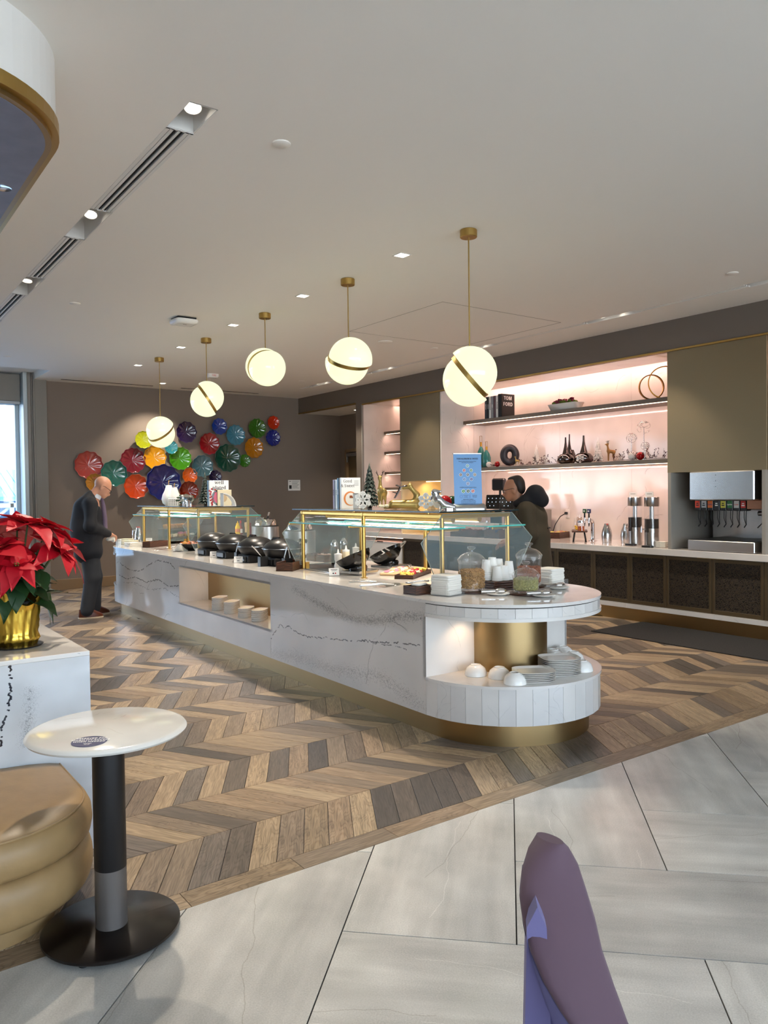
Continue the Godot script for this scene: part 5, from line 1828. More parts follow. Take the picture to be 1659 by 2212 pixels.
	deer(t, 0.16, "deer_gold")
	for i in 2:
		t = thing("white_tree", ["white model fir tree left of the drop-shaped vases", "taller white model fir tree between the drop vases and the deer"][i], "model tree", [Vector3(8.28, 1.894, -7.705), Vector3(8.26, 1.894, -6.608)][i])
		pine(t, [0.30, 0.33][i], [0.075, 0.08][i], "white_matt", 9, 5 + i)
	# drop-shaped mirror vases
	var dp = [Vector3(8.27, 1.894, -7.162), Vector3(8.4, 1.894, -7.208), Vector3(8.34, 1.894, -6.91)]
	for i in 3:
		var k = [[0.115, 0.36, 0.36], [0.085, 0.41, 0.5], [0.13, 0.37, 0.36]][i]
		var r = k[0]
		var h = k[1]
		var m = k[2]
		var pr = [Vector2(0, 0), Vector2(r * 0.6, 0), Vector2(r * 0.86, h * 0.05), Vector2(r, h * 0.14 * m / 0.36), Vector2(r * 0.95, h * 0.23 * m / 0.36), Vector2(r * 0.70, h * 0.34 * m / 0.36), Vector2(r * 0.40, h * (0.30 + 0.2 * m)), Vector2(r * 0.18, h * 0.66), Vector2(r * 0.11, h * 0.82), Vector2(r * 0.09, h), Vector2(0, h)]
		solo("drop_vase", lathe(S(), pr, 36), "plum_mirror", ["squat mirror-finish drop vase, left front of the three", "slim tall mirror-finish drop vase standing at the back", "wide mirror-finish drop vase with a thin neck, right of the three"][i], "vase", dp[i])
	for q in [[Vector3(8.19, 1.894, -6.848), 0.055, "white snowflake ornament leaning on the wide drop vase", 0.9], [Vector3(8.3, 1.894, -7.575), 0.06, "thin white snowflake in the berry twigs right of the first white tree", 0.4], [Vector3(8.3, 1.894, -6.283), 0.04, "tiny white snowflake between the deer and the wire orbs", 0.4]]:
		solo("snowflake", flake_mesh(q[1], q[1] * 0.09, 0.003), "white_matt", q[2], "ornament", q[0] + Vector3(0, q[1], 0), -0.75)
	t = thing("deer_figure", "standing brown deer figurine right of the taller white tree", "figurine", Vector3(8.25, 1.894, -6.402), PI * 0.8)
	deer(t, 0.27, "pasta_brown")
	# wire orbs
	var orb = [[Vector3(8.34, 1.894, -6.151), 0.285, 0.065], [Vector3(8.36, 1.894, -5.981), 0.41, 0.082], [Vector3(8.26, 1.894, -5.89), 0.17, 0.052]]
	for i in 3:
		t = thing("wire_orb", ["silver wire orb on a stand, left of three", "largest and tallest silver wire orb on a stand", "small low silver wire orb on a stand"][i], "ornament", orb[i][0])
		var h = orb[i][1]
		var r = orb[i][2]
		part(t, "stand", tube(S(), [Vector3(0, 0, 0), Vector3(0, h, 0)], 0.0045), "silver")
		part(t, "foot", cyl(0.03, 0.006, 16), "silver")
		st = S()
		for k in 9:
			var b = Basis(Vector3(rng.randfn(), rng.randfn(), rng.randfn()).normalized(), rng.randf() * TAU)
			var rr = r * rng.randf_range(0.35, 1.0)
			var cc = b * Vector3(0, sqrt(maxf(0.0, r * r - rr * rr)), 0)
			var pts = []
			for j in 21: pts.append(Vector3(0, h, 0) + cc + b * Vector3(cos(TAU * j / 20) * rr, 0, sin(TAU * j / 20) * rr))
			tube(st, pts, 0.0018, 5)
		part(t, "orb_wire", st, "silver")
	garland("dark red berry twigs lying between the black vase and the drop vases", Vector3(8.24, 1.894, -8), Vector3(8.24, 1.894, -7.193), 26, 0.13)
	garland("dark red berry twigs lying under the wide drop vase and white tree", Vector3(8.2, 1.894, -6.786), Vector3(8.2, 1.894, -6.501), 14, 0.03)
	garland("dark red berry twigs round the wire orbs up to the gold cabinet", Vector3(8.24, 1.894, -6.351), Vector3(8.24, 1.894, -5.591), 28, 0.15)
	garland("few dark red berry twigs by the teal vases", Vector3(8.22, 1.894, -8.737), Vector3(8.2, 1.894, -8.072), 9, 0.03)


# ---------------------------------------------------------------- food and dishes on the island
func tongs(label, at, turn, l = 0.24, mat = "steel", category = "tongs", tilt = 0.0):
	var t = thing("tongs", label, category, at, turn)
	for s in [-1, 1]:
		var st = S()
		var pts = [Vector3(0, 0.006, 0.003 * s), Vector3(l * 0.35, 0.012, 0.016 * s), Vector3(l * 0.8, 0.008, 0.014 * s), Vector3(l, 0.006, 0.004 * s)]
		tube(st, pts, [0.004, 0.006, 0.006, 0.008], 8)
		part(t, "arm", st, mat)
	part(t, "joint", ball(S(), Vector3(0, 0.006, 0), Vector3(0.008, 0.005, 0.007), 10), mat)
	t.rotation.z = tilt
	return t

func spoon(t, at, turn, l = 0.15, mat = "steel"):
	var st = S()
	ball(st, Vector3(l * 0.42, 0.006, 0), Vector3(0.028, 0.008, 0.02), 14)
	tube(st, [Vector3(l * 0.3, 0.008, 0), Vector3(0, 0.014, 0), Vector3(-l * 0.5, 0.012, 0)], [0.004, 0.004, 0.006], 8)
	var o = part(t, "scoop", st, mat, at, Vector3(0, turn, 0))
	return o

func saucer_with_scoop(label, at, turn):
	var t = thing("saucer", label, "saucer", at, turn)
	part(t, "dish", lathe(S(), [Vector2(0, 0), Vector2(0.045, 0), Vector2(0.075, 0.012), Vector2(0.073, 0.015), Vector2(0.045, 0.005), Vector2(0, 0.004)], 32), "porcelain")
	var s = thing("scoop", "steel scoop on the " + label, "scoop", at + Vector3(0, 0.010, 0), turn)
	var st = S()
	lathe(st, [Vector2(0, 0), Vector2(0.012, 0), Vector2(0.014, 0.004), Vector2(0.012, 0.09), Vector2(0, 0.092)], 14, Transform3D(Basis(Vector3(0, 0, 1), -PI / 2), Vector3(0.02, 0.016, 0)))
	part(s, "handle", st, "steel")
	part(s, "bowl", ball(S(), Vector3(-0.015, 0.016, 0), Vector3(0.042, 0.018, 0.026), 18), "chrome")

func cereal_jar(label, at, r, h, filling, fill_h, fill_label, n, size):
	var c = thing("coaster", "round walnut coaster under the " + label.replace("glass jar of ", "jar of ").get_slice(" beside", 0).get_slice(" at the", 0), "coaster", at)
	part(c, "disc", cyl(r + 0.024, 0.014, 40, 0.003), "walnut")
	var t = thing("glass_jar", label, "jar", at + Vector3(0, 0.0145, 0))
	part(t, "glass", lathe(S(), [Vector2(0, 0), Vector2(r - 0.004, 0), Vector2(r, 0.004), Vector2(r, h)], 48), "jar_glass")
	part(t, "glass_base", lathe(S(), [Vector2(r - 0.004, 0.003), Vector2(r - 0.003, 0.014), Vector2(0, 0.014)], 40), "jar_glass")
	var lid = part(t, "lid", lathe(S(), [Vector2(r + 0.006, h), Vector2(r + 0.008, h + 0.008), Vector2(r + 0.004, h + 0.012), Vector2(r * 0.86, h + 0.032), Vector2(r * 0.6, h + 0.047), Vector2(r * 0.2, h + 0.056), Vector2(0.014, h + 0.06)], 48), "jar_glass")
	part(lid, "knob", lathe(S(), [Vector2(0.014, h + 0.06), Vector2(0.013, h + 0.07), Vector2(0.028, h + 0.082), Vector2(0.026, h + 0.092), Vector2(0, h + 0.096)], 24), "jar_glass")
	part(lid, "lid_rim", lathe(S(), [Vector2(r - 0.006, h - 0.02), Vector2(r - 0.002, h - 0.02), Vector2(r + 0.007, h), Vector2(r + 0.007, h + 0.004)], 48), "acrylic")
	# the filling: a core and loose pieces against the glass
	part(t, "filling_core", lathe(S(), [Vector2(0, 0.016), Vector2(r - 0.012, 0.016), Vector2(r - 0.012, fill_h - 0.012), Vector2(r * 0.5, fill_h + 0.002), Vector2(0, fill_h)], 24), filling)
	var mm := MultiMesh.new()
	mm.transform_format = MultiMesh.TRANSFORM_3D
	mm.use_colors = true
	mm.mesh = size
	mm.instance_count = n
	for i in n:
		var a = rng.randf() * TAU
		var y = rng.randf_range(0.022, fill_h)
		var rr = r - 0.010
		if i % 5 == 0:
			rr = sqrt(rng.randf()) * (r - 0.012)
			y = fill_h + rng.randf_range(-0.004, 0.008)
		mm.set_instance_transform(i, Transform3D(Basis(Vector3(rng.randfn(), rng.randfn(), rng.randfn()).normalized(), rng.randf() * TAU), Vector3(cos(a) * rr, y, sin(a) * rr)))
		var k = rng.randf_range(0.75, 1.25)
		mm.set_instance_color(i, (M[filling].albedo_color.srgb_to_linear() * k))
	var o := MultiMeshInstance3D.new()
	o.multimesh = mm
	o.material_override = M.piece
	o.name = fill_label
	o.set_meta("kind", "stuff")
	t.add_child(o)
	return t

func napkin_stack(label, at, turn, n, h, label2):
	var t = thing("napkin_holder", label2, "napkin holder", at, turn)
	var st = S()
	box(st, Vector3(-0.09, 0, -0.09), Vector3(0.09, 0.004, 0.09))
	for x in [-0.09, 0.086]: box(st, Vector3(x, 0, -0.06), Vector3(x + 0.004, 0.075, 0.06))
	box(st, Vector3(-0.09, 0, 0.086), Vector3(0.09, 0.04, 0.09))
	part(t, "frame", st, "acrylic")
	var s = thing("napkin_stack", label, "napkins", at + Vector3(0, 0.0045, 0), turn)
	for i in n:
		var y = h * i / n
		var d = h / n
		var k = 0.078 - 0.002 * (i % 3)
		var tl = 0.012 * sin(i * 1.3)
		var rr = []
		for q in [[0.0, 0.98], [0.25, 1.0], [0.75, 1.0], [0.97, 0.97]]:
			var ring = []
			for p in oval(k * q[1], k * q[1], 28, 9.0): ring.append(Vector3(p.x, y + d * q[0] + p.x * tl, p.y))
			rr.append(ring)
		part(s, "napkin_fold", skin(S(), rr), "napkin_white", Vector3.ZERO, Vector3(0, 0.03 * sin(i * 2.2), 0))

func label_card(label, at, turn, dots = false, mat = "card_white"):
	var t = thing("label_card", label, "label card", at, turn)
	part(t, "stand", prism(S(), [Vector2(-0.022, 0), Vector2(0.022, 0), Vector2(0.0, 0.01)], -0.04, 0.04, Transform3D(Basis(Vector3.UP, PI / 2))), "acrylic")
	var b = Basis(Vector3.RIGHT, -0.35)
	var c = part(t, "card", box(S(), Vector3(-0.042, 0, -0.0015), Vector3(0.042, 0.062, 0.0015), 0.0005), mat)
	c.transform = Transform3D(b, Vector3(0, 0.004, 0.008))
	var st = S()
	box(st, Vector3(-0.028, 0.046, 0.0016), Vector3(0.028, 0.051, 0.002))
	box(st, Vector3(-0.020, 0.037, 0.0016), Vector3(0.020, 0.040, 0.002))
	part(c, "card_lines", st, "grey_ink")
	if dots:
		for k in 2: part(c, "card_dot", lathe(S(), [Vector2(0, 0.0016), Vector2(0.006, 0.0016), Vector2(0.006, 0.0022), Vector2(0, 0.0022)], 12, Transform3D(Basis(Vector3.RIGHT, PI / 2), Vector3(-0.008 + 0.018 * k, 0.018, 0))), ["ink", "red_plastic"][k])
	else: part(c, "card_dot", box(S(), Vector3(-0.012, 0.014, 0.0016), Vector3(0.012, 0.022, 0.002)), "grey_ink")

func island_food():
	var st
	var t
	# --- near round end
	mk("piece", "ffffff", 0.85).vertex_color_use_as_albedo = true
	var stick = fin(tube(S(), [Vector3(-0.013, 0, 0), Vector3(0.0, 0.003, 0), Vector3(0.013, 0, 0.002)], 0.0028, 5))
	var lump = fin(ball(S(), Vector3(), Vector3(0.008, 0.006, 0.006), 6))
	var disc = fin(ball(S(), Vector3(), Vector3(0.007, 0.002, 0.006), 8))
	cereal_jar("tall glass jar of brown bran sticks beside the front napkins", Vector3(3.49, 0.862, -3.832), 0.0859, 0.195, "oat", 0.125, "bran_sticks", 1500, stick)
	cereal_jar("tall glass jar of reddish granola at the back of the round end", Vector3(3.973, 0.862, -3.775), 0.085, 0.20, "granola", 0.12, "granola_lumps", 900, lump)
	cereal_jar("low glass jar of pale green seeds at the front of the round end", Vector3(3.671, 0.862, -3.517), 0.0834, 0.105, "seed", 0.085, "seeds", 1100, disc)
	napkin_stack("tall stack of folded white napkins by the tall bran jar", Vector3(3.288, 0.862, -3.854), TH + 0.25, 9, 0.125, "clear acrylic holder under the front stack of napkins")
	napkin_stack("stack of folded white napkins behind the granola jar", Vector3(4.18, 0.862, -3.771), TH + 0.1, 8, 0.115, "clear acrylic holder under the napkins behind the granola jar")
	# walnut box of upturned paper cups
	t = thing("walnut_box", "ridged walnut box holding upturned paper cups", "box", Vector3(3.741, 0.862, -3.842), TH - 0.08)
	for k in 4:
		part(t, "slat", box(S(), Vector3(-0.10, 0.016 * k, -0.09), Vector3(0.10, 0.016 * k + 0.0135, 0.09), 0.002), "walnut")
	var cup = lathe(S(), [Vector2(0.036, 0), Vector2(0.038, 0.003), Vector2(0.036, 0.006), Vector2(0.026, 0.085), Vector2(0.024, 0.085), Vector2(0.024, 0.081), Vector2(0, 0.081)], 28)
	cup = fin(cup)
	var cb = t.position + Vector3(0, 0.0625, 0)
	var n = 0
	for q in [[-0.065, -0.045, 5], [-0.005, -0.05, 6], [0.05, -0.045, 5], [-0.04, 0.035, 2], [0.02, 0.04, 2], [0.075, 0.03, 4], [0.08, -0.01, 1]]:
		for k in q[2]:
			solo("paper_cup", cup, "paper", "upturned white paper cup, column %s of the walnut box" % ["one, back left", "two, the tallest at the back", "three, back right", "four, front left", "five, front middle", "six, front right", "seven, a single cup at the right"][n], "paper cup", cb + Basis(Vector3.UP, TH) * Vector3(q[0], 0.013 * k + (0.0), q[1]), 0.0, "upturned paper cups in the walnut box, column %d" % (n + 1))
		n += 1
	saucer_with_scoop("small white saucer between the two front jars", Vector3(3.514, 0.862, -3.609), 2.6)
	saucer_with_scoop("small white saucer right of the low seed jar", Vector3(3.672, 0.862, -3.367), 2.7)
	saucer_with_scoop("small white saucer in front of the back napkins", Vector3(4.043, 0.862, -3.574), 3.0)
	# cutlery box by the napkins
	t = thing("walnut_box", "small dark walnut box with a folded cloth and spoon by the front napkins", "box", Vector3(3.184, 0.862, -4.008), TH + 0.05)
	walnut_box(t, Vector3(0.16, 0.055, 0.13))
	t = thing("spoon_rest", "white folded cloth with a spoon on the small dark walnut box", "spoon rest", Vector3(3.184, 0.862, -4.008) + Vector3(0.01, 0.056, -0.01), TH + 0.4)
	part(t, "cloth", skin(S(), [ring_at(oval(0.06, 0.035, 20, 4.0), 0), ring_at(oval(0.062, 0.037, 20, 4.0), 0.006), ring_at(oval(0.055, 0.03, 20, 4.0), 0.012)]), "napkin_white")
	spoon(t, Vector3(-0.01, 0.012, 0.0), 2.4)
	# --- near guard: boards, bowls, bottles
	var bp = Vector3(3.827, 0.862, -4.886)
	t = thing("fruit_tray", "long dark walnut tray of sliced fruit under the near guard", "tray", bp, TH + 0.62)
	walnut_box(t, Vector3(0.50, 0.032, 0.15))
	var fr = ["fruit_yellow", "fruit_red", "cream", "fruit_red", "fruit_yellow"]
	for k in 5:
		for j in 10:
			st = S()
			var c = Vector3(-0.20 + 0.095 * k + rng.randf_range(-0.035, 0.035), 0.026 + rng.randf_range(0, 0.014), rng.randf_range(-0.05, 0.05))
			if fr[k] == "fruit_red": ball(st, Vector3(), Vector3(0.016, 0.014, 0.015), 10)
			else: box(st, Vector3(-0.017, -0.009, -0.012), Vector3(0.017, 0.009, 0.012), 0.004)
			part(t, "fruit_piece", st, fr[k], c, Vector3(rng.randf(), rng.randf() * 6.0, rng.randf()))
	t = thing("cheese_board", "pale wooden board of cold cuts behind the fruit tray", "board", Vector3(3.872, 0.862, -5.161), TH + 0.62)
	part(t, "board", box(S(), Vector3(-0.24, 0.0, -0.07), Vector3(0.24, 0.022, 0.07), 0.006), "pepper_wood")
	for j in 22:
		st = S()
		lathe(st, [Vector2(0, 0), Vector2(0.024, 0), Vector2(0.026, 0.003), Vector2(0, 0.004)], 14)
		part(t, "slice", st, ["cream", "icing_pink", "fruit_orange"][j % 3], Vector3(-0.20 + 0.018 * j, 0.026 + 0.002 * (j % 2), rng.randf_range(-0.035, 0.035)), Vector3(rng.randf_range(-0.2, 0.2), 0, rng.randf_range(0.2, 0.5)))
	tongs("steel tongs lying across the cold-cut board", Vector3(4.027, 0.862, -5.198) + Vector3(0, 0.03, 0), 0.9, 0.2)
	tongs("steel tongs nearest the middle gold post", Vector3(3.342, 0.862, -4.719), 2.5, 0.2, "chrome")
	tongs("flat serving tongs lying on the counter edge left of the walnut box", Vector3(3.269, 0.862, -4.403) + Vector3(0, 0.012, 0), 2.75, 0.24)
	t = thing("rest_plate", "clear rectangular rest plate under the serving tongs", "plate", Vector3(3.272, 0.862, -4.473), TH + 0.3)
	part(t, "plate", box(S(), Vector3(-0.15, 0, -0.05), Vector3(0.15, 0.008, 0.05), 0.003), "acrylic")
	# recessed cold well and riser trays
	t = thing("cold_well", "steel-rimmed cold well tray under the salad bowls", "cold well", Vector3(3.66, 0.862, -5.703), TH)
	st = S()
	box(st, Vector3(-0.22, 0, -0.62), Vector3(0.22, 0.01, -0.58), 0.003)
	box(st, Vector3(-0.22, 0, 0.24), Vector3(0.22, 0.01, 0.28), 0.003)
	box(st, Vector3(-0.22, 0, -0.58), Vector3(-0.19, 0.01, 0.24), 0.003)
	box(st, Vector3(0.19, 0, -0.58), Vector3(0.22, 0.01, 0.24), 0.003)
	part(t, "rim", st, "steel")
	part(t, "floor_plate", box(S(), Vector3(-0.19, 0.001, -0.58), Vector3(0.19, 0.003, 0.24)), "steel_dark")
	for i in 2:
		var p = [Vector3(3.578, 0.862, -5.308), Vector3(4.051, 0.862, -5.507)][i]
		solo("bowl_riser", bx(Vector3(0.24, 0.024, 0.24), 0.004), "steel" , ["steel riser under the left tilted black bowl", "steel riser under the right tilted black bowl"][i], "riser", p + Vector3(0, 0.011, 0), TH + 0.3)
		t = thing("salad_bowl", ["left large glossy black salad bowl tilted towards the front", "right large glossy black salad bowl with tongs in it"][i], "bowl", p + Vector3(0, 0.06, 0), [-0.9, -0.5][i])
		var pr = [Vector2(0, 0), Vector2(0.06, 0), Vector2(0.10, 0.02), Vector2(0.135, 0.06), Vector2(0.15, 0.105), Vector2(0.146, 0.107), Vector2(0.128, 0.062), Vector2(0.09, 0.025), Vector2(0, 0.014)]
		var bo = part(t, "bowl", lathe(S(), pr, 48), "black_gloss")
		bo.rotation = Vector3(0, 0, 0.42)
		st = S()
		for k in 40:
			var a = rng.randf() * TAU
			var rr = sqrt(rng.randf()) * 0.095
			ball(st, Vector3(cos(a) * rr, 0.038 + 0.02 * rng.randf(), sin(a) * rr), Vector3(0.022, 0.006, 0.015), 7)
		var sl = part(t, "salad", st, "salad_green" if i == 0 else "tea")
		sl.set_meta("kind", "stuff")
		sl.rotation = Vector3(0, 0, 0.42)
		part(t, "foot_ring", lathe(S(), [Vector2(0.075, -0.026), Vector2(0.08, 0.0), Vector2(0.075, 0.012)], 32), "black_gloss")
	tongs("steel tongs standing in the right black salad bowl", Vector3(4.14, 0.862, -5.538) + Vector3(0, 0.12, 0), 0.4, 0.2, "steel", "tongs", 0.5)
	label_card("white food card with a black and a red dot by the squeeze bottle", Vector3(3.355, 0.862, -5.319), -0.35, true)
	for i in 3:
		var p = [Vector3(3.54, 0.862, -5.546), Vector3(3.839, 0.862, -5.881), Vector3(4.084, 0.862, -6.088)][i]
		t = thing("squeeze_bottle", ["white squeeze bottle right behind the dotted food card", "pale pink squeeze bottle in front of the oil bottle", "white squeeze bottle at the back, beside the black bowl"][i], "bottle", p)
		part(t, "body", lathe(S(), [Vector2(0, 0), Vector2(0.034, 0), Vector2(0.036, 0.02), Vector2(0.034, 0.06), Vector2(0.024, 0.085), Vector2(0.032, 0.11), Vector2(0.032, 0.14), Vector2(0, 0.142)], 24), "white_gloss" if i != 1 else "cream")
		part(t, "cap", lathe(S(), [Vector2(0.033, 0.14), Vector2(0.033, 0.155), Vector2(0.012, 0.16), Vector2(0.004, 0.195), Vector2(0, 0.195)], 20), "white_gloss")
	for i in 2:
		var p = [Vector3(3.835, 0.862, -6.069), Vector3(4.054, 0.862, -6.25)][i]
		t = thing("cruet", ["dark vinegar bottle with a chrome cap", "golden oil bottle with a chrome cap"][i], "bottle", p)
		part(t, "liquid", cyl(0.030, [0.17, 0.13][i], 24), ["sauce_dark", "oil"][i])
		part(t, "glass", lathe(S(), [Vector2(0.033, 0), Vector2(0.033, 0.18), Vector2(0.028, 0.19)], 24), "jar_glass")
		part(t, "cap", lathe(S(), [Vector2(0.034, 0.175), Vector2(0.035, 0.2), Vector2(0.022, 0.225), Vector2(0.012, 0.24), Vector2(0, 0.24)], 20), "chrome")
	packet_box("walnut box of white packets behind the cold well, right one", Vector3(4.011, 0.862, -6.499), TH, Vector3(0.14, 0.07, 0.16), ["e9dcd0", "d9b0a0"], "")
	packet_box("walnut box with a spoon behind the cold well, left one", Vector3(3.996, 0.862, -6.658), TH, Vector3(0.14, 0.07, 0.16), ["5a4038"], "")
	t = thing("walnut_box", "long empty walnut box at the island edge left of the cold well", "box", Vector3(3.359, 0.862, -6.041), TH + 0.75)
	walnut_box(t, Vector3(0.34, 0.075, 0.15))
	# --- chafing pans
	var cpos = [Vector3(3.567, 0.862, -8.139), Vector3(3.561, 0.862, -7.624), Vector3(3.505, 0.862, -6.986), Vector3(3.525, 0.862, -6.489)]
	for i in 4:
		t = thing("chafing_pan", ["covered black chafing pan farthest along the row of four", "second of the four covered black chafing pans, with tongs before it", "third of the four covered black chafing pans", "covered black chafing pan nearest the camera in the row of four"][i], "chafing dish", cpos[i], TH)
		var r = 0.185
		part(t, "base", box(S(), Vector3(-0.15, 0, -0.13), Vector3(0.15, 0.075, 0.13), 0.012), "black_satin")
		part(t, "front_panel", box(S(), Vector3(-0.165, 0.012, -0.09), Vector3(-0.149, 0.062, 0.09), 0.004), "lid_black")
		part(t, "pan", lathe(S(), [Vector2(0, 0.055), Vector2(0.10, 0.058), Vector2(0.155, 0.085), Vector2(r - 0.004, 0.13), Vector2(r, 0.155)], 48), "dark_metal")
		part(t, "pan_rim", lathe(S(), [Vector2(r - 0.004, 0.150), Vector2(r + 0.012, 0.154), Vector2(r + 0.012, 0.160), Vector2(r - 0.004, 0.162)], 48), "steel")
		part(t, "lid", lathe(S(), [Vector2(r + 0.003, 0.161), Vector2(r - 0.002, 0.172), Vector2(r * 0.82, 0.205), Vector2(r * 0.55, 0.232), Vector2(r * 0.25, 0.246), Vector2(0, 0.25)], 48), "lid_black")
		st = S()
		for s in [-1, 1]: tube(st, [Vector3(0.16, 0.185, 0.05 * s), Vector3(0.215, 0.215, 0.05 * s)], 0.008)
		box(st, Vector3(0.205, 0.195, -0.075), Vector3(0.235, 0.235, 0.075), 0.012)
		part(t, "handle", st, "black_gloss")
		st = S()
		box(st, Vector3(0.175, 0.15, -0.035), Vector3(0.215, 0.2, 0.035), 0.008)
		part(t, "hinge", st, "chrome")
	for i in 4:
		label_card(["small food card before the farthest chafing pan", "small food card before the second chafing pan", "small food card before the third chafing pan", "small food card before the nearest chafing pan"][i], [Vector3(3.463, 0.862, -8.333), Vector3(3.4, 0.862, -7.782), Vector3(3.299, 0.862, -6.972), Vector3(3.344, 0.862, -6.533)][i], -0.6)
	for i in 3:
		var p = [Vector3(3.416, 0.862, -7.218), Vector3(3.335, 0.862, -6.542), Vector3(3.413, 0.862, -6.223)][i] + Vector3(-0.02, 0, 0.06)
		t = thing("utensil_caddy", ["black utensil caddy with tongs beside the second chafing pan", "black utensil caddy with a spoon beside the third chafing pan", "black utensil caddy with tongs beside the nearest chafing pan"][i], "utensil caddy", p, TH)
		st = S()
		box(st, Vector3(-0.04, 0, -0.028), Vector3(0.04, 0.09, -0.024))
		box(st, Vector3(-0.04, 0, 0.024), Vector3(0.04, 0.09, 0.028))
		for x in [-0.04, 0.036]: box(st, Vector3(x, 0, -0.024), Vector3(x + 0.004, 0.09, 0.024))
		box(st, Vector3(-0.04, 0, -0.024), Vector3(0.04, 0.006, 0.024))
		part(t, "caddy", st, "black_satin")
		var u = thing("serving_utensil", ["steel tongs standing in the caddy by the second chafing pan", "long serving spoon handle leaning in the caddy by the third chafing pan", "steel tongs standing in the caddy by the nearest chafing pan"][i], "utensil", p, TH)
		st = S()
		if i == 1: tube(st, [Vector3(0.0, 0.01, 0), Vector3(-0.02, 0.10, 0), Vector3(-0.08, 0.17, 0.0), Vector3(-0.11, 0.195, 0.0)], [0.004, 0.005, 0.008, 0.006])
		else:
			for s in [-1, 1]: tube(st, [Vector3(0.012 * s, 0.012, 0), Vector3(0.028 * s, 0.10, 0.0), Vector3(0.004 * s, 0.19, 0.01)], [0.006, 0.007, 0.005])
		part(u, "arms", st, "steel")
	# --- soup kettles
	for i in 2:
		var p = [Vector3(4.392, 0.862, -8.512), Vector3(4.103, 0.862, -7.175)][i]
		t = thing("soup_kettle", ["left brushed steel soup kettle beside the condiments", "right brushed steel soup kettle behind the near guard's end pane"][i], "soup kettle", p, TH)
		var r = 0.165
		part(t, "body", lathe(S(), [Vector2(0, 0.03), Vector2(r - 0.01, 0.03), Vector2(r, 0.04), Vector2(r, 0.275), Vector2(r - 0.006, 0.28), Vector2(0, 0.28)], 48), "steel_kettle")
		part(t, "foot", lathe(S(), [Vector2(0, 0), Vector2(r - 0.02, 0), Vector2(r - 0.02, 0.03), Vector2(0, 0.03)], 40), "black_satin")
		part(t, "collar", lathe(S(), [Vector2(r - 0.012, 0.28), Vector2(r - 0.002, 0.283), Vector2(r - 0.012, 0.29), Vector2(r * 0.82, 0.292)], 48), "black_satin")
		part(t, "inset", lathe(S(), [Vector2(r * 0.80, 0.285), Vector2(r * 0.76, 0.345), Vector2(r * 0.72, 0.352)], 48), "chrome")
		part(t, "lid", lathe(S(), [Vector2(r * 0.74, 0.35), Vector2(r * 0.70, 0.362), Vector2(r * 0.3, 0.372), Vector2(0, 0.374)], 48), "chrome")
		part(t, "knob", lathe(S(), [Vector2(0.01, 0.372), Vector2(0.018, 0.385), Vector2(0, 0.39)], 16), "chrome", Vector3(-0.04, 0, 0.02))
		part(t, "dial", lathe(S(), [Vector2(0, 0), Vector2(0.035, 0), Vector2(0.03, 0.04), Vector2(0, 0.042)], 20, Transform3D(Basis(Vector3(0, 0, 1), PI / 2), Vector3(-r + 0.005, 0.11, 0.06))), "black_gloss")
		part(t, "dial_ring", lathe(S(), [Vector2(0.036, 0), Vector2(0.045, 0.0), Vector2(0.042, 0.012), Vector2(0.036, 0.014)], 20, Transform3D(Basis(Vector3(0, 0, 1), PI / 2), Vector3(-r + 0.006, 0.11, 0.06))), "chrome")
		st = S()
		tube(st, [Vector3(0.03, 0.30, -0.05), Vector3(0.06, 0.375, -0.06), Vector3(0.085, 0.43, -0.07), Vector3(0.09, 0.445, -0.07)], [0.007, 0.008, 0.013, 0.010])
		var la = thing("ladle", ["ladle handle sticking out of the left soup kettle", "ladle handle sticking out of the right soup kettle"][i], "ladle", p, TH)
		part(la, "handle", st, "chrome")
		part(la, "grip", tube(S(), [Vector3(0.052, 0.355, -0.058), Vector3(0.07, 0.398, -0.065)], 0.012), "black_satin")
	# condiments on a small riser
	var rp = Vector3(4.724, 0.862, -9.796)
	t = thing("condiment_riser", "grey stand with a walnut top under the condiment bottles", "riser", rp, TH)
	part(t, "legs", bx(Vector3(0.20, 0.10, 0.12), 0.004), "wall_grey")
	part(t, "top", bx(Vector3(0.24, 0.016, 0.16), 0.004), "walnut", Vector3(0, 0.10, 0))
	var q = func(px): return rp + Basis(Vector3.UP, TH) * Vector3(px, 0.116, 0.02 * sin(px * 40.0))
	t = thing("mustard_bottle", "yellow mustard squeeze bottle on the condiment stand", "bottle", q.call(-0.095))
	part(t, "body", skin(S(), [ring_at(oval(0.032, 0.022, 20, 3.0), 0), ring_at(oval(0.034, 0.024, 20, 3.0), 0.02), ring_at(oval(0.034, 0.024, 20, 3.0), 0.11), ring_at(oval(0.018, 0.018, 20), 0.14)]), "mustard")
	part(t, "cap", lathe(S(), [Vector2(0.02, 0.14), Vector2(0.02, 0.158), Vector2(0.008, 0.165), Vector2(0.004, 0.19), Vector2(0, 0.19)], 16), "mustard")
	part(t, "label_print", skin(S(), [ring_at(oval(0.0345, 0.0245, 20, 3.0), 0.04), ring_at(oval(0.0345, 0.0245, 20, 3.0), 0.085)]), "fruit_orange")
	t = thing("hot_sauce_bottle", "slim bottle of hot sauce with a red cap", "bottle", q.call(-0.035))
	part(t, "body", lathe(S(), [Vector2(0, 0), Vector2(0.024, 0), Vector2(0.025, 0.09), Vector2(0.011, 0.12), Vector2(0.010, 0.16), Vector2(0, 0.16)], 20), "ketchup")
	part(t, "label_print", lathe(S(), [Vector2(0.0256, 0.025), Vector2(0.0258, 0.08)], 20), "paper")
	part(t, "cap", cyl(0.013, 0.035, 14), "red_plastic", Vector3(0, 0.16, 0))
	t = thing("pepper_mill", "pale wooden pepper mill with a dark base", "mill", q.call(0.03))
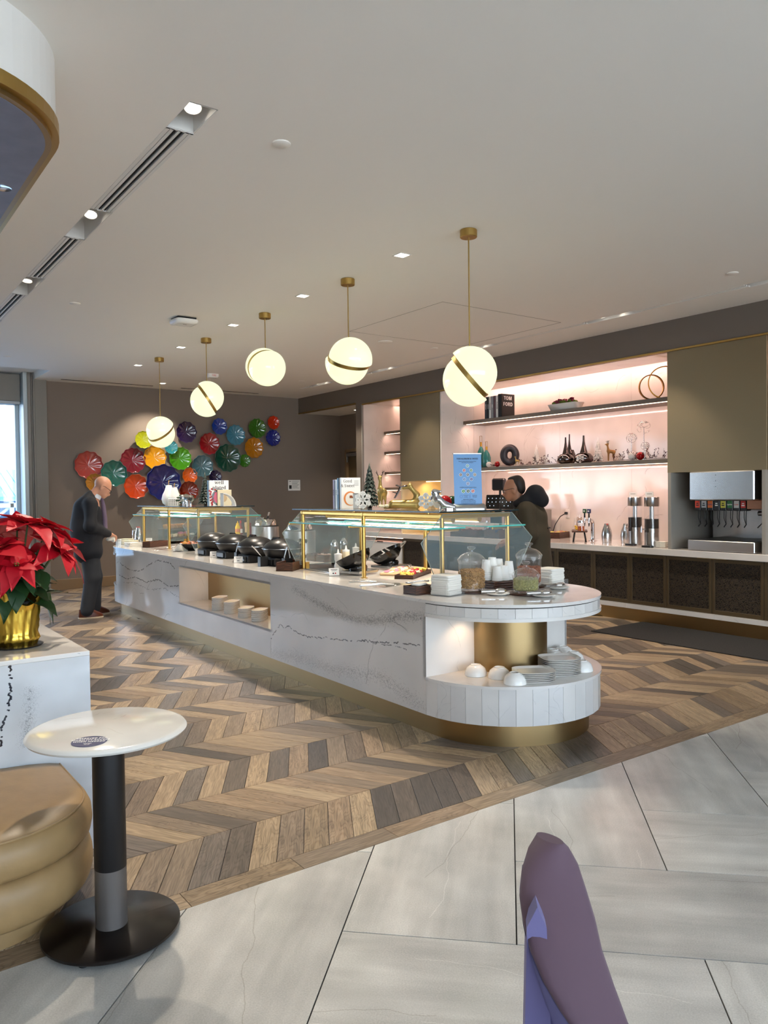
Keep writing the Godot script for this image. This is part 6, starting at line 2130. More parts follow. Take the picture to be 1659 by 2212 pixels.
	part(t, "body", lathe(S(), [Vector2(0, 0.03), Vector2(0.022, 0.03), Vector2(0.02, 0.08), Vector2(0.026, 0.13), Vector2(0.026, 0.165), Vector2(0, 0.17)], 20), "pepper_wood")
	part(t, "base", cyl(0.022, 0.03, 20), "black_satin")
	t = thing("ketchup_bottle", "clear bottle of ketchup at the right of the condiment stand", "bottle", q.call(0.085))
	part(t, "body", lathe(S(), [Vector2(0, 0), Vector2(0.028, 0), Vector2(0.03, 0.10), Vector2(0.02, 0.12), Vector2(0.028, 0.135), Vector2(0.028, 0.16), Vector2(0, 0.162)], 20), "ketchup")
	part(t, "cap", lathe(S(), [Vector2(0.022, 0.16), Vector2(0.022, 0.2), Vector2(0.018, 0.2)], 16), "jar_glass")
	solo("drinking_glass", lathe(S(), [Vector2(0, 0.001), Vector2(0.025, 0.001), Vector2(0.03, 0.1)], 24), "jar_glass", "empty straight drinking glass on the left soup kettle's rim", "glass", Vector3(4.634, 0.862, -9.214) + Vector3(0, 0.283, 0))
	# --- far guard: pastries
	var dp = Vector3(4.101, 0.862, -10.61)
	t = thing("pastry_stand", "black and walnut pastry stand with two tiers under the far guard", "pastry stand", dp, TH + 0.55)
	for x in [-0.30, 0.29]: part(t, "end_frame", box(S(), Vector3(x, 0, -0.10), Vector3(x + 0.012, 0.20, 0.10), 0.002), "black_satin")
	part(t, "top_board", box(S(), Vector3(-0.29, 0.185, -0.11), Vector3(0.29, 0.205, 0.11), 0.003), "walnut")
	part(t, "lower_board", box(S(), Vector3(-0.29, 0.075, -0.03), Vector3(0.29, 0.09, 0.13), 0.003), "walnut")
	part(t, "front_crate", box(S(), Vector3(-0.05, 0.0, 0.0), Vector3(0.29, 0.07, 0.125), 0.003), "walnut")
	part(t, "back_panel", box(S(), Vector3(-0.29, 0.0, -0.10), Vector3(0.29, 0.185, -0.09)), "black_satin")
	var B = Basis(Vector3.UP, TH + 0.55)
	var ck = lathe(S(), [Vector2(0, 0), Vector2(0.036, 0.001), Vector2(0.04, 0.006), Vector2(0.03, 0.011), Vector2(0, 0.013)], 18)
	ck = fin(ck)
	for k in 26:
		var o = solo("cookie", ck, "cookie", "golden cookie leaning in the row on top of the pastry stand", "cookie", dp + B * Vector3(-0.26 + 0.02 * k, 0.228 + 0.002 * (k % 3), rng.randf_range(-0.02, 0.02)), 0.0, "cookies in a leaning row on the pastry stand")
		o.rotation = Vector3(0, TH + 0.55, -1.05)
	for k in 9:
		var c = dp + B * Vector3(-0.25 + 0.062 * k, 0.0905, 0.06 + 0.02 * (k % 2))
		if k < 3:
			t = thing("dessert_cup", "small cream dessert cup number %s from the left on the lower tier" % ["one", "two", "three"][k], "dessert", c)
			part(t, "cup", lathe(S(), [Vector2(0, 0), Vector2(0.022, 0), Vector2(0.028, 0.045), Vector2(0, 0.046)], 20), "cream")
			var s2 = S()
			for j in 3: ball(s2, Vector3(0.012 * cos(j * 2.1), 0.048, 0.012 * sin(j * 2.1)), 0.006, 8)
			part(t, "topping", s2, "sauce_dark")
		elif k < 7:
			t = thing("cupcake", "pink-iced cupcake, %s of four on the lower tier" % ["first", "second", "third", "fourth"][k - 3], "cupcake", c)
			part(t, "case", lathe(S(), [Vector2(0, 0), Vector2(0.024, 0), Vector2(0.032, 0.038), Vector2(0, 0.04)], 20), "cake")
			part(t, "icing", lathe(S(), [Vector2(0.032, 0.038), Vector2(0.034, 0.048), Vector2(0.02, 0.064), Vector2(0, 0.07)], 20), "icing_pink")
		else:
			solo("meringue", ball(S(), Vector3(0, 0.018, 0), Vector3(0.034, 0.02, 0.026), 14), "white_matt", "white meringue %s on the lower tier of the pastry stand" % ["left", "right"][k - 7], "meringue", c)
	t = thing("walnut_box", "long walnut box in front of the pastry stand", "box", Vector3(3.547, 0.862, -9.968), TH + 0.55)
	walnut_box(t, Vector3(0.36, 0.075, 0.12))
	label_card("food card behind the walnut box at the pastry stand", Vector3(3.796, 0.862, -10.93), -0.4)
	t = thing("steel_carafe", "tall polished steel carafe with a red button by the far guard post", "carafe", Vector3(3.582, 0.862, -10.72))
	part(t, "body", lathe(S(), [Vector2(0, 0), Vector2(0.055, 0), Vector2(0.062, 0.03), Vector2(0.055, 0.13), Vector2(0.036, 0.2), Vector2(0.034, 0.225), Vector2(0, 0.23)], 32), "chrome")
	part(t, "handle", tube(S(), [Vector3(-0.03, 0.205, 0), Vector3(-0.08, 0.19, 0), Vector3(-0.085, 0.08, 0), Vector3(-0.055, 0.04, 0)], 0.008), "chrome")
	part(t, "button", box(S(), Vector3(-0.035, 0.228, -0.012), Vector3(0.02, 0.24, 0.012), 0.003), "red_plastic")
	for i in 3:
		t = thing("napkin_pile", ["low pile of beige napkins, front one by the carafe", "low pile of beige napkins in the middle by the carafe", "low pile of beige napkins at the back by the carafe"][i], "napkins", [Vector3(3.356, 0.862, -10.29), Vector3(3.453, 0.862, -10.72), Vector3(3.566, 0.862, -11.18)][i], TH + 0.2 * i)
		for k in 4: part(t, "napkin_fold", box(S(), Vector3(-0.08, 0.014 * k, -0.1), Vector3(0.08, 0.014 * k + 0.012, 0.1), 0.004), "cream" if i else "napkin_white", Vector3.ZERO, Vector3(0, 0.04 * k, 0))
	# bowl of rolls and cloth before the far guard's end
	t = thing("bread_bowl", "black bowl of chocolates and wrapped bread before the first chafing pan", "bowl", Vector3(3.626, 0.862, -8.965), TH)
	part(t, "bowl", lathe(S(), [Vector2(0, 0), Vector2(0.07, 0), Vector2(0.13, 0.05), Vector2(0.15, 0.085), Vector2(0.145, 0.086), Vector2(0.12, 0.05), Vector2(0, 0.015)], 36), "black_gloss")
	st = S()
	for k in 26: ball(st, Vector3(rng.randf_range(-0.09, 0.09), 0.055 + 0.04 * rng.randf(), rng.randf_range(-0.09, 0.09)), Vector3(0.025, 0.02, 0.022), 8)
	part(t, "chocolates", st, "tea").set_meta("kind", "stuff")
	t = thing("bread_cloth", "white striped cloth with a bread roll in it beside the black bowl", "cloth", Vector3(3.514, 0.862, -8.974), 0.6)
	var rr = []
	for k in 5:
		var ring = []
		for j in 24:
			var a = TAU * j / 24.0
			var f = [1.0, 1.04, 0.9, 0.6, 0.25][k] * (1.0 + 0.13 * sin(a * 5.0 + k))
			ring.append(Vector3(cos(a) * 0.11 * f, [0.0, 0.012, 0.045, 0.075, 0.085][k] + 0.008 * sin(a * 3.0), sin(a) * 0.07 * f))
		rr.append(ring)
	part(t, "cloth", skin(S(), rr), "napkin_white")
	part(t, "roll", ball(S(), Vector3(0.03, 0.085, 0.02), Vector3(0.045, 0.028, 0.03), 14), "cookie")
	tongs("black-tipped tongs lying at the island edge before the pastry stand", Vector3(3.382, 0.862, -8.9), 0.35, 0.26, "steel_dark")
	tongs("steel ladle-like tongs behind the black-tipped tongs", Vector3(3.526, 0.862, -9.511), 0.5, 0.24)
	t = thing("rest_plate", "thin clear rest plate under the far tongs", "plate", Vector3(3.416, 0.862, -9.342), 0.4)
	part(t, "plate", box(S(), Vector3(-0.14, 0, -0.05), Vector3(0.14, 0.006, 0.05), 0.002), "acrylic")
	t = thing("tumbler", "clear glass tumbler at the island corner under the man's hand", "glass", Vector3(3.184, 0.862, -10.34))
	part(t, "glass", lathe(S(), [Vector2(0, 0.001), Vector2(0.03, 0.001), Vector2(0.036, 0.1)], 28), "tumbler_glass")
	part(t, "water", cyl(0.03, 0.06, 24), "tumbler_glass")

# plates and bowls kept in the island
func island_plates():
	var pl = []
	for k in [[0.0, 0.9], [0.004, 0.97], [0.011, 1.0], [0.0125, 0.99], [0.006, 0.9]]:
		pl.append(ring_at(oval(0.105 * k[1], 0.062 * k[1], 36, 3.0), k[0]))
	var oval_plate = fin(skin(S(), pl, [2]))
	var base = [Vector3(3.2, 0.458, -7.2), Vector3(3.213, 0.447, -6.95), Vector3(3.219, 0.448, -6.65), Vector3(3.221, 0.447, -6.38)]
	for s in 4:
		var x = [3.20, 3.20, 3.20, 3.20][s]
		var p = [Vector3(3.22, 0.414, -7.246), Vector3(3.22, 0.414, -6.966), Vector3(3.22, 0.419, -6.653), Vector3(3.22, 0.422, -6.379)][s]
		p.y = 0.387
		var n = [10, 9, 7, 8][s]
		for k in n:
			var o = solo("oval_plate", oval_plate, "porcelain", "oval white plate in the %s of four stacks in the island niche" % ["farthest and tallest", "second", "third", "nearest"][s], "plate", p + Vector3(0, 0.0125 * k, 0), TH + 0.75, "oval plates stacked in the niche, stack %d" % (s + 1))
			o.position.x += 0.001 * sin(k * 2.0)
	pl = []
	for k in [[0.0, 0.72], [0.003, 0.80], [0.014, 0.98], [0.016, 1.0], [0.0145, 0.96], [0.006, 0.78]]:
		pl.append(ring_at(oval(0.125 * k[1], 0.105 * k[1], 40, 3.6), k[0]))
	var sq = fin(skin(S(), pl, [3, 4]))
	for s in 2:
		var p = [Vector3(3.48, 0.379, -3.275), Vector3(3.728, 0.379, -3.292)][s]
		for k in [6, 10][s]:
			solo("rounded_plate", sq, "porcelain", ["rounded-square white plate in the lower stack on the round tier", "rounded-square white plate in the higher stack on the round tier"][s], "plate", p + Vector3(0, 0.0105 * k, 0), TH - 0.5, ["plates in the lower stack on the round tier", "plates in the higher stack on the round tier"][s])
	var bowl = lathe(S(), [Vector2(0.068, 0), Vector2(0.07, 0.002), Vector2(0.068, 0.02), Vector2(0.058, 0.045), Vector2(0.04, 0.06), Vector2(0.033, 0.063), Vector2(0.032, 0.067), Vector2(0.027, 0.067), Vector2(0.026, 0.062), Vector2(0, 0.061)], 36)
	bowl = fin(bowl)
	var bs = [Vector3(3.307, 0.379, -3.6), Vector3(3.373, 0.379, -3.46), Vector3(3.343, 0.379, -3.297), Vector3(4.04, 0.379, -3.617), Vector3(4.172, 0.379, -3.646), Vector3(3.952, 0.379, -3.502), Vector3(4.088, 0.379, -3.483), Vector3(3.916, 0.379, -3.27)]
	for i in 8:
		solo("bowl", bowl, "porcelain", ["upturned white bowl farthest left on the round tier", "upturned white bowl second from the left, against the brass drum", "upturned white bowl nearest the front edge of the round tier", "upturned white bowl right beside the brass drum, back row", "upturned white bowl farthest back on the right of the drum", "upturned white bowl just behind the taller plate stack", "upturned white bowl at the back right, largest seen", "upturned white bowl right of the taller plate stack"][i], "bowl", bs[i])

# ---------------------------------------------------------------- things standing on the glass guards
func bookend(label, at, turn, r = 0.13, w = 0.10):
	var t = thing("bookend", label, "bookend", at, turn)
	var arc = []
	for k in 13: arc.append(Vector2(sin(PI / 2 * k / 12.0) * r, cos(PI / 2 * k / 12.0) * r))
	for k in 13: arc.append(Vector2(sin(PI / 2 * (12 - k) / 12.0) * (r - 0.012), cos(PI / 2 * (12 - k) / 12.0) * (r - 0.012)))
	part(t, "arch", prism(S(), arc, -w / 2, w / 2), "white_matt")
	part(t, "upright", box(S(), Vector3(0, 0, -w / 2), Vector3(0.006, r, w / 2), 0.001), "white_matt")
	part(t, "base", box(S(), Vector3(0, 0, -w / 2), Vector3(r, 0.005, w / 2), 0.001), "white_matt")

func guard_tops():
	var st
	var t
	var y = 1.3965
	# near guard: cookbooks with a bookend
	var bp = Vector3(3.649, 1.397, -5.665)
	var zz = bp.z
	var bk = [[0.02, "ink", 0.265, "", "black-spined book behind the white cookbook on the near guard"], [0.03, "cover_blue", 0.262, "CAKES", "blue-spined book second from the white cookbook on the near guard"], [0.035, "white_gloss", 0.25, "SALT", "white-spined book with dark lettering in the near guard row"], [0.02, "charcoal", 0.245, "", "thin dark book near the back of the near guard row"], [0.03, "cover_lilac", 0.25, "BREAD", "lilac book at the back end of the near guard row"]]
	t = book(Vector3(0.185, 0.265, 0.03), "white_gloss", "", "white cookbook with a peach bowl on its cover facing out on the near guard", Vector3(bp.x, y, zz), TH - 0.12)
	words(t, "title_lettering", "Good\n& Sweet", 0.034, "ink", Transform3D(Basis(), Vector3(0.062, 0.215, 0.0155)), false, true)
	st = S()
	for k in 4: box(st, Vector3(0.125, 0.235 - 0.012 * k, 0.0152), Vector3(0.168, 0.238 - 0.012 * k, 0.0156))
	part(t, "cover_lines", st, "grey_ink")
	part(t, "cover_plate", lathe(S(), [Vector2(0, 0), Vector2(0.06, 0), Vector2(0.062, 0.001), Vector2(0, 0.0012)], 36, Transform3D(Basis(Vector3.RIGHT, PI / 2), Vector3(0.085, 0.085, 0.0152))), "fruit_orange")
	part(t, "cover_cream", lathe(S(), [Vector2(0, 0), Vector2(0.053, 0), Vector2(0.053, 0.0016), Vector2(0, 0.0018)], 36, Transform3D(Basis(Vector3.RIGHT, PI / 2), Vector3(0.092, 0.082, 0.0154))), "white_matt")
	st = S()
	for k in 5: ball(st, Vector3(0.085 + 0.012 * (k % 3), 0.095 + 0.01 * (k % 2), 0.018), Vector3(0.008, 0.007, 0.002), 8)
	part(t, "cover_fruit", st, "granola")
	var o = 0.016
	for i in 5:
		o += bk[i][0] / 2.0 + 0.0015
		book(Vector3(0.18, bk[i][2], bk[i][0]), bk[i][1], bk[i][3], bk[i][4], Vector3(bp.x, y, zz) + Basis(Vector3.UP, TH - 0.12) * Vector3(0, 0, -o), TH - 0.12)
		o += bk[i][0] / 2.0
	bookend("white arched bookend in front of the white cookbook on the near guard", Vector3(3.667, 1.397, -5.548) + Vector3(0, 0, 0.09), TH - 0.1)
	t = thing("snowflake", "large white snowflake ornament before the dark fir tree on the near guard", "ornament", Vector3(3.572, 1.397, -5.212) + Vector3(0, 0.075, 0.0), -0.4)
	part(t, "flake", flake_mesh(0.072, 0.007, 0.005), "white_matt")
	t = thing("model_tree", "dark green model fir tree on the near guard", "model tree", Vector3(3.714, 1.397, -5.318))
	pine(t, 0.39, 0.10, "tree_green", 10, 3)
	t = thing("deer_figure", "gold deer figure seen from behind beside the dark fir tree", "figurine", Vector3(3.69, 1.397, -5.115), 1.25)
	deer(t, 0.31, "deer_gold")
	# reclining reindeer with raised muzzle
	t = thing("deer_figure", "gold lying reindeer with raised head and dark antlers on the near guard", "figurine", Vector3(3.737, 1.397, -4.898), -0.55 + PI)
	part(t, "body", melt([
		[Vector3(-0.10, 0.035, 0.0), Vector3(0.08, 0.04, 0.0), 0.04, 0.032], [Vector3(-0.10, 0.04, 0.0), Vector3(-0.115, 0.11, 0.0), 0.034, 0.02],
		[Vector3(-0.115, 0.11, 0.0), Vector3(-0.06, 0.175, 0.0), 0.022, 0.016], [Vector3(-0.06, 0.18, 0.0), Vector3(-0.005, 0.165, 0.0), 0.02, 0.011], [Vector3(-0.06, 0.19, 0.01), Vector3(-0.06, 0.215, 0.02), 0.008, 0.004],
		[Vector3(-0.06, 0.02, 0.03), Vector3(0.05, 0.015, 0.05), 0.02, 0.01], [Vector3(0.05, 0.02, 0.03), Vector3(0.14, 0.012, 0.04), 0.02, 0.010]], 0.006, 160.0), "deer_gold")
	st = S()
	for s in [-1, 1]:
		var b = Vector3(-0.035, 0.185, 0.012 * s)
		tube(st, [b, b + Vector3(0.05, -0.01, 0.02 * s), b + Vector3(0.075, -0.06, 0.03 * s), b + Vector3(0.10, -0.10, 0.03 * s)], [0.006, 0.006, 0.005, 0.003], 6)
		tube(st, [b + Vector3(0.05, -0.01, 0.02 * s), b + Vector3(0.085, 0.005, 0.03 * s)], 0.004, 6)
		tube(st, [b + Vector3(0.075, -0.06, 0.03 * s), b + Vector3(0.11, -0.05, 0.04 * s)], 0.004, 6)
	part(t, "antler", st, "plum_mirror")
	st = S()
	for k in 26: ball(st, Vector3(-0.10 + 0.011 * k, 0.018 + 0.03 * rng.randf(), rng.randf_range(0.01, 0.06)), Vector3(0.018, 0.011, 0.014), 8)
	part(t, "carved_flowers", st, "cream").set_meta("kind", "stuff")
	t = thing("snowflake", "small white lattice snowflake left of the silver figure", "ornament", Vector3(3.702, 1.397, -4.564) + Vector3(0, 0.065, 0), -0.5)
	part(t, "flake", flake_mesh(0.062, 0.007, 0.005), "white_matt")
	# silver leaping figure
	t = thing("silver_figure", "silver bird-like sculpture arched over the near guard glass", "sculpture", Vector3(3.699, 1.397, -4.373), -0.5)
	part(t, "body", melt([
		[Vector3(0.085, 0.018, 0), Vector3(0.03, 0.03, 0), 0.020, 0.026], [Vector3(0.03, 0.03, 0), Vector3(-0.03, 0.075, 0), 0.026, 0.026],
		[Vector3(-0.03, 0.075, 0), Vector3(-0.055, 0.125, 0), 0.026, 0.020], [Vector3(-0.055, 0.13, 0), Vector3(-0.01, 0.135, 0), 0.022, 0.008],
		[Vector3(-0.055, 0.12, 0), Vector3(-0.085, 0.07, 0.0), 0.014, 0.004], [Vector3(0.0, 0.03, 0), Vector3(-0.01, 0.004, 0), 0.014, 0.008]], 0.005, 170.0), "silver")
	part(t, "base", skin(S(), [ring_at(oval(0.04, 0.03, 20, 3.0), 0.0), ring_at(oval(0.04, 0.03, 20, 3.0), 0.012)]), "chrome", Vector3(0.05, 0, 0))
	var orn = [[Vector3(3.902, 1.397, -4.575), 0.052, "red_gloss", "dark red shiny ball ornament behind the silver sculpture"], [Vector3(3.954, 1.397, -4.709), 0.055, "white_matt", "cream ball ornament left of the dark red ball"], [Vector3(3.982, 1.397, -4.586), 0.05, "green_gloss", "dark green ball ornament half behind the blue sign"]]
	for q in orn: solo("ball_ornament", ball(S(), Vector3(0, q[1], 0), q[1], 24), q[2], q[3], "ornament", q[0])
	solo("wooden_block", bx(Vector3(0.05, 0.05, 0.05), 0.003), "pepper_wood", "small tan wooden block behind the small snowflake", "block", Vector3(3.986, 1.397, -4.845))
	# allergens sign
	t = thing("allergen_sign", "blue tabletop allergens sign in a silver roll-up stand", "sign", Vector3(3.939, 1.397, -4.351), -0.44)
	var W = 0.215
	var H = 0.385
	part(t, "stand", skin(S(), [ring_at(oval(0.135, 0.045, 24, 4.0), 0), ring_at(oval(0.135, 0.045, 24, 4.0), 0.012), ring_at(oval(0.128, 0.03, 24, 4.0), 0.03), ring_at(oval(0.12, 0.012, 24, 4.0), 0.04)]), "steel")
	var bd = part(t, "banner", box(S(), Vector3(-W / 2, 0.03, -0.002), Vector3(W / 2, 0.03 + H, 0.002)), "sign_blue", Vector3.ZERO, Vector3(-0.06, 0, 0))
	part(bd, "top_rail", box(S(), Vector3(-W / 2 - 0.004, 0.03 + H - 0.004, -0.005), Vector3(W / 2 + 0.004, 0.03 + H + 0.006, 0.005), 0.002), "steel")
	words(bd, "title_lettering", "FOOD ALLERGENS & CHOICES", 0.0175, "ink", Transform3D(Basis.from_scale(Vector3(0.68, 1.0, 1)), Vector3(0, 0.378, 0.0025)), true)
	words(bd, "lettering", "Please be advised that food prepared here\nmay contain these allergens", 0.0085, "ink", Transform3D(Basis.from_scale(Vector3(0.85, 1, 1)), Vector3(0, 0.354, 0.0025)))
	var cl = ["2f8f8f", "b23a34", "4f7f4a", "7a4a36", "3a302c", "7a6a58", "2f74b0", "26408a", "4a6a9a"]
	var pos = [[0, 0], [-1, -1], [1, -1], [-2, -2], [0, -2], [2, -2], [-1, -3], [1, -3], [0, -4]]
	for i in 9: icon(bd, Vector3(pos[i][0] * 0.0275, 0.325 + pos[i][1] * 0.0335, 0.0022), 0.0125, cl[i])
	words(bd, "lettering", "In addition we show the dietary choices", 0.0085, "ink", Transform3D(Basis.from_scale(Vector3(0.85, 1, 1)), Vector3(0, 0.163, 0.0025)))
	for i in 3: icon(bd, Vector3((i - 1) * 0.037, 0.135, 0.0022), 0.0145, ["2f8a3a", "1f4a3a", "b8443a"][i])
	part(bd, "glass_icon", lathe(S(), [Vector2(0.009, 0), Vector2(0.012, 0), Vector2(0.012, 0.0008), Vector2(0.009, 0.0008)], 24, Transform3D(Basis(Vector3.RIGHT, PI / 2), Vector3(-0.055, 0.095, 0.002))), "sign_mark")
	part(bd, "fork_icon", box(S(), Vector3(0.010, 0.083, 0.002), Vector3(0.016, 0.108, 0.0028)), "sign_mark")
	for k in 2: words(bd, "lettering", ["Gluten and nuts\nare used\nin our kitchen", "No substitutes\nwithout notice\ncrosscontact"][k], 0.0065, "navy_print", Transform3D(Basis.from_scale(Vector3(0.85, 1, 1)), Vector3([-0.018, 0.05][k], 0.096, 0.0025)))
	words(bd, "lettering", "DEDICATED UTENSILS", 0.008, "ink", Transform3D(Basis(), Vector3(0.0, 0.073, 0.0025)), true)
	words(bd, "lettering", "If you have a food allergy please ask\nthe staff before you serve yourself and\nuse the utensils set out for each dish", 0.0075, "ink", Transform3D(Basis.from_scale(Vector3(0.9, 1, 1)), Vector3(0.0, 0.055, 0.0025)))
	# far guard: pears, basket, skull-like ornament, tree, books
	for i in 2:
		t = thing("pear_ornament", ["larger frosted white pear ornament with a gold stem", "smaller frosted white pear ornament with a gold stem"][i], "ornament", [Vector3(3.765, 1.397, -10.03), Vector3(3.794, 1.397, -9.904)][i])
		var k = [1.0, 0.88][i]
		part(t, "pear", lathe(S(), [Vector2(0, 0), Vector2(0.05 * k, 0.0), Vector2(0.085 * k, 0.03 * k), Vector2(0.098 * k, 0.08 * k), Vector2(0.085 * k, 0.14 * k), Vector2(0.055 * k, 0.20 * k), Vector2(0.04 * k, 0.25 * k), Vector2(0.034 * k, 0.268 * k), Vector2(0, 0.27 * k)], 36), "frost")
		part(t, "stem", tube(S(), [Vector3(0, 0.265 * k, 0), Vector3(-0.004, 0.30 * k, 0), Vector3(0.004, 0.33 * k, 0)], [0.005, 0.004, 0.006]), "ring_gold")
	t = thing("lattice_basket", "small white square basket with punched holes before the pears", "basket", Vector3(3.628, 1.397, -9.518), -0.5)
	part(t, "walls", box(S(), Vector3(-0.06, 0, -0.06), Vector3(0.06, 0.09, 0.06), 0.004), "white_gloss")
	st = S()
	for i in 5:
		for j in 4:
			for s in 2:
				var c = Vector3(-0.044 + 0.022 * i, 0.014 + 0.02 * j, 0.0603)
				box(st, c - Vector3(0.005, 0.005, 0.001), c + Vector3(0.005, 0.005, 0.0005), 0.0, Transform3D(Basis(Vector3.UP, -PI / 2 * s), Vector3()))
	part(t, "holes", st, "shadow_gap")
	t = thing("shell_ornament", "shiny silver and white shell-like ornament with green leaves on the far guard", "ornament", Vector3(3.694, 1.397, -9.272))
	part(t, "shell", melt([[Vector3(0, 0.09, 0), Vector3(0.075, 0.05, 0.05)], [Vector3(-0.05, 0.10, 0.02), Vector3(0.035, 0.035, 0.03)], [Vector3(0.06, 0.09, 0.02), Vector3(0.035, 0.04, 0.03)], [Vector3(0.0, 0.05, 0.03), Vector3(0.0, 0.0, 0.03), 0.03, 0.03], [Vector3(0.045, 0.06, 0.03), Vector3(0.05, 0.0, 0.04), 0.014, 0.01], [Vector3(-0.045, 0.06, 0.03), Vector3(-0.05, 0.0, 0.04), 0.014, 0.01]], 0.008, 110.0), "silver")
	st = S()
	for k in 9:
		var a = TAU * k / 9.0
		ball(st, Vector3(cos(a) * 0.10, 0.085 + 0.05 * sin(a), -0.01 + 0.02 * sin(k * 2.0)), Vector3(0.032, 0.012, 0.016), 8)
	part(t, "leaves", st, "leaf_green")
	t = thing("model_tree", "slim snowy green model fir tree left of the far guard books", "model tree", Vector3(3.83, 1.397, -8.991))
	pine(t, 0.42, 0.105, "tree_green", 11, 8)
	bp = Vector3(3.724, 1.397, -8.635)
	t = book(Vector3(0.235, 0.30, 0.035), "white_gloss", "", "white and red cookbook with a round dish on its cover on the far guard", bp, TH - 0.1)
	words(t, "title_lettering", "well\nplated", 0.052, "ink", Transform3D(Basis(), Vector3(0.12, 0.245, 0.018)), true, true)
	part(t, "cover_plate", lathe(S(), [Vector2(0, 0), Vector2(0.098, 0), Vector2(0.1, 0.001), Vector2(0, 0.0012)], 40, Transform3D(Basis(Vector3.RIGHT, PI / 2), Vector3(0.125, 0.10, 0.0176))), "sauce_dark")
	part(t, "cover_food", lathe(S(), [Vector2(0, 0), Vector2(0.08, 0), Vector2(0.08, 0.0016), Vector2(0, 0.0018)], 40, Transform3D(Basis(Vector3.RIGHT, PI / 2), Vector3(0.130, 0.098, 0.0178))), "icing_pink")
	st = S()
	for k in 18: ball(st, Vector3([0.03, 0.05, 0.015][k % 3] + 0.02 * sin(k * 1.9), 0.20 - 0.011 * k, 0.0182), Vector3(0.012, 0.011, 0.001), 8)
	part(t, "cover_berries", st, "red_gloss")
	book(Vector3(0.23, 0.302, 0.03), "cover_blue", "", "pale blue book behind the red and white cookbook", bp + Vector3(0, 0, -0.036), TH - 0.1)
	t = book(Vector3(0.17, 0.19, 0.02), "cream", "", "small cream recipe book leaning in front of the red and white cookbook", bp + Vector3(0.085, 0, 0.045), TH - 0.1)
	part(t, "cover_print", lathe(S(), [Vector2(0, 0), Vector2(0.045, 0), Vector2(0.045, 0.0008), Vector2(0, 0.001)], 28, Transform3D(Basis(Vector3.RIGHT, PI / 2), Vector3(0.07, 0.09, 0.0102))), "pepper_wood")
	bookend("white arched bookend in front of the small cream book on the far guard", Vector3(3.679, 1.397, -8.296) + Vector3(0, 0, 0.12), TH - 0.1, 0.15, 0.11)

func icon(bd, at, r, hex):
	if not M.has("ic" + hex): mk("ic" + hex, hex, 0.5)
	var T = Transform3D(Basis(Vector3.RIGHT, PI / 2), Vector3())
	var o = part(bd, "icon_ring", lathe(S(), [Vector2(0, 0), Vector2(r, 0), Vector2(r, 0.0006), Vector2(0, 0.0006)], 24, T), "white_print", at)
	var i = part(bd, "icon", lathe(S(), [Vector2(0, 0), Vector2(r * 0.78, 0), Vector2(r * 0.78, 0.0012), Vector2(0, 0.0012)], 24, T), "ic" + hex, at)
	part(bd, "icon_mark", prism(S(), oval(r * 0.18, r * 0.42, 12), 0.0011, 0.0016), "white_print", at, Vector3(0, 0, 0.5))

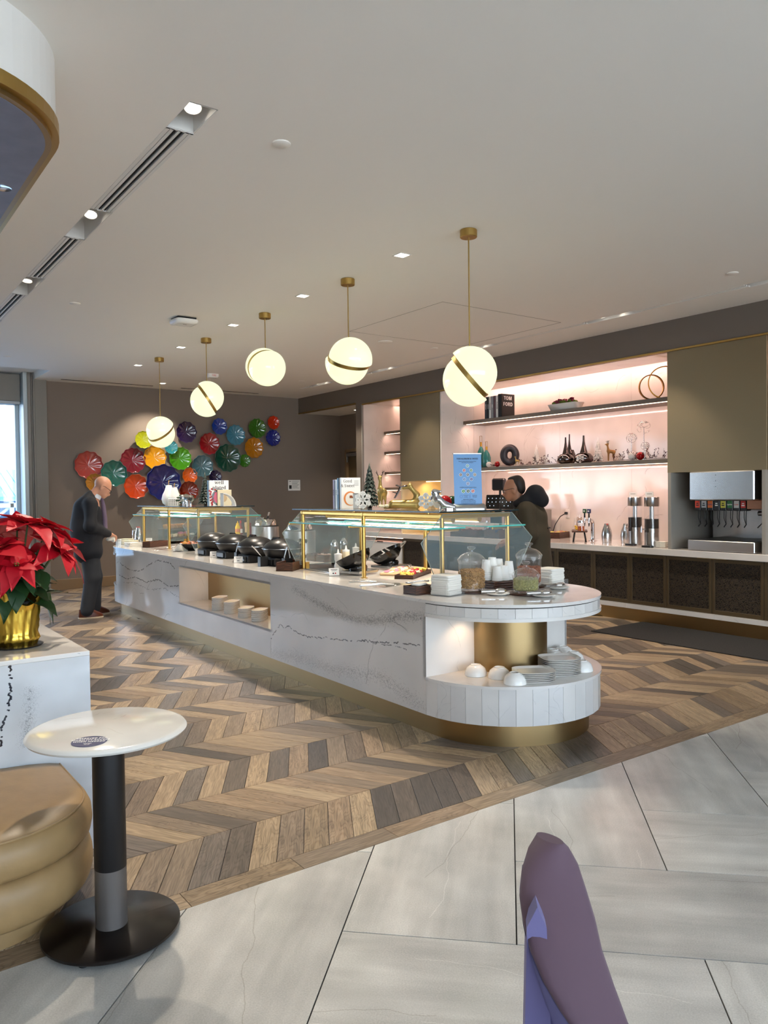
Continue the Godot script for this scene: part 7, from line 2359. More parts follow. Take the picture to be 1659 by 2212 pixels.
# ---------------------------------------------------------------- glass plates on the end wall
func glass_plates():
	var list = [
		[191.2, 1004.7, 26.5, "a13a34", "coral red fluted glass plate at the far left of the wall group"], [203.3, 1042.3, 17, "a9701c", "amber fluted glass plate at the lower left, behind the bald man"],
		[243.4, 1022.7, 25, "145f55", "teal fluted glass plate right of the coral one, above the bald man's head"], [286.8, 994.7, 24.7, "6d0f22", "deep crimson fluted glass plate left of the amber-yellow one"],
		[292.2, 1050.8, 24, "cf4312", "large orange fluted glass plate left of the big navy one"], [307.3, 950.4, 17, "9aa012", "yellow-green fluted glass plate beside the farthest globe lamp"],
		[333.8, 988.1, 23, "d89408", "bright amber-yellow fluted glass plate under the farthest globe lamp"], [368.1, 966.1, 13.5, "2b7f8c", "small teal-blue fluted glass plate half behind the farthest globe lamp"],
		[349.5, 1041.7, 35.5, "0b1560", "biggest plate of the wall group, navy blue with a dotted band"], [388.9, 990.5, 23.3, "3f8a10", "bright green fluted glass plate right of the amber-yellow one"],
		[408.2, 1027.3, 16, "d45a10", "small orange fluted glass plate right of the big navy plate"], [404.6, 1060.4, 20, "7a1c08", "dark rust-red fluted glass plate low behind the far guard ornaments"],
		[402.2, 933.8, 21.7, "241440", "dark purple fluted glass plate between the two far globe lamps"], [450.4, 958.9, 22.3, "9c0f1c", "crimson fluted glass plate right of the dark purple one"],
		[470.6, 921.8, 17, "123a9c", "royal blue fluted glass plate at the top middle"], [508.3, 939.9, 21.5, "3f86a0", "pale blue fluted glass plate at the top right of the group"],
		[435.4, 1006.8, 22.8, "3f6470", "slate blue fluted glass plate beside the green one"], [488.1, 989.6, 29, "0c4a3c", "big deep green fluted glass plate right of the slate blue one"],
		[464.9, 1030.3, 14, "1c1446", "small indigo fluted glass plate over the far guard books"], [526.4, 995.6, 13.5, "2f7a10", "small green fluted glass plate at the right of the big deep green one"],
		[544.8, 967.9, 22, "b97408", "amber fluted glass plate at the right end of the group"], [555, 925.4, 21, "2c6a10", "green fluted glass plate at the upper right"],
		[588.8, 913.3, 14.5, "cc2c08", "orange-red fluted glass plate at the top right corner of the group"], [586, 946.5, 17.5, "0a1f86", "cobalt blue fluted glass plate at the far right of the group"]]
	var where = [Vector3(3.667, 2.051, -13.43), Vector3(3.752, 1.761, -13.43), Vector3(4.062, 1.914, -13.43), Vector3(4.408, 2.139, -13.43), Vector3(4.442, 1.691, -13.43), Vector3(4.58, 2.497, -13.43), Vector3(4.791, 2.198, -13.43), Vector3(5.082, 2.383, -13.43), Vector3(4.913, 1.763, -13.43), Vector3(5.255, 2.186, -13.43), Vector3(5.416, 1.882, -13.43), Vector3(5.38, 1.607, -13.43), Vector3(5.379, 2.659, -13.43), Vector3(5.801, 2.462, -13.43), Vector3(5.99, 2.782, -13.43), Vector3(6.336, 2.64, -13.43), Vector3(5.659, 2.055, -13.43), Vector3(6.14, 2.208, -13.43), Vector3(5.921, 1.858, -13.43), Vector3(6.498, 2.162, -13.43), Vector3(6.679, 2.407, -13.43), Vector3(6.785, 2.783, -13.43), Vector3(7.12, 2.903, -13.43), Vector3(7.086, 2.607, -13.43)]
	for i in list.size():
		var q = list[i]
		var m = mk("glass_plate_%d" % i, q[3], 0.12)
		m.clearcoat_enabled = true
		m.clearcoat = 1.0
		m.clearcoat_roughness = 0.05
		var rim = mk("glass_rim_%d" % i, Color(q[3]).lightened(0.25), 0.15)
		var r = q[2] * 0.008 * 1.08
		var t = thing("glass_plate", q[4], "glass plate", where[i] + Vector3(0, 0, 0.03 * (i % 3)))
		var waves = [11, 12, 10, 13][i % 4]
		var rings = []
		var n = 96
		for side in 2:
			for k in 9:
				var f = k / 8.0 if side == 0 else 1.0 - k / 8.0
				var ring = []
				for j in n:
					var a = TAU * j / n
					var w = cos(a * waves + i)
					var rr = r * maxf(f, 0.02) * (1.0 + 0.035 * w * f * f)
					ring.append(Vector3(cos(a) * rr, sin(a) * rr, r * (0.20 * f * f - 0.08) + r * 0.022 * w * f - (0.006 if side == 1 else 0.0)))
				rings.append(ring)
		part(t, "plate", sheet(rings), m)
		var pts = []
		for j in n + 1: pts.append(rings[8][j % n])
		part(t, "rim", tube(S(), pts, r * 0.014, 6), rim)
		if i == 8:
			var st = S()
			for a in 40:
				for k in 6:
					var an = TAU * (a + 0.5 * (k % 2)) / 40
					var f = 0.42 + 0.055 * k
					ball(st, Vector3(cos(an) * r * f, sin(an) * r * f, r * (0.20 * f * f - 0.075) + r * 0.022 * cos(an * waves + i) * f), r * 0.014, 6)
			part(t, "raised_dots", st, m).set_meta("kind", "stuff")
		part(t, "wall_mount", lathe(S(), [Vector2(0, -0.10), Vector2(0.03, -0.10), Vector2(0.03, r * -0.10), Vector2(0, r * -0.10)], 12, Transform3D(Basis(Vector3.RIGHT, PI / 2), Vector3(0, 0, 0))), "steel_dark")
	var t = thing("wall_notice", "small white printed notice with a tiny photo on the end wall", "notice", Vector3(7.60, 1.70, -13.485))
	part(t, "board", box(S(), Vector3(-0.135, -0.105, 0), Vector3(0.135, 0.105, 0.012), 0.001), "card_white")
	var st = S()
	for k in 7: box(st, Vector3(-0.05, 0.075 - 0.022 * k, 0.012), Vector3(0.11 - 0.02 * (k % 3), 0.081 - 0.022 * k, 0.0125))
	box(st, Vector3(-0.115, 0.07, 0.012), Vector3(-0.07, 0.08, 0.0125))
	part(t, "text_lines", st, "grey_ink")
	part(t, "photo", box(S(), Vector3(-0.115, -0.07, 0.012), Vector3(-0.06, 0.0, 0.0128)), "ink")

# rings joined into a smooth sheet that faces outwards along its own winding
func sheet(rings):
	var st = S()
	st.set_smooth_group(1)
	var n = rings[0].size()
	for i in rings.size() - 1:
		var front = i < rings.size() / 2
		for k in n:
			var l = (k + 1) % n
			quad(st, rings[i][k], rings[i][l], rings[i + 1][l], rings[i + 1][k], Vector3(0, 0, 1 if front else -1))
	return st

# ---------------------------------------------------------------- foreground: stone counter, poinsettia, bench, table, chair
func leaf_mesh(kind, lobes):
	var st = S()
	st.set_smooth_group(1)
	var n = 8
	var rows = []
	for i in n + 1:
		var f = float(i) / n
		var w = 0.30 * sin(PI * pow(f, 0.75)) * (1.0 + lobes * 0.35 * absf(sin(f * PI * 2.5))) * (1.0 if f < 0.98 else 0.0)
		var bend = [-0.35, -0.75, -0.12, -0.5][kind] * f * f + 0.12 * f
		var c = Vector3(f, bend, 0.04 * sin(f * 5.0 + kind))
		rows.append([c + Vector3(0, 0.22 * w + 0.02 * sin(f * 9.0 + kind), w), c, c + Vector3(0, 0.22 * w + 0.02 * cos(f * 8.0 + kind), -w)])
	for i in n:
		for k in 2: quad(st, rows[i][k], rows[i][k + 1], rows[i + 1][k + 1], rows[i + 1][k], Vector3.UP)
	return fin(st)

func foreground():
	var st
	var t
	# stone counter
	t = thing("stone_counter", "white stone counter with a black vein, carrying the poinsettia", "counter", Vector3.ZERO)
	part(t, "top", box(S(), Vector3(-1.6, 0.842, -5.3), Vector3(0.932, 0.862, -3.455), 0.002), "marble_top")
	st = S()
	uv_face(st, Vector3(0.33, 0, -3.456), Vector3(0.931, 0, -3.456), Vector3(0.931, 0.842, -3.456), Vector3(0.33, 0.842, -3.456), 0.0, 1.0, 1.7, 0.0)
	part(t, "front_panel", st, "marble_slab")
	st = S()
	box(st, Vector3(-1.6, 0, -3.48), Vector3(0.33, 0.842, -3.456))
	box(st, Vector3(0.905, 0, -5.29), Vector3(0.931, 0.842, -3.457))
	box(st, Vector3(-1.6, 0, -5.29), Vector3(0.93, 0.842, -5.27))
	part(t, "side_panel", st, "marble")
	poinsettia()
	# rolled leather bench
	t = thing("leather_bench", "tan leather bench end of three stacked rolls beside the small table", "bench", Vector3.ZERO)
	var line = func(d):
		var p = []
		var c = Vector2(0.44, -3.12)
		var r = 0.385 + d
		for k in 25:
			var a = PI / 2 * (1.0 - k / 24.0)
			p.append(c + Vector2(cos(a), sin(a)) * r)
		for k in 5: p.append(Vector2(0.825 + d, lerpf(-3.12, -3.445, (k + 1) / 5.0)))
		p.append(Vector2(-1.7, -3.445))
		for k in 6: p.append(Vector2(-1.7 + k * 0.36, -3.12 + r))
		return p
	var roll = func(y0, y1, bulge, top):
		var rs = []
		for k in 11:
			var a = PI * k / 10.0
			rs.append(ring_at(line.call(bulge * (sin(a) - 1.0) * 0.55 + 0.0), lerpf(y0, y1, 0.5 - 0.5 * cos(a))))
		return skin(S(), rs)
	part(t, "plinth", plan(S(), line.call(-0.13), 0.0, 0.12), "leather")
	part(t, "lower_roll", roll.call(0.10, 0.268, 0.075, false), "leather")
	var rs = []
	for k in [[-0.06, 0.262], [-0.025, 0.272], [-0.006, 0.292], [0.0, 0.325], [-0.004, 0.365], [-0.018, 0.395], [-0.030, 0.404], [-0.07, 0.414], [-0.15, 0.424], [-0.26, 0.43]]: rs.append(ring_at(line.call(k[0]), k[1]))
	part(t, "seat", skin(S(), rs), "leather")
	var pts = []
	for p in line.call(-0.028).slice(0, 30): pts.append(Vector3(p.x, 0.4025, p.y))
	pts.push_front(Vector3(-1.6, 0.4025, -3.12 + 0.357))
	part(t, "seam", tube(S(), pts, 0.004, 6), "leather")
	# pedestal table
	var tp = Vector3(0.797, 0, -2.752)
	t = thing("pedestal_table", "small round marble-topped pedestal table with a black base", "table", tp)
	part(t, "table_top", lathe(S(), [Vector2(0, 0.700), Vector2(0.25, 0.700), Vector2(0.262, 0.704), Vector2(0.268, 0.712), Vector2(0.262, 0.720), Vector2(0.25, 0.724), Vector2(0, 0.724)], 72), "marble_disc")
	part(t, "top_plate", cyl(0.17, 0.012, 48), "black_satin", Vector3(0, 0.688, 0))
	part(t, "column", lathe(S(), [Vector2(0.053, 0.232), Vector2(0.054, 0.235), Vector2(0.054, 0.69)], 40), "dark_metal")
	part(t, "column_sleeve", lathe(S(), [Vector2(0.0535, 0.03), Vector2(0.0535, 0.234)], 40), "sleeve_grey")
	part(t, "base_plate", lathe(S(), [Vector2(0, 0.016), Vector2(0.228, 0.016), Vector2(0.232, 0.020), Vector2(0.232, 0.028), Vector2(0.228, 0.031), Vector2(0, 0.031)], 72), "base_black")
	for k in 4:
		var a = 0.75 + PI / 2 * k
		part(t, "foot", cyl(0.016, 0.0155, 16), "black_satin", Vector3(cos(a) * 0.195, 0, sin(a) * 0.195))
	# reserved sticker on the table top
	var sp = Vector3(0.699, 0.725, -2.619)
	var right = Vector3(0.86, 0, 0.50).normalized()
	var sk = thing("table_sticker", "round navy sticker with white reserved lettering on the marble table", "sticker", sp)
	sk.basis = Basis(right, right.cross(Vector3.UP).normalized() * -1.0, Vector3.UP).orthonormalized()
	sk.basis = Basis(right, Vector3.UP.cross(right), Vector3.UP)
	part(sk, "disc", prism(S(), oval(0.056, 0.056, 48), 0.0, 0.0008), "navy_print")
	words(sk, "lettering", "RESERVED FOR\nMOBILITY ACCESS\nWHEN NEEDED", 0.0145, "white_print", Transform3D(Basis(), Vector3(0, 0.014, 0.001)), true)
	words(sk, "lettering", "UNITED\nCLUB", 0.0075, "white_print", Transform3D(Basis(), Vector3(0, -0.027, 0.001)))
	# lounge chair in the near corner
	t = thing("lounge_chair", "plum velvet lounge chair back with a lilac shell at the bottom right corner", "chair", Vector3.ZERO)
	var L = [Vector3(1.221, 0.79, -1.127), Vector3(1.181, 0.777, -1.121), Vector3(1.14, 0.752, -1.104), Vector3(1.105, 0.722, -1.078), Vector3(1.077, 0.694, -1.042), Vector3(1.058, 0.662, -1.006), Vector3(1.05, 0.63, -0.971), Vector3(1.052, 0.597, -0.935), Vector3(1.06, 0.555, -0.885), Vector3(1.085, 0.49, -0.838)]
	var Rr = [Vector3(1.262, 0.785, -1.124), Vector3(1.277, 0.768, -1.113), Vector3(1.281, 0.74, -1.09), Vector3(1.265, 0.705, -1.054), Vector3(1.245, 0.67, -1.016), Vector3(1.214, 0.635, -0.973), Vector3(1.195, 0.595, -0.93), Vector3(1.178, 0.555, -0.886), Vector3(1.169, 0.51, -0.838), Vector3(1.189, 0.44, -0.8)]
	var rings = []
	var cap = []
	for i in 10:
		var a = L[i]
		var b = Rr[i]
		var m = (a + b) * 0.5
		var w = (b - a) * 0.5
		var nrm = w.cross(Vector3.UP).normalized()
		if nrm.dot(-m) < 0.0: nrm = -nrm
		var ring = []
		for k in 20:
			var an = TAU * k / 20.0
			ring.append(m + w * cos(an) + nrm * sin(an) * 0.035)
		rings.append(ring)
	part(t, "back_pad", skin(S(), rings), "velvet")
	rings = []
	for i in range(2, 10):
		var a = L[i] + Vector3(-0.004, -0.005, 0)
		var b = a + (Vector3(0.05, -0.10, -0.02) if i < 5 else Vector3(0.09, -0.22, -0.05)) * (0.4 + 0.1 * i)
		var away = Vector3(a.x, 0, a.z).normalized()
		rings.append([a + away * 0.01, b + away * 0.05, b + away * 0.09, a + away * 0.05])
	part(t, "back_shell", skin(S(), rings), "velvet_back")
	part(t, "shell_side", prism(S(), [Vector2(0, 0.40), Vector2(0.055, 0.40), Vector2(0.045, 0.70), Vector2(0.028, 0.74), Vector2(0.008, 0.70)], -0.015, 0.03, Transform3D(Basis(Vector3.UP, -0.73), Vector3(1.08, 0.722, -1.053) * Vector3(1, 0, 1))), "velvet_back")
	part(t, "seat", lathe(S(), [Vector2(0, 0.36), Vector2(0.23, 0.36), Vector2(0.25, 0.38), Vector2(0.24, 0.42), Vector2(0, 0.43)], 40), "velvet", Vector3(1.0, 0, -0.68))
	part(t, "pedestal", lathe(S(), [Vector2(0, 0), Vector2(0.24, 0), Vector2(0.24, 0.02), Vector2(0.05, 0.04), Vector2(0.04, 0.36)], 32), "black_satin", Vector3(1.0, 0, -0.68))

func poinsettia():
	var pp = Vector3(0.704, 0.862, -3.781)
	solo("plant_saucer", lathe(S(), [Vector2(0, 0), Vector2(0.105, 0), Vector2(0.112, 0.006), Vector2(0.1, 0.008), Vector2(0, 0.006)], 40), "black_satin", "black round saucer under the gold foil pot", "saucer", pp)
	var t = thing("poinsettia", "red poinsettia in a pot wrapped with crinkled gold foil", "plant", pp + Vector3(0, 0.008, 0))
	var g := RandomNumberGenerator.new()
	g.seed = 4
	var rings = []
	for k in 15:
		var f = k / 14.0
		var ring = []
		for j in 72:
			var a = TAU * j / 72
			var cr = 0.004 * sin(a * 17.0 + 3.0 * f) + 0.003 * sin(a * 31.0 + 9.0 * f) + 0.003 * g.randf()
			var r = 0.078 + 0.026 * f + cr + (0.012 * (1.0 - absf(f - 0.14) / 0.1) if absf(f - 0.14) < 0.1 else 0.0) + (0.03 * (f - 0.8) if f > 0.8 else 0.0)
			var y = 0.215 * f + (0.035 * sin(a * 3.0 + 0.8) * (f - 0.7) / 0.3 if f > 0.7 else 0.0)
			ring.append(Vector3(cos(a) * r, y, sin(a) * r))
		rings.append(ring)
	part(t, "foil_wrap", skin(S(), rings.slice(0, 15)), "foil_gold")
	part(t, "soil", cyl(0.092, 0.012, 32), "soil", Vector3(0, 0.185, 0))
	var lv = []
	for k in 4: lv.append(leaf_mesh(k, 0.0))
	var br = []
	for k in 4: br.append(leaf_mesh(k, 0.25))
	var cam_r = Vector3(0.96, 0, 0.26)    # across the view
	var cam_f = Vector3(0.26, 0, -0.96)   # into the view
	# flower heads: across, height, depth
	var heads = [[0.175, 0.415, -0.03, 1.0], [-0.045, 0.435, -0.10, 1.0], [0.055, 0.53, 0.02, 1.1], [0.13, 0.51, 0.08, 0.9], [-0.13, 0.52, 0.0, 1.0], [0.02, 0.36, -0.16, 0.9], [-0.2, 0.40, -0.05, 1.0], [0.0, 0.5, 0.17, 1.0], [-0.12, 0.45, 0.16, 1.0], [0.19, 0.44, 0.12, 0.9]]
	var stems = S()
	for h in heads:
		var c = cam_r * h[0] + Vector3.UP * h[1] + cam_f * h[2]
		tube(stems, [Vector3(c.x * 0.12, 0.18, c.z * 0.12), Vector3(c.x * 0.55, 0.18 + (h[1] - 0.18) * 0.5, c.z * 0.55), c], [0.006, 0.005, 0.004], 6)
		var out = (Vector3(c.x, 0.0, c.z) * 2.2 + Vector3.UP * 0.6).normalized()
		var q = Basis(Quaternion(Vector3.UP, out))
		for ringk in 3:
			var n = [6, 5, 4][ringk]
			for j in n:
				var a = TAU * (j + 0.5 * ringk + g.randf_range(-0.15, 0.15)) / n
				var l = [0.155, 0.115, 0.07][ringk] * h[3] * g.randf_range(0.85, 1.15)
				var o = part(t, "bract", br[g.randi() % 4], "bract_red")
				o.transform = Transform3D(q * Basis(Vector3.UP, a) * Basis(Vector3(0, 0, 1), [0.05, 0.35, 0.6][ringk] + g.randf_range(-0.2, 0.15)) * Basis.from_scale(Vector3(l, l, l * 0.95)), c + out * 0.004 * ringk)
		var s = S()
		for j in 6: ball(s, c + q * Vector3(0.009 * cos(j * 1.05), 0.012, 0.009 * sin(j * 1.05)), 0.004, 6)
		part(t, "flower_eye", s, "moss")
	for j in 46:
		var a = TAU * j * 0.382
		var y = 0.20 + 0.22 * g.randf()
		var r = 0.03 + 0.10 * g.randf()
		var o = part(t, "leaf", lv[j % 4], "leaf_green")
		var l = g.randf_range(0.12, 0.17)
		o.transform = Transform3D(Basis(Vector3.UP, a) * Basis(Vector3(0, 0, 1), g.randf_range(-0.7, 0.15)) * Basis.from_scale(Vector3(l, l, l * 1.05)), Vector3(cos(-a) * r * 0.6, y, sin(-a) * r * 0.6))
		tube(stems, [Vector3(0, y - 0.06, 0), Vector3(cos(-a) * r * 0.6, y, sin(-a) * r * 0.6)], 0.0022, 5)
	part(t, "stems", stems, "stem_green")

# ---------------------------------------------------------------- people
func head_prims(s):
	# x forward, y up, origin where the neck meets the skull; full height about 0.24
	return [
		[Vector3(-0.012, 0.105, 0) * s, Vector3(0.098, 0.088, 0.076) * s], [Vector3(0.025, 0.06, 0) * s, Vector3(0.07, 0.085, 0.064) * s],
		[Vector3(0.045, -0.005, 0) * s, Vector3(0.045, 0.035, 0.045) * s], [Vector3(0.072, -0.025, 0) * s, Vector3(0.022, 0.018, 0.024) * s],
		[Vector3(0.085, 0.088, 0) * s, Vector3(0.012, 0.012, 0.045) * s],
		[Vector3(0.088, 0.075, 0) * s, Vector3(0.112, 0.038, 0) * s, 0.009 * s, 0.013 * s], [Vector3(0.100, 0.034, 0) * s, Vector3(0.012, 0.008, 0.017) * s],
		[Vector3(0.078, 0.012, 0) * s, Vector3(0.016, 0.010, 0.024) * s], [Vector3(0.078, -0.002, 0) * s, Vector3(0.014, 0.008, 0.021) * s],
		[Vector3(0.06, 0.045, 0.042) * s, Vector3(0.02, 0.022, 0.018) * s], [Vector3(0.06, 0.045, -0.042) * s, Vector3(0.02, 0.022, 0.018) * s],
		[Vector3(-0.012, 0.055, 0.074) * s, Vector3(0.018, 0.030, 0.009) * s], [Vector3(-0.012, 0.055, -0.074) * s, Vector3(0.018, 0.030, 0.009) * s],
		[Vector3(-0.03, -0.07, 0) * s, Vector3(-0.012, 0.05, 0) * s, 0.056 * s, 0.058 * s]]

func hand_prims(curl, sgn):
	# fingers run along x, the back of the hand is up, thumb on the side sgn
	var p = [[Vector3(-0.05, 0, 0), Vector3(0.01, 0, 0), 0.026, 0.028], [Vector3(0.0, 0, 0.022), Vector3(0.075, 0.0, 0.028), 0.016, 0.014], [Vector3(0.0, 0, -0.022), Vector3(0.07, 0, -0.03), 0.016, 0.013], [Vector3(0.0, 0.0, 0.0), Vector3(0.078, 0.003, 0.0), 0.018, 0.016]]
	var ln = [[0.030, 0.078, 0.074], [0.010, 0.084, 0.082], [-0.011, 0.082, 0.077], [-0.030, 0.074, 0.060]]
	for i in 4:
		var a = Vector3(ln[i][1] - 0.01, 0.002, ln[i][0] * sgn)
		var l = ln[i][2]
		var c = curl * (1.0 + 0.1 * i)
		var d = Vector3(cos(c * 0.5), -sin(c * 0.5), 0)
		var b = a + d * l * 0.45
		d = Vector3(cos(c * 1.3), -sin(c * 1.3), 0)
		var e = b + d * l * 0.32
		d = Vector3(cos(c * 1.9), -sin(c * 1.9), 0)
		p.append([a, b, 0.0095, 0.009])
		p.append([b, e, 0.009, 0.008])
		p.append([e, e + d * l * 0.24, 0.008, 0.007])
	var th = Vector3(0.015, -0.008, 0.028 * sgn)
	p.append([th, th + Vector3(0.03, -0.014, 0.020 * sgn), 0.014, 0.0105])
	p.append([th + Vector3(0.03, -0.014, 0.020 * sgn), th + Vector3(0.058, -0.026, 0.016 * sgn), 0.0105, 0.0085])
	return p

func spectacles(t, T, mat):
	var st = S()
	for s in [-1, 1]:
		var pts = []
		for k in 17: pts.append(Vector3(0.108, 0.070 + sin(TAU * k / 16) * 0.018, 0.036 * s + cos(TAU * k / 16) * 0.026))
		tube(st, pts, 0.0028, 6)
		tube(st, [Vector3(0.106, 0.075, 0.062 * s), Vector3(0.08, 0.076, 0.072 * s), Vector3(0.0, 0.078, 0.083 * s), Vector3(-0.02, 0.066, 0.083 * s)], 0.0026, 6)
	tube(st, [Vector3(0.108, 0.075, -0.011), Vector3(0.112, 0.078, 0), Vector3(0.108, 0.075, 0.011)], 0.0026, 6)
	var o = part(t, "spectacles", st, mat)
	o.transform = T
	st = S()
	for s in [-1, 1]: ball(st, Vector3(0.083, 0.068, 0.031 * s), 0.0125, 12)
	o = part(t, "eye", st, "white_gloss")
	o.transform = T
	st = S()
	for s in [-1, 1]: ball(st, Vector3(0.0925, 0.067, 0.032 * s), 0.0055, 10)
	o = part(t, "iris", st, "ink")
	o.transform = T

func shoe(t, at, turn, side):
	var rs = []
	var so = []
	for k in [[0.0, 1.0, 0.0], [0.018, 1.0, 0.0], [0.035, 0.93, 0.0], [0.06, 0.72, -0.012], [0.085, 0.55, -0.035], [0.10, 0.46, -0.05]]:
		var ring = []
		for p in oval(0.145, 0.048, 28, 2.5):
			var w = 1.0 - 0.18 * clampf(-p.x / 0.145, 0, 1)
			ring.append(Vector3((p.x * k[1] if p.x > 0 else p.x * lerpf(1.0, 0.9, 1.0 - k[1])) + 0.03 + k[2] * (1 if p.x > 0 else 0), k[0] + 0.018, p.y * w * lerpf(1.0, 0.85, 1.0 - k[1])))
		rs.append(ring)
	var o = part(t, "shoe", skin(S(), rs), "shoe_brown", at, Vector3(0, turn, 0))
	rs = []
	for k in [[0.0, 1.0], [0.018, 1.03], [0.02, 1.0]]: rs.append(ring_at(oval(0.148, 0.05, 28, 2.5), k[0], k[1], Vector3(0.03, 0, 0)))
	part(o, "sole", skin(S(), rs), "sole")
	var st = S()
	for k in 3: tube(st, [Vector3(0.035 + 0.018 * k, 0.098 - 0.016 * k, -0.02), Vector3(0.037 + 0.018 * k, 0.104 - 0.016 * k, 0), Vector3(0.035 + 0.018 * k, 0.098 - 0.016 * k, 0.02)], 0.003, 5)
	part(o, "laces", st, "ink")

func people():
	# --- bald man in a navy suit jacket, reaching for the tumbler
	var t = thing("person", "bald man with glasses in a navy jacket bending over the island corner", "person", Vector3(2.74, 0, -10.18))
	var body := SurfaceTool.new()
	var hd = Transform3D(Basis(Vector3(0, 0, 1), -0.62), Vector3(0.155, 1.585, 0.02))
	body.append_from(melt([[Vector3(0, 0.92, 0.09), Vector3(0.03, 0.50, 0.10), 0.085, 0.055], [Vector3(0.03, 0.5, 0.10), Vector3(-0.045, 0.09, 0.12), 0.055, 0.038], [Vector3(0, 0.92, -0.09), Vector3(0.10, 0.50, -0.09), 0.085, 0.055], [Vector3(0.10, 0.5, -0.09), Vector3(0.11, 0.09, -0.12), 0.055, 0.038],
		[Vector3(0, 0.95, 0), Vector3(-0.03, 1.15, 0), 0.13, 0.13], [Vector3(-0.03, 1.15, 0), Vector3(0.03, 1.38, 0), 0.13, 0.13], [Vector3(0.05, 1.42, 0), Vector3(0.15, 1.60, 0.015), 0.07, 0.056],
		[Vector3(0.02, 1.42, 0.15), Vector3(-0.01, 1.16, 0.24), 0.05, 0.042], [Vector3(-0.01, 1.16, 0.24), Vector3(0.27, 1.045, 0.02), 0.042, 0.03], [Vector3(0.02, 1.42, -0.15), Vector3(0.05, 1.15, -0.25), 0.05, 0.042], [Vector3(0.05, 1.15, -0.25), Vector3(0.27, 1.03, -0.14), 0.042, 0.03]], 0.022, 45.0), 0, Transform3D())
	body.append_from(melt(head_prims(1.08), 0.0075, 110.0), 0, hd)
	var h1 = Transform3D(Basis(Vector3.UP, 0.75) * Basis(Vector3(0, 0, 1), -0.35), Vector3(0.305, 1.03, -0.02))
	body.append_from(melt(hand_prims(0.75, -1), 0.0055, 220.0), 0, h1)
	var h2 = Transform3D(Basis(Vector3.UP, -0.1) * Basis(Vector3(0, 0, 1), -0.5), Vector3(0.30, 1.02, -0.14))
	body.append_from(melt(hand_prims(1.1, 1), 0.0055, 220.0), 0, h2)
	part(t, "body", body.commit(), "skin")
	part(t, "jacket", melt([[Vector3(0.0, 0.84, 0.05), Vector3(-0.03, 1.1, 0.04), 0.17, 0.165], [Vector3(0.03, 0.84, -0.05), Vector3(0.0, 1.1, -0.04), 0.17, 0.165], [Vector3(-0.02, 1.1, 0), Vector3(0.0, 1.36, 0), 0.17, 0.15], [Vector3(0.07, 1.05, 0), Vector3(0.07, 1.3, 0), 0.13, 0.12], [Vector3(-0.04, 1.2, 0), Vector3(-0.02, 1.38, 0), 0.14, 0.12],
		[Vector3(0.01, 1.43, 0.14), Vector3(0.01, 1.43, -0.14), 0.085, 0.085], [Vector3(0.0, 1.46, 0.05), Vector3(0.06, 1.535, 0.01), 0.085, 0.07],
		[Vector3(0.01, 1.42, 0.18), Vector3(-0.02, 1.16, 0.25), 0.078, 0.068], [Vector3(-0.02, 1.16, 0.25), Vector3(0.25, 1.05, 0.04), 0.068, 0.05], [Vector3(0.02, 1.42, -0.17), Vector3(0.05, 1.15, -0.25), 0.075, 0.066], [Vector3(0.05, 1.15, -0.25), Vector3(0.24, 1.04, -0.15), 0.066, 0.05]], 0.017, 55.0), "suit_navy")
	part(t, "trousers", melt([[Vector3(0.0, 0.95, 0.07), Vector3(0.03, 0.5, 0.10), 0.125, 0.095], [Vector3(0.03, 0.5, 0.10), Vector3(-0.05, 0.10, 0.12), 0.095, 0.082], [Vector3(0.03, 0.95, -0.07), Vector3(0.11, 0.5, -0.09), 0.125, 0.09], [Vector3(0.11, 0.5, -0.09), Vector3(0.11, 0.10, -0.12), 0.09, 0.08]], 0.017, 60.0), "trouser_grey")
	var cl = part(t, "shirt_collar", lathe(S(), [Vector2(0.074, -0.03), Vector2(0.07, 0.02), Vector2(0.066, 0.022)], 24), "shirt")
	cl.transform = Transform3D(Basis(Vector3(0, 0, 1), -0.5), Vector3(0.115, 1.535, 0.012))
	part(t, "tie", tube(S(), [Vector3(0.19, 1.51, 0.02), Vector3(0.205, 1.40, 0.03), Vector3(0.215, 1.25, 0.03), Vector3(0.215, 1.12, 0.03)], [0.018, 0.028, 0.034, 0.038]), "tie_print")
	spectacles(t, Transform3D(hd.basis.scaled(Vector3.ONE * 1.08), hd.origin), "ink")
	shoe(t, Vector3(-0.035, 0, 0.12), -0.15, 1)
	shoe(t, Vector3(0.13, 0, -0.12), 0.1, -1)
	var nk = thing("paper_napkin", "crumpled white napkin held in the bald man's other hand", "napkin", Vector3(3.06, 0.985, -10.24))
	part(nk, "paper", melt([[Vector3(0, 0, 0), Vector3(0.045, 0.03, 0.04)], [Vector3(-0.04, -0.015, 0.02), Vector3(0.03, 0.02, 0.03)], [Vector3(0.03, -0.03, 0.0), Vector3(0.02, 0.03, 0.03)]], 0.009, 110.0), "napkin_white")
	# --- man in an olive coat at the back counter
	t = thing("person", "balding man with glasses in a dark olive coat with a black hood", "person", Vector3(6.7, 0, -6.35), 2.214)
	body = SurfaceTool.new()
	hd = Transform3D(Basis(Vector3(0, 0, 1), -0.22), Vector3(0.165, 1.475, 0))
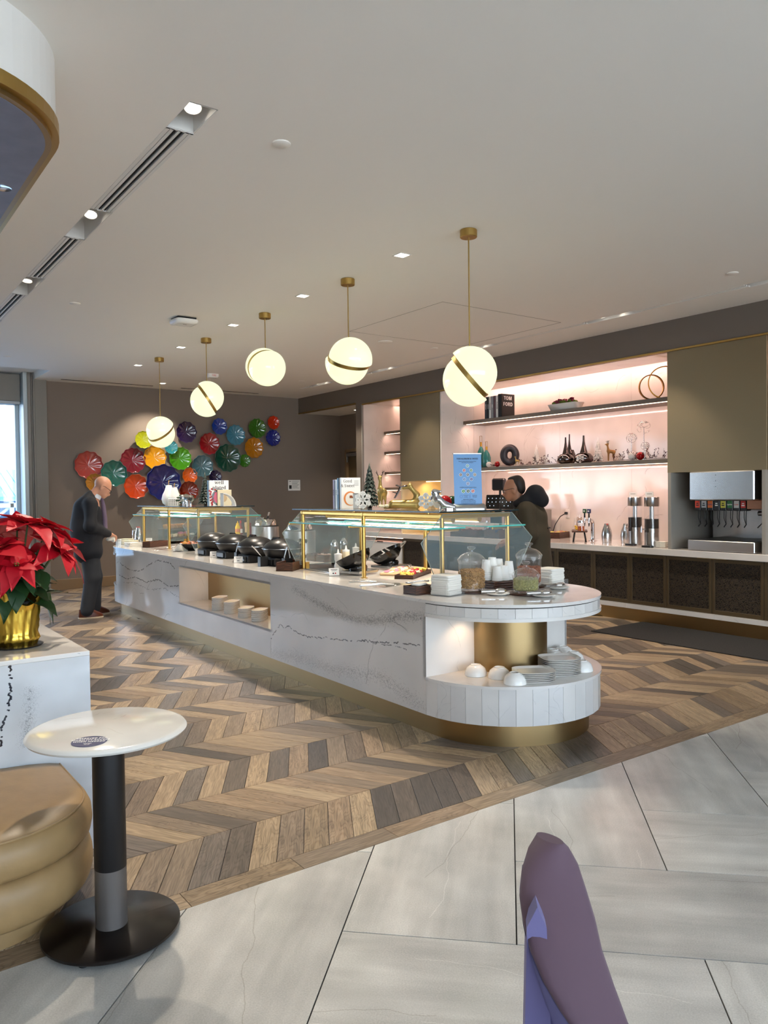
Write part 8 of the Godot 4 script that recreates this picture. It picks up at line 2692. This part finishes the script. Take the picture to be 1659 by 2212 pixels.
	body.append_from(melt([[Vector3(0, 0.9, 0.09), Vector3(0.03, 0.48, 0.1), 0.085, 0.055], [Vector3(0.03, 0.48, 0.1), Vector3(-0.03, 0.09, 0.11), 0.055, 0.038], [Vector3(0, 0.9, -0.09), Vector3(0.03, 0.48, -0.1), 0.085, 0.055], [Vector3(0.03, 0.48, -0.1), Vector3(0.0, 0.09, -0.11), 0.055, 0.038],
		[Vector3(0, 0.95, 0), Vector3(0.02, 1.3, 0), 0.13, 0.13], [Vector3(0.06, 1.32, 0), Vector3(0.15, 1.49, 0), 0.07, 0.056],
		[Vector3(0.03, 1.30, 0.15), Vector3(0.02, 1.03, 0.24), 0.05, 0.042], [Vector3(0.02, 1.03, 0.24), Vector3(0.24, 0.96, 0.16), 0.042, 0.03], [Vector3(0.03, 1.30, -0.15), Vector3(0.0, 1.02, -0.26), 0.05, 0.042], [Vector3(0.0, 1.02, -0.26), Vector3(0.22, 0.95, -0.2), 0.042, 0.03]], 0.022, 45.0), 0, Transform3D())
	body.append_from(melt(head_prims(1.12), 0.0075, 110.0), 0, hd)
	body.append_from(melt(hand_prims(0.6, -1), 0.0055, 220.0), 0, Transform3D(Basis(Vector3.UP, -0.1) * Basis(Vector3(0, 0, 1), -0.3), Vector3(0.27, 0.95, 0.16)))
	body.append_from(melt(hand_prims(0.6, 1), 0.0055, 220.0), 0, Transform3D(Basis(Vector3.UP, 0.1) * Basis(Vector3(0, 0, 1), -0.3), Vector3(0.25, 0.94, -0.2)))
	part(t, "body", body.commit(), "skin_olive")
	part(t, "coat", melt([[Vector3(-0.06, 0.62, 0.07), Vector3(-0.02, 1.0, 0.05), 0.20, 0.19], [Vector3(-0.06, 0.62, -0.07), Vector3(-0.02, 1.0, -0.05), 0.20, 0.19], [Vector3(-0.03, 1.0, 0), Vector3(-0.01, 1.24, 0), 0.20, 0.17], [Vector3(0.08, 1.0, 0), Vector3(0.10, 1.22, 0), 0.14, 0.13], [Vector3(0.02, 1.31, 0.15), Vector3(0.02, 1.31, -0.15), 0.10, 0.10], [Vector3(-0.06, 1.22, 0), Vector3(-0.02, 1.34, 0), 0.14, 0.11],
		[Vector3(0.03, 1.3, 0.18), Vector3(0.02, 1.03, 0.25), 0.085, 0.075], [Vector3(0.02, 1.03, 0.25), Vector3(0.22, 0.97, 0.17), 0.075, 0.055], [Vector3(0.02, 1.3, -0.19), Vector3(-0.03, 1.02, -0.27), 0.09, 0.08], [Vector3(-0.03, 1.02, -0.27), Vector3(0.19, 0.96, -0.21), 0.08, 0.058]], 0.017, 55.0), "coat_olive")
	part(t, "hood", melt([[Vector3(0.02, 1.40, 0.09), Vector3(-0.07, 1.47, 0.03), 0.085, 0.10], [Vector3(0.02, 1.40, -0.09), Vector3(-0.07, 1.47, -0.03), 0.085, 0.10], [Vector3(-0.07, 1.50, 0.06), Vector3(-0.07, 1.50, -0.06), 0.10, 0.10], [Vector3(-0.13, 1.42, 0.03), Vector3(-0.13, 1.42, -0.03), 0.09, 0.09], [Vector3(0.05, 1.42, 0.06), Vector3(0.15, 1.38, 0.05), 0.06, 0.04], [Vector3(0.05, 1.42, -0.06), Vector3(0.15, 1.38, -0.05), 0.06, 0.04]], 0.014, 70.0), "hood_black")
	part(t, "coat_seam", tube(S(), [Vector3(-0.215, 1.10, -0.10), Vector3(-0.235, 1.10, 0.0), Vector3(-0.215, 1.10, 0.10)], 0.006), "hood_black")
	var hair = part(t, "hair", melt([[Vector3(-0.062, 0.12, 0) * 1.12, Vector3(0.066, 0.082, 0.080) * 1.12], [Vector3(-0.075, 0.06, 0) * 1.12, Vector3(0.045, 0.06, 0.076) * 1.12], [Vector3(-0.012, 0.185, 0) * 1.12, Vector3(0.05, 0.02, 0.05) * 1.12]], 0.009, 110.0), "hair_dark")
	hair.transform = hd
	part(t, "trousers", melt([[Vector3(-0.02, 0.9, 0.08), Vector3(0.03, 0.48, 0.1), 0.12, 0.09], [Vector3(0.03, 0.48, 0.1), Vector3(-0.03, 0.1, 0.11), 0.09, 0.08], [Vector3(-0.02, 0.9, -0.08), Vector3(0.03, 0.48, -0.1), 0.12, 0.09], [Vector3(0.03, 0.48, -0.1), Vector3(0.0, 0.1, -0.11), 0.09, 0.08]], 0.022, 60.0), "trouser_grey")
	spectacles(t, Transform3D(hd.basis.scaled(Vector3.ONE * 1.12), hd.origin), "ink")
	shoe(t, Vector3(-0.03, 0, 0.11), 0.0, 1)
	shoe(t, Vector3(0.0, 0, -0.11), 0.0, -1)

# ---------------------------------------------------------------- outside the corner window
func outdoors():
	struct("ground", box(S(), Vector3(-120, -1.2, -140), Vector3(120, -1.0, -16.5)), "apron")
	var t = thing("platform_canopy", "pale blue ribbed canopy roof on white posts outside the window", "canopy", Vector3(0, 0, -46))
	var st = S()
	for k in 90:
		var x = -20.0 + k * 0.42
		box(st, Vector3(x, 2.05, -2.5), Vector3(x + 0.36, 2.12, 2.5), 0.0, Transform3D(Basis(Vector3.RIGHT, 0.32), Vector3(0, 0.35, 0)))
	part(t, "roof_rib", st, "roof_blue")
	part(t, "roof_sheet", box(S(), Vector3(-20, 1.95, -2.5), Vector3(18, 2.06, 2.5), 0.0, Transform3D(Basis(Vector3.RIGHT, 0.32), Vector3(0, 0.35, 0))), "roof_blue")
	part(t, "gutter", box(S(), Vector3(-20, 1.35, 2.3), Vector3(18, 1.6, 2.5), 0.02), "frame_white")
	part(t, "beam", box(S(), Vector3(-20, 1.0, 2.0), Vector3(18, 1.25, 2.2), 0.02), "frame_white")
	for k in 22:
		part(t, "post", box(S(), Vector3(-20 + k * 1.75, -1.0, 2.0), Vector3(-19.8 + k * 1.75, 1.3, 2.2), 0.02), "frame_white")
	part(t, "back_wall", box(S(), Vector3(-20, -1.0, -2.2), Vector3(18, 1.8, -2.0)), "wall_blue")
	for k in 9:
		part(t, "brace", tube(S(), [Vector3(-18 + k * 4.0, -0.6, 1.9), Vector3(-16 + k * 4.0, 1.0, 1.9)], 0.08), "frame_white")
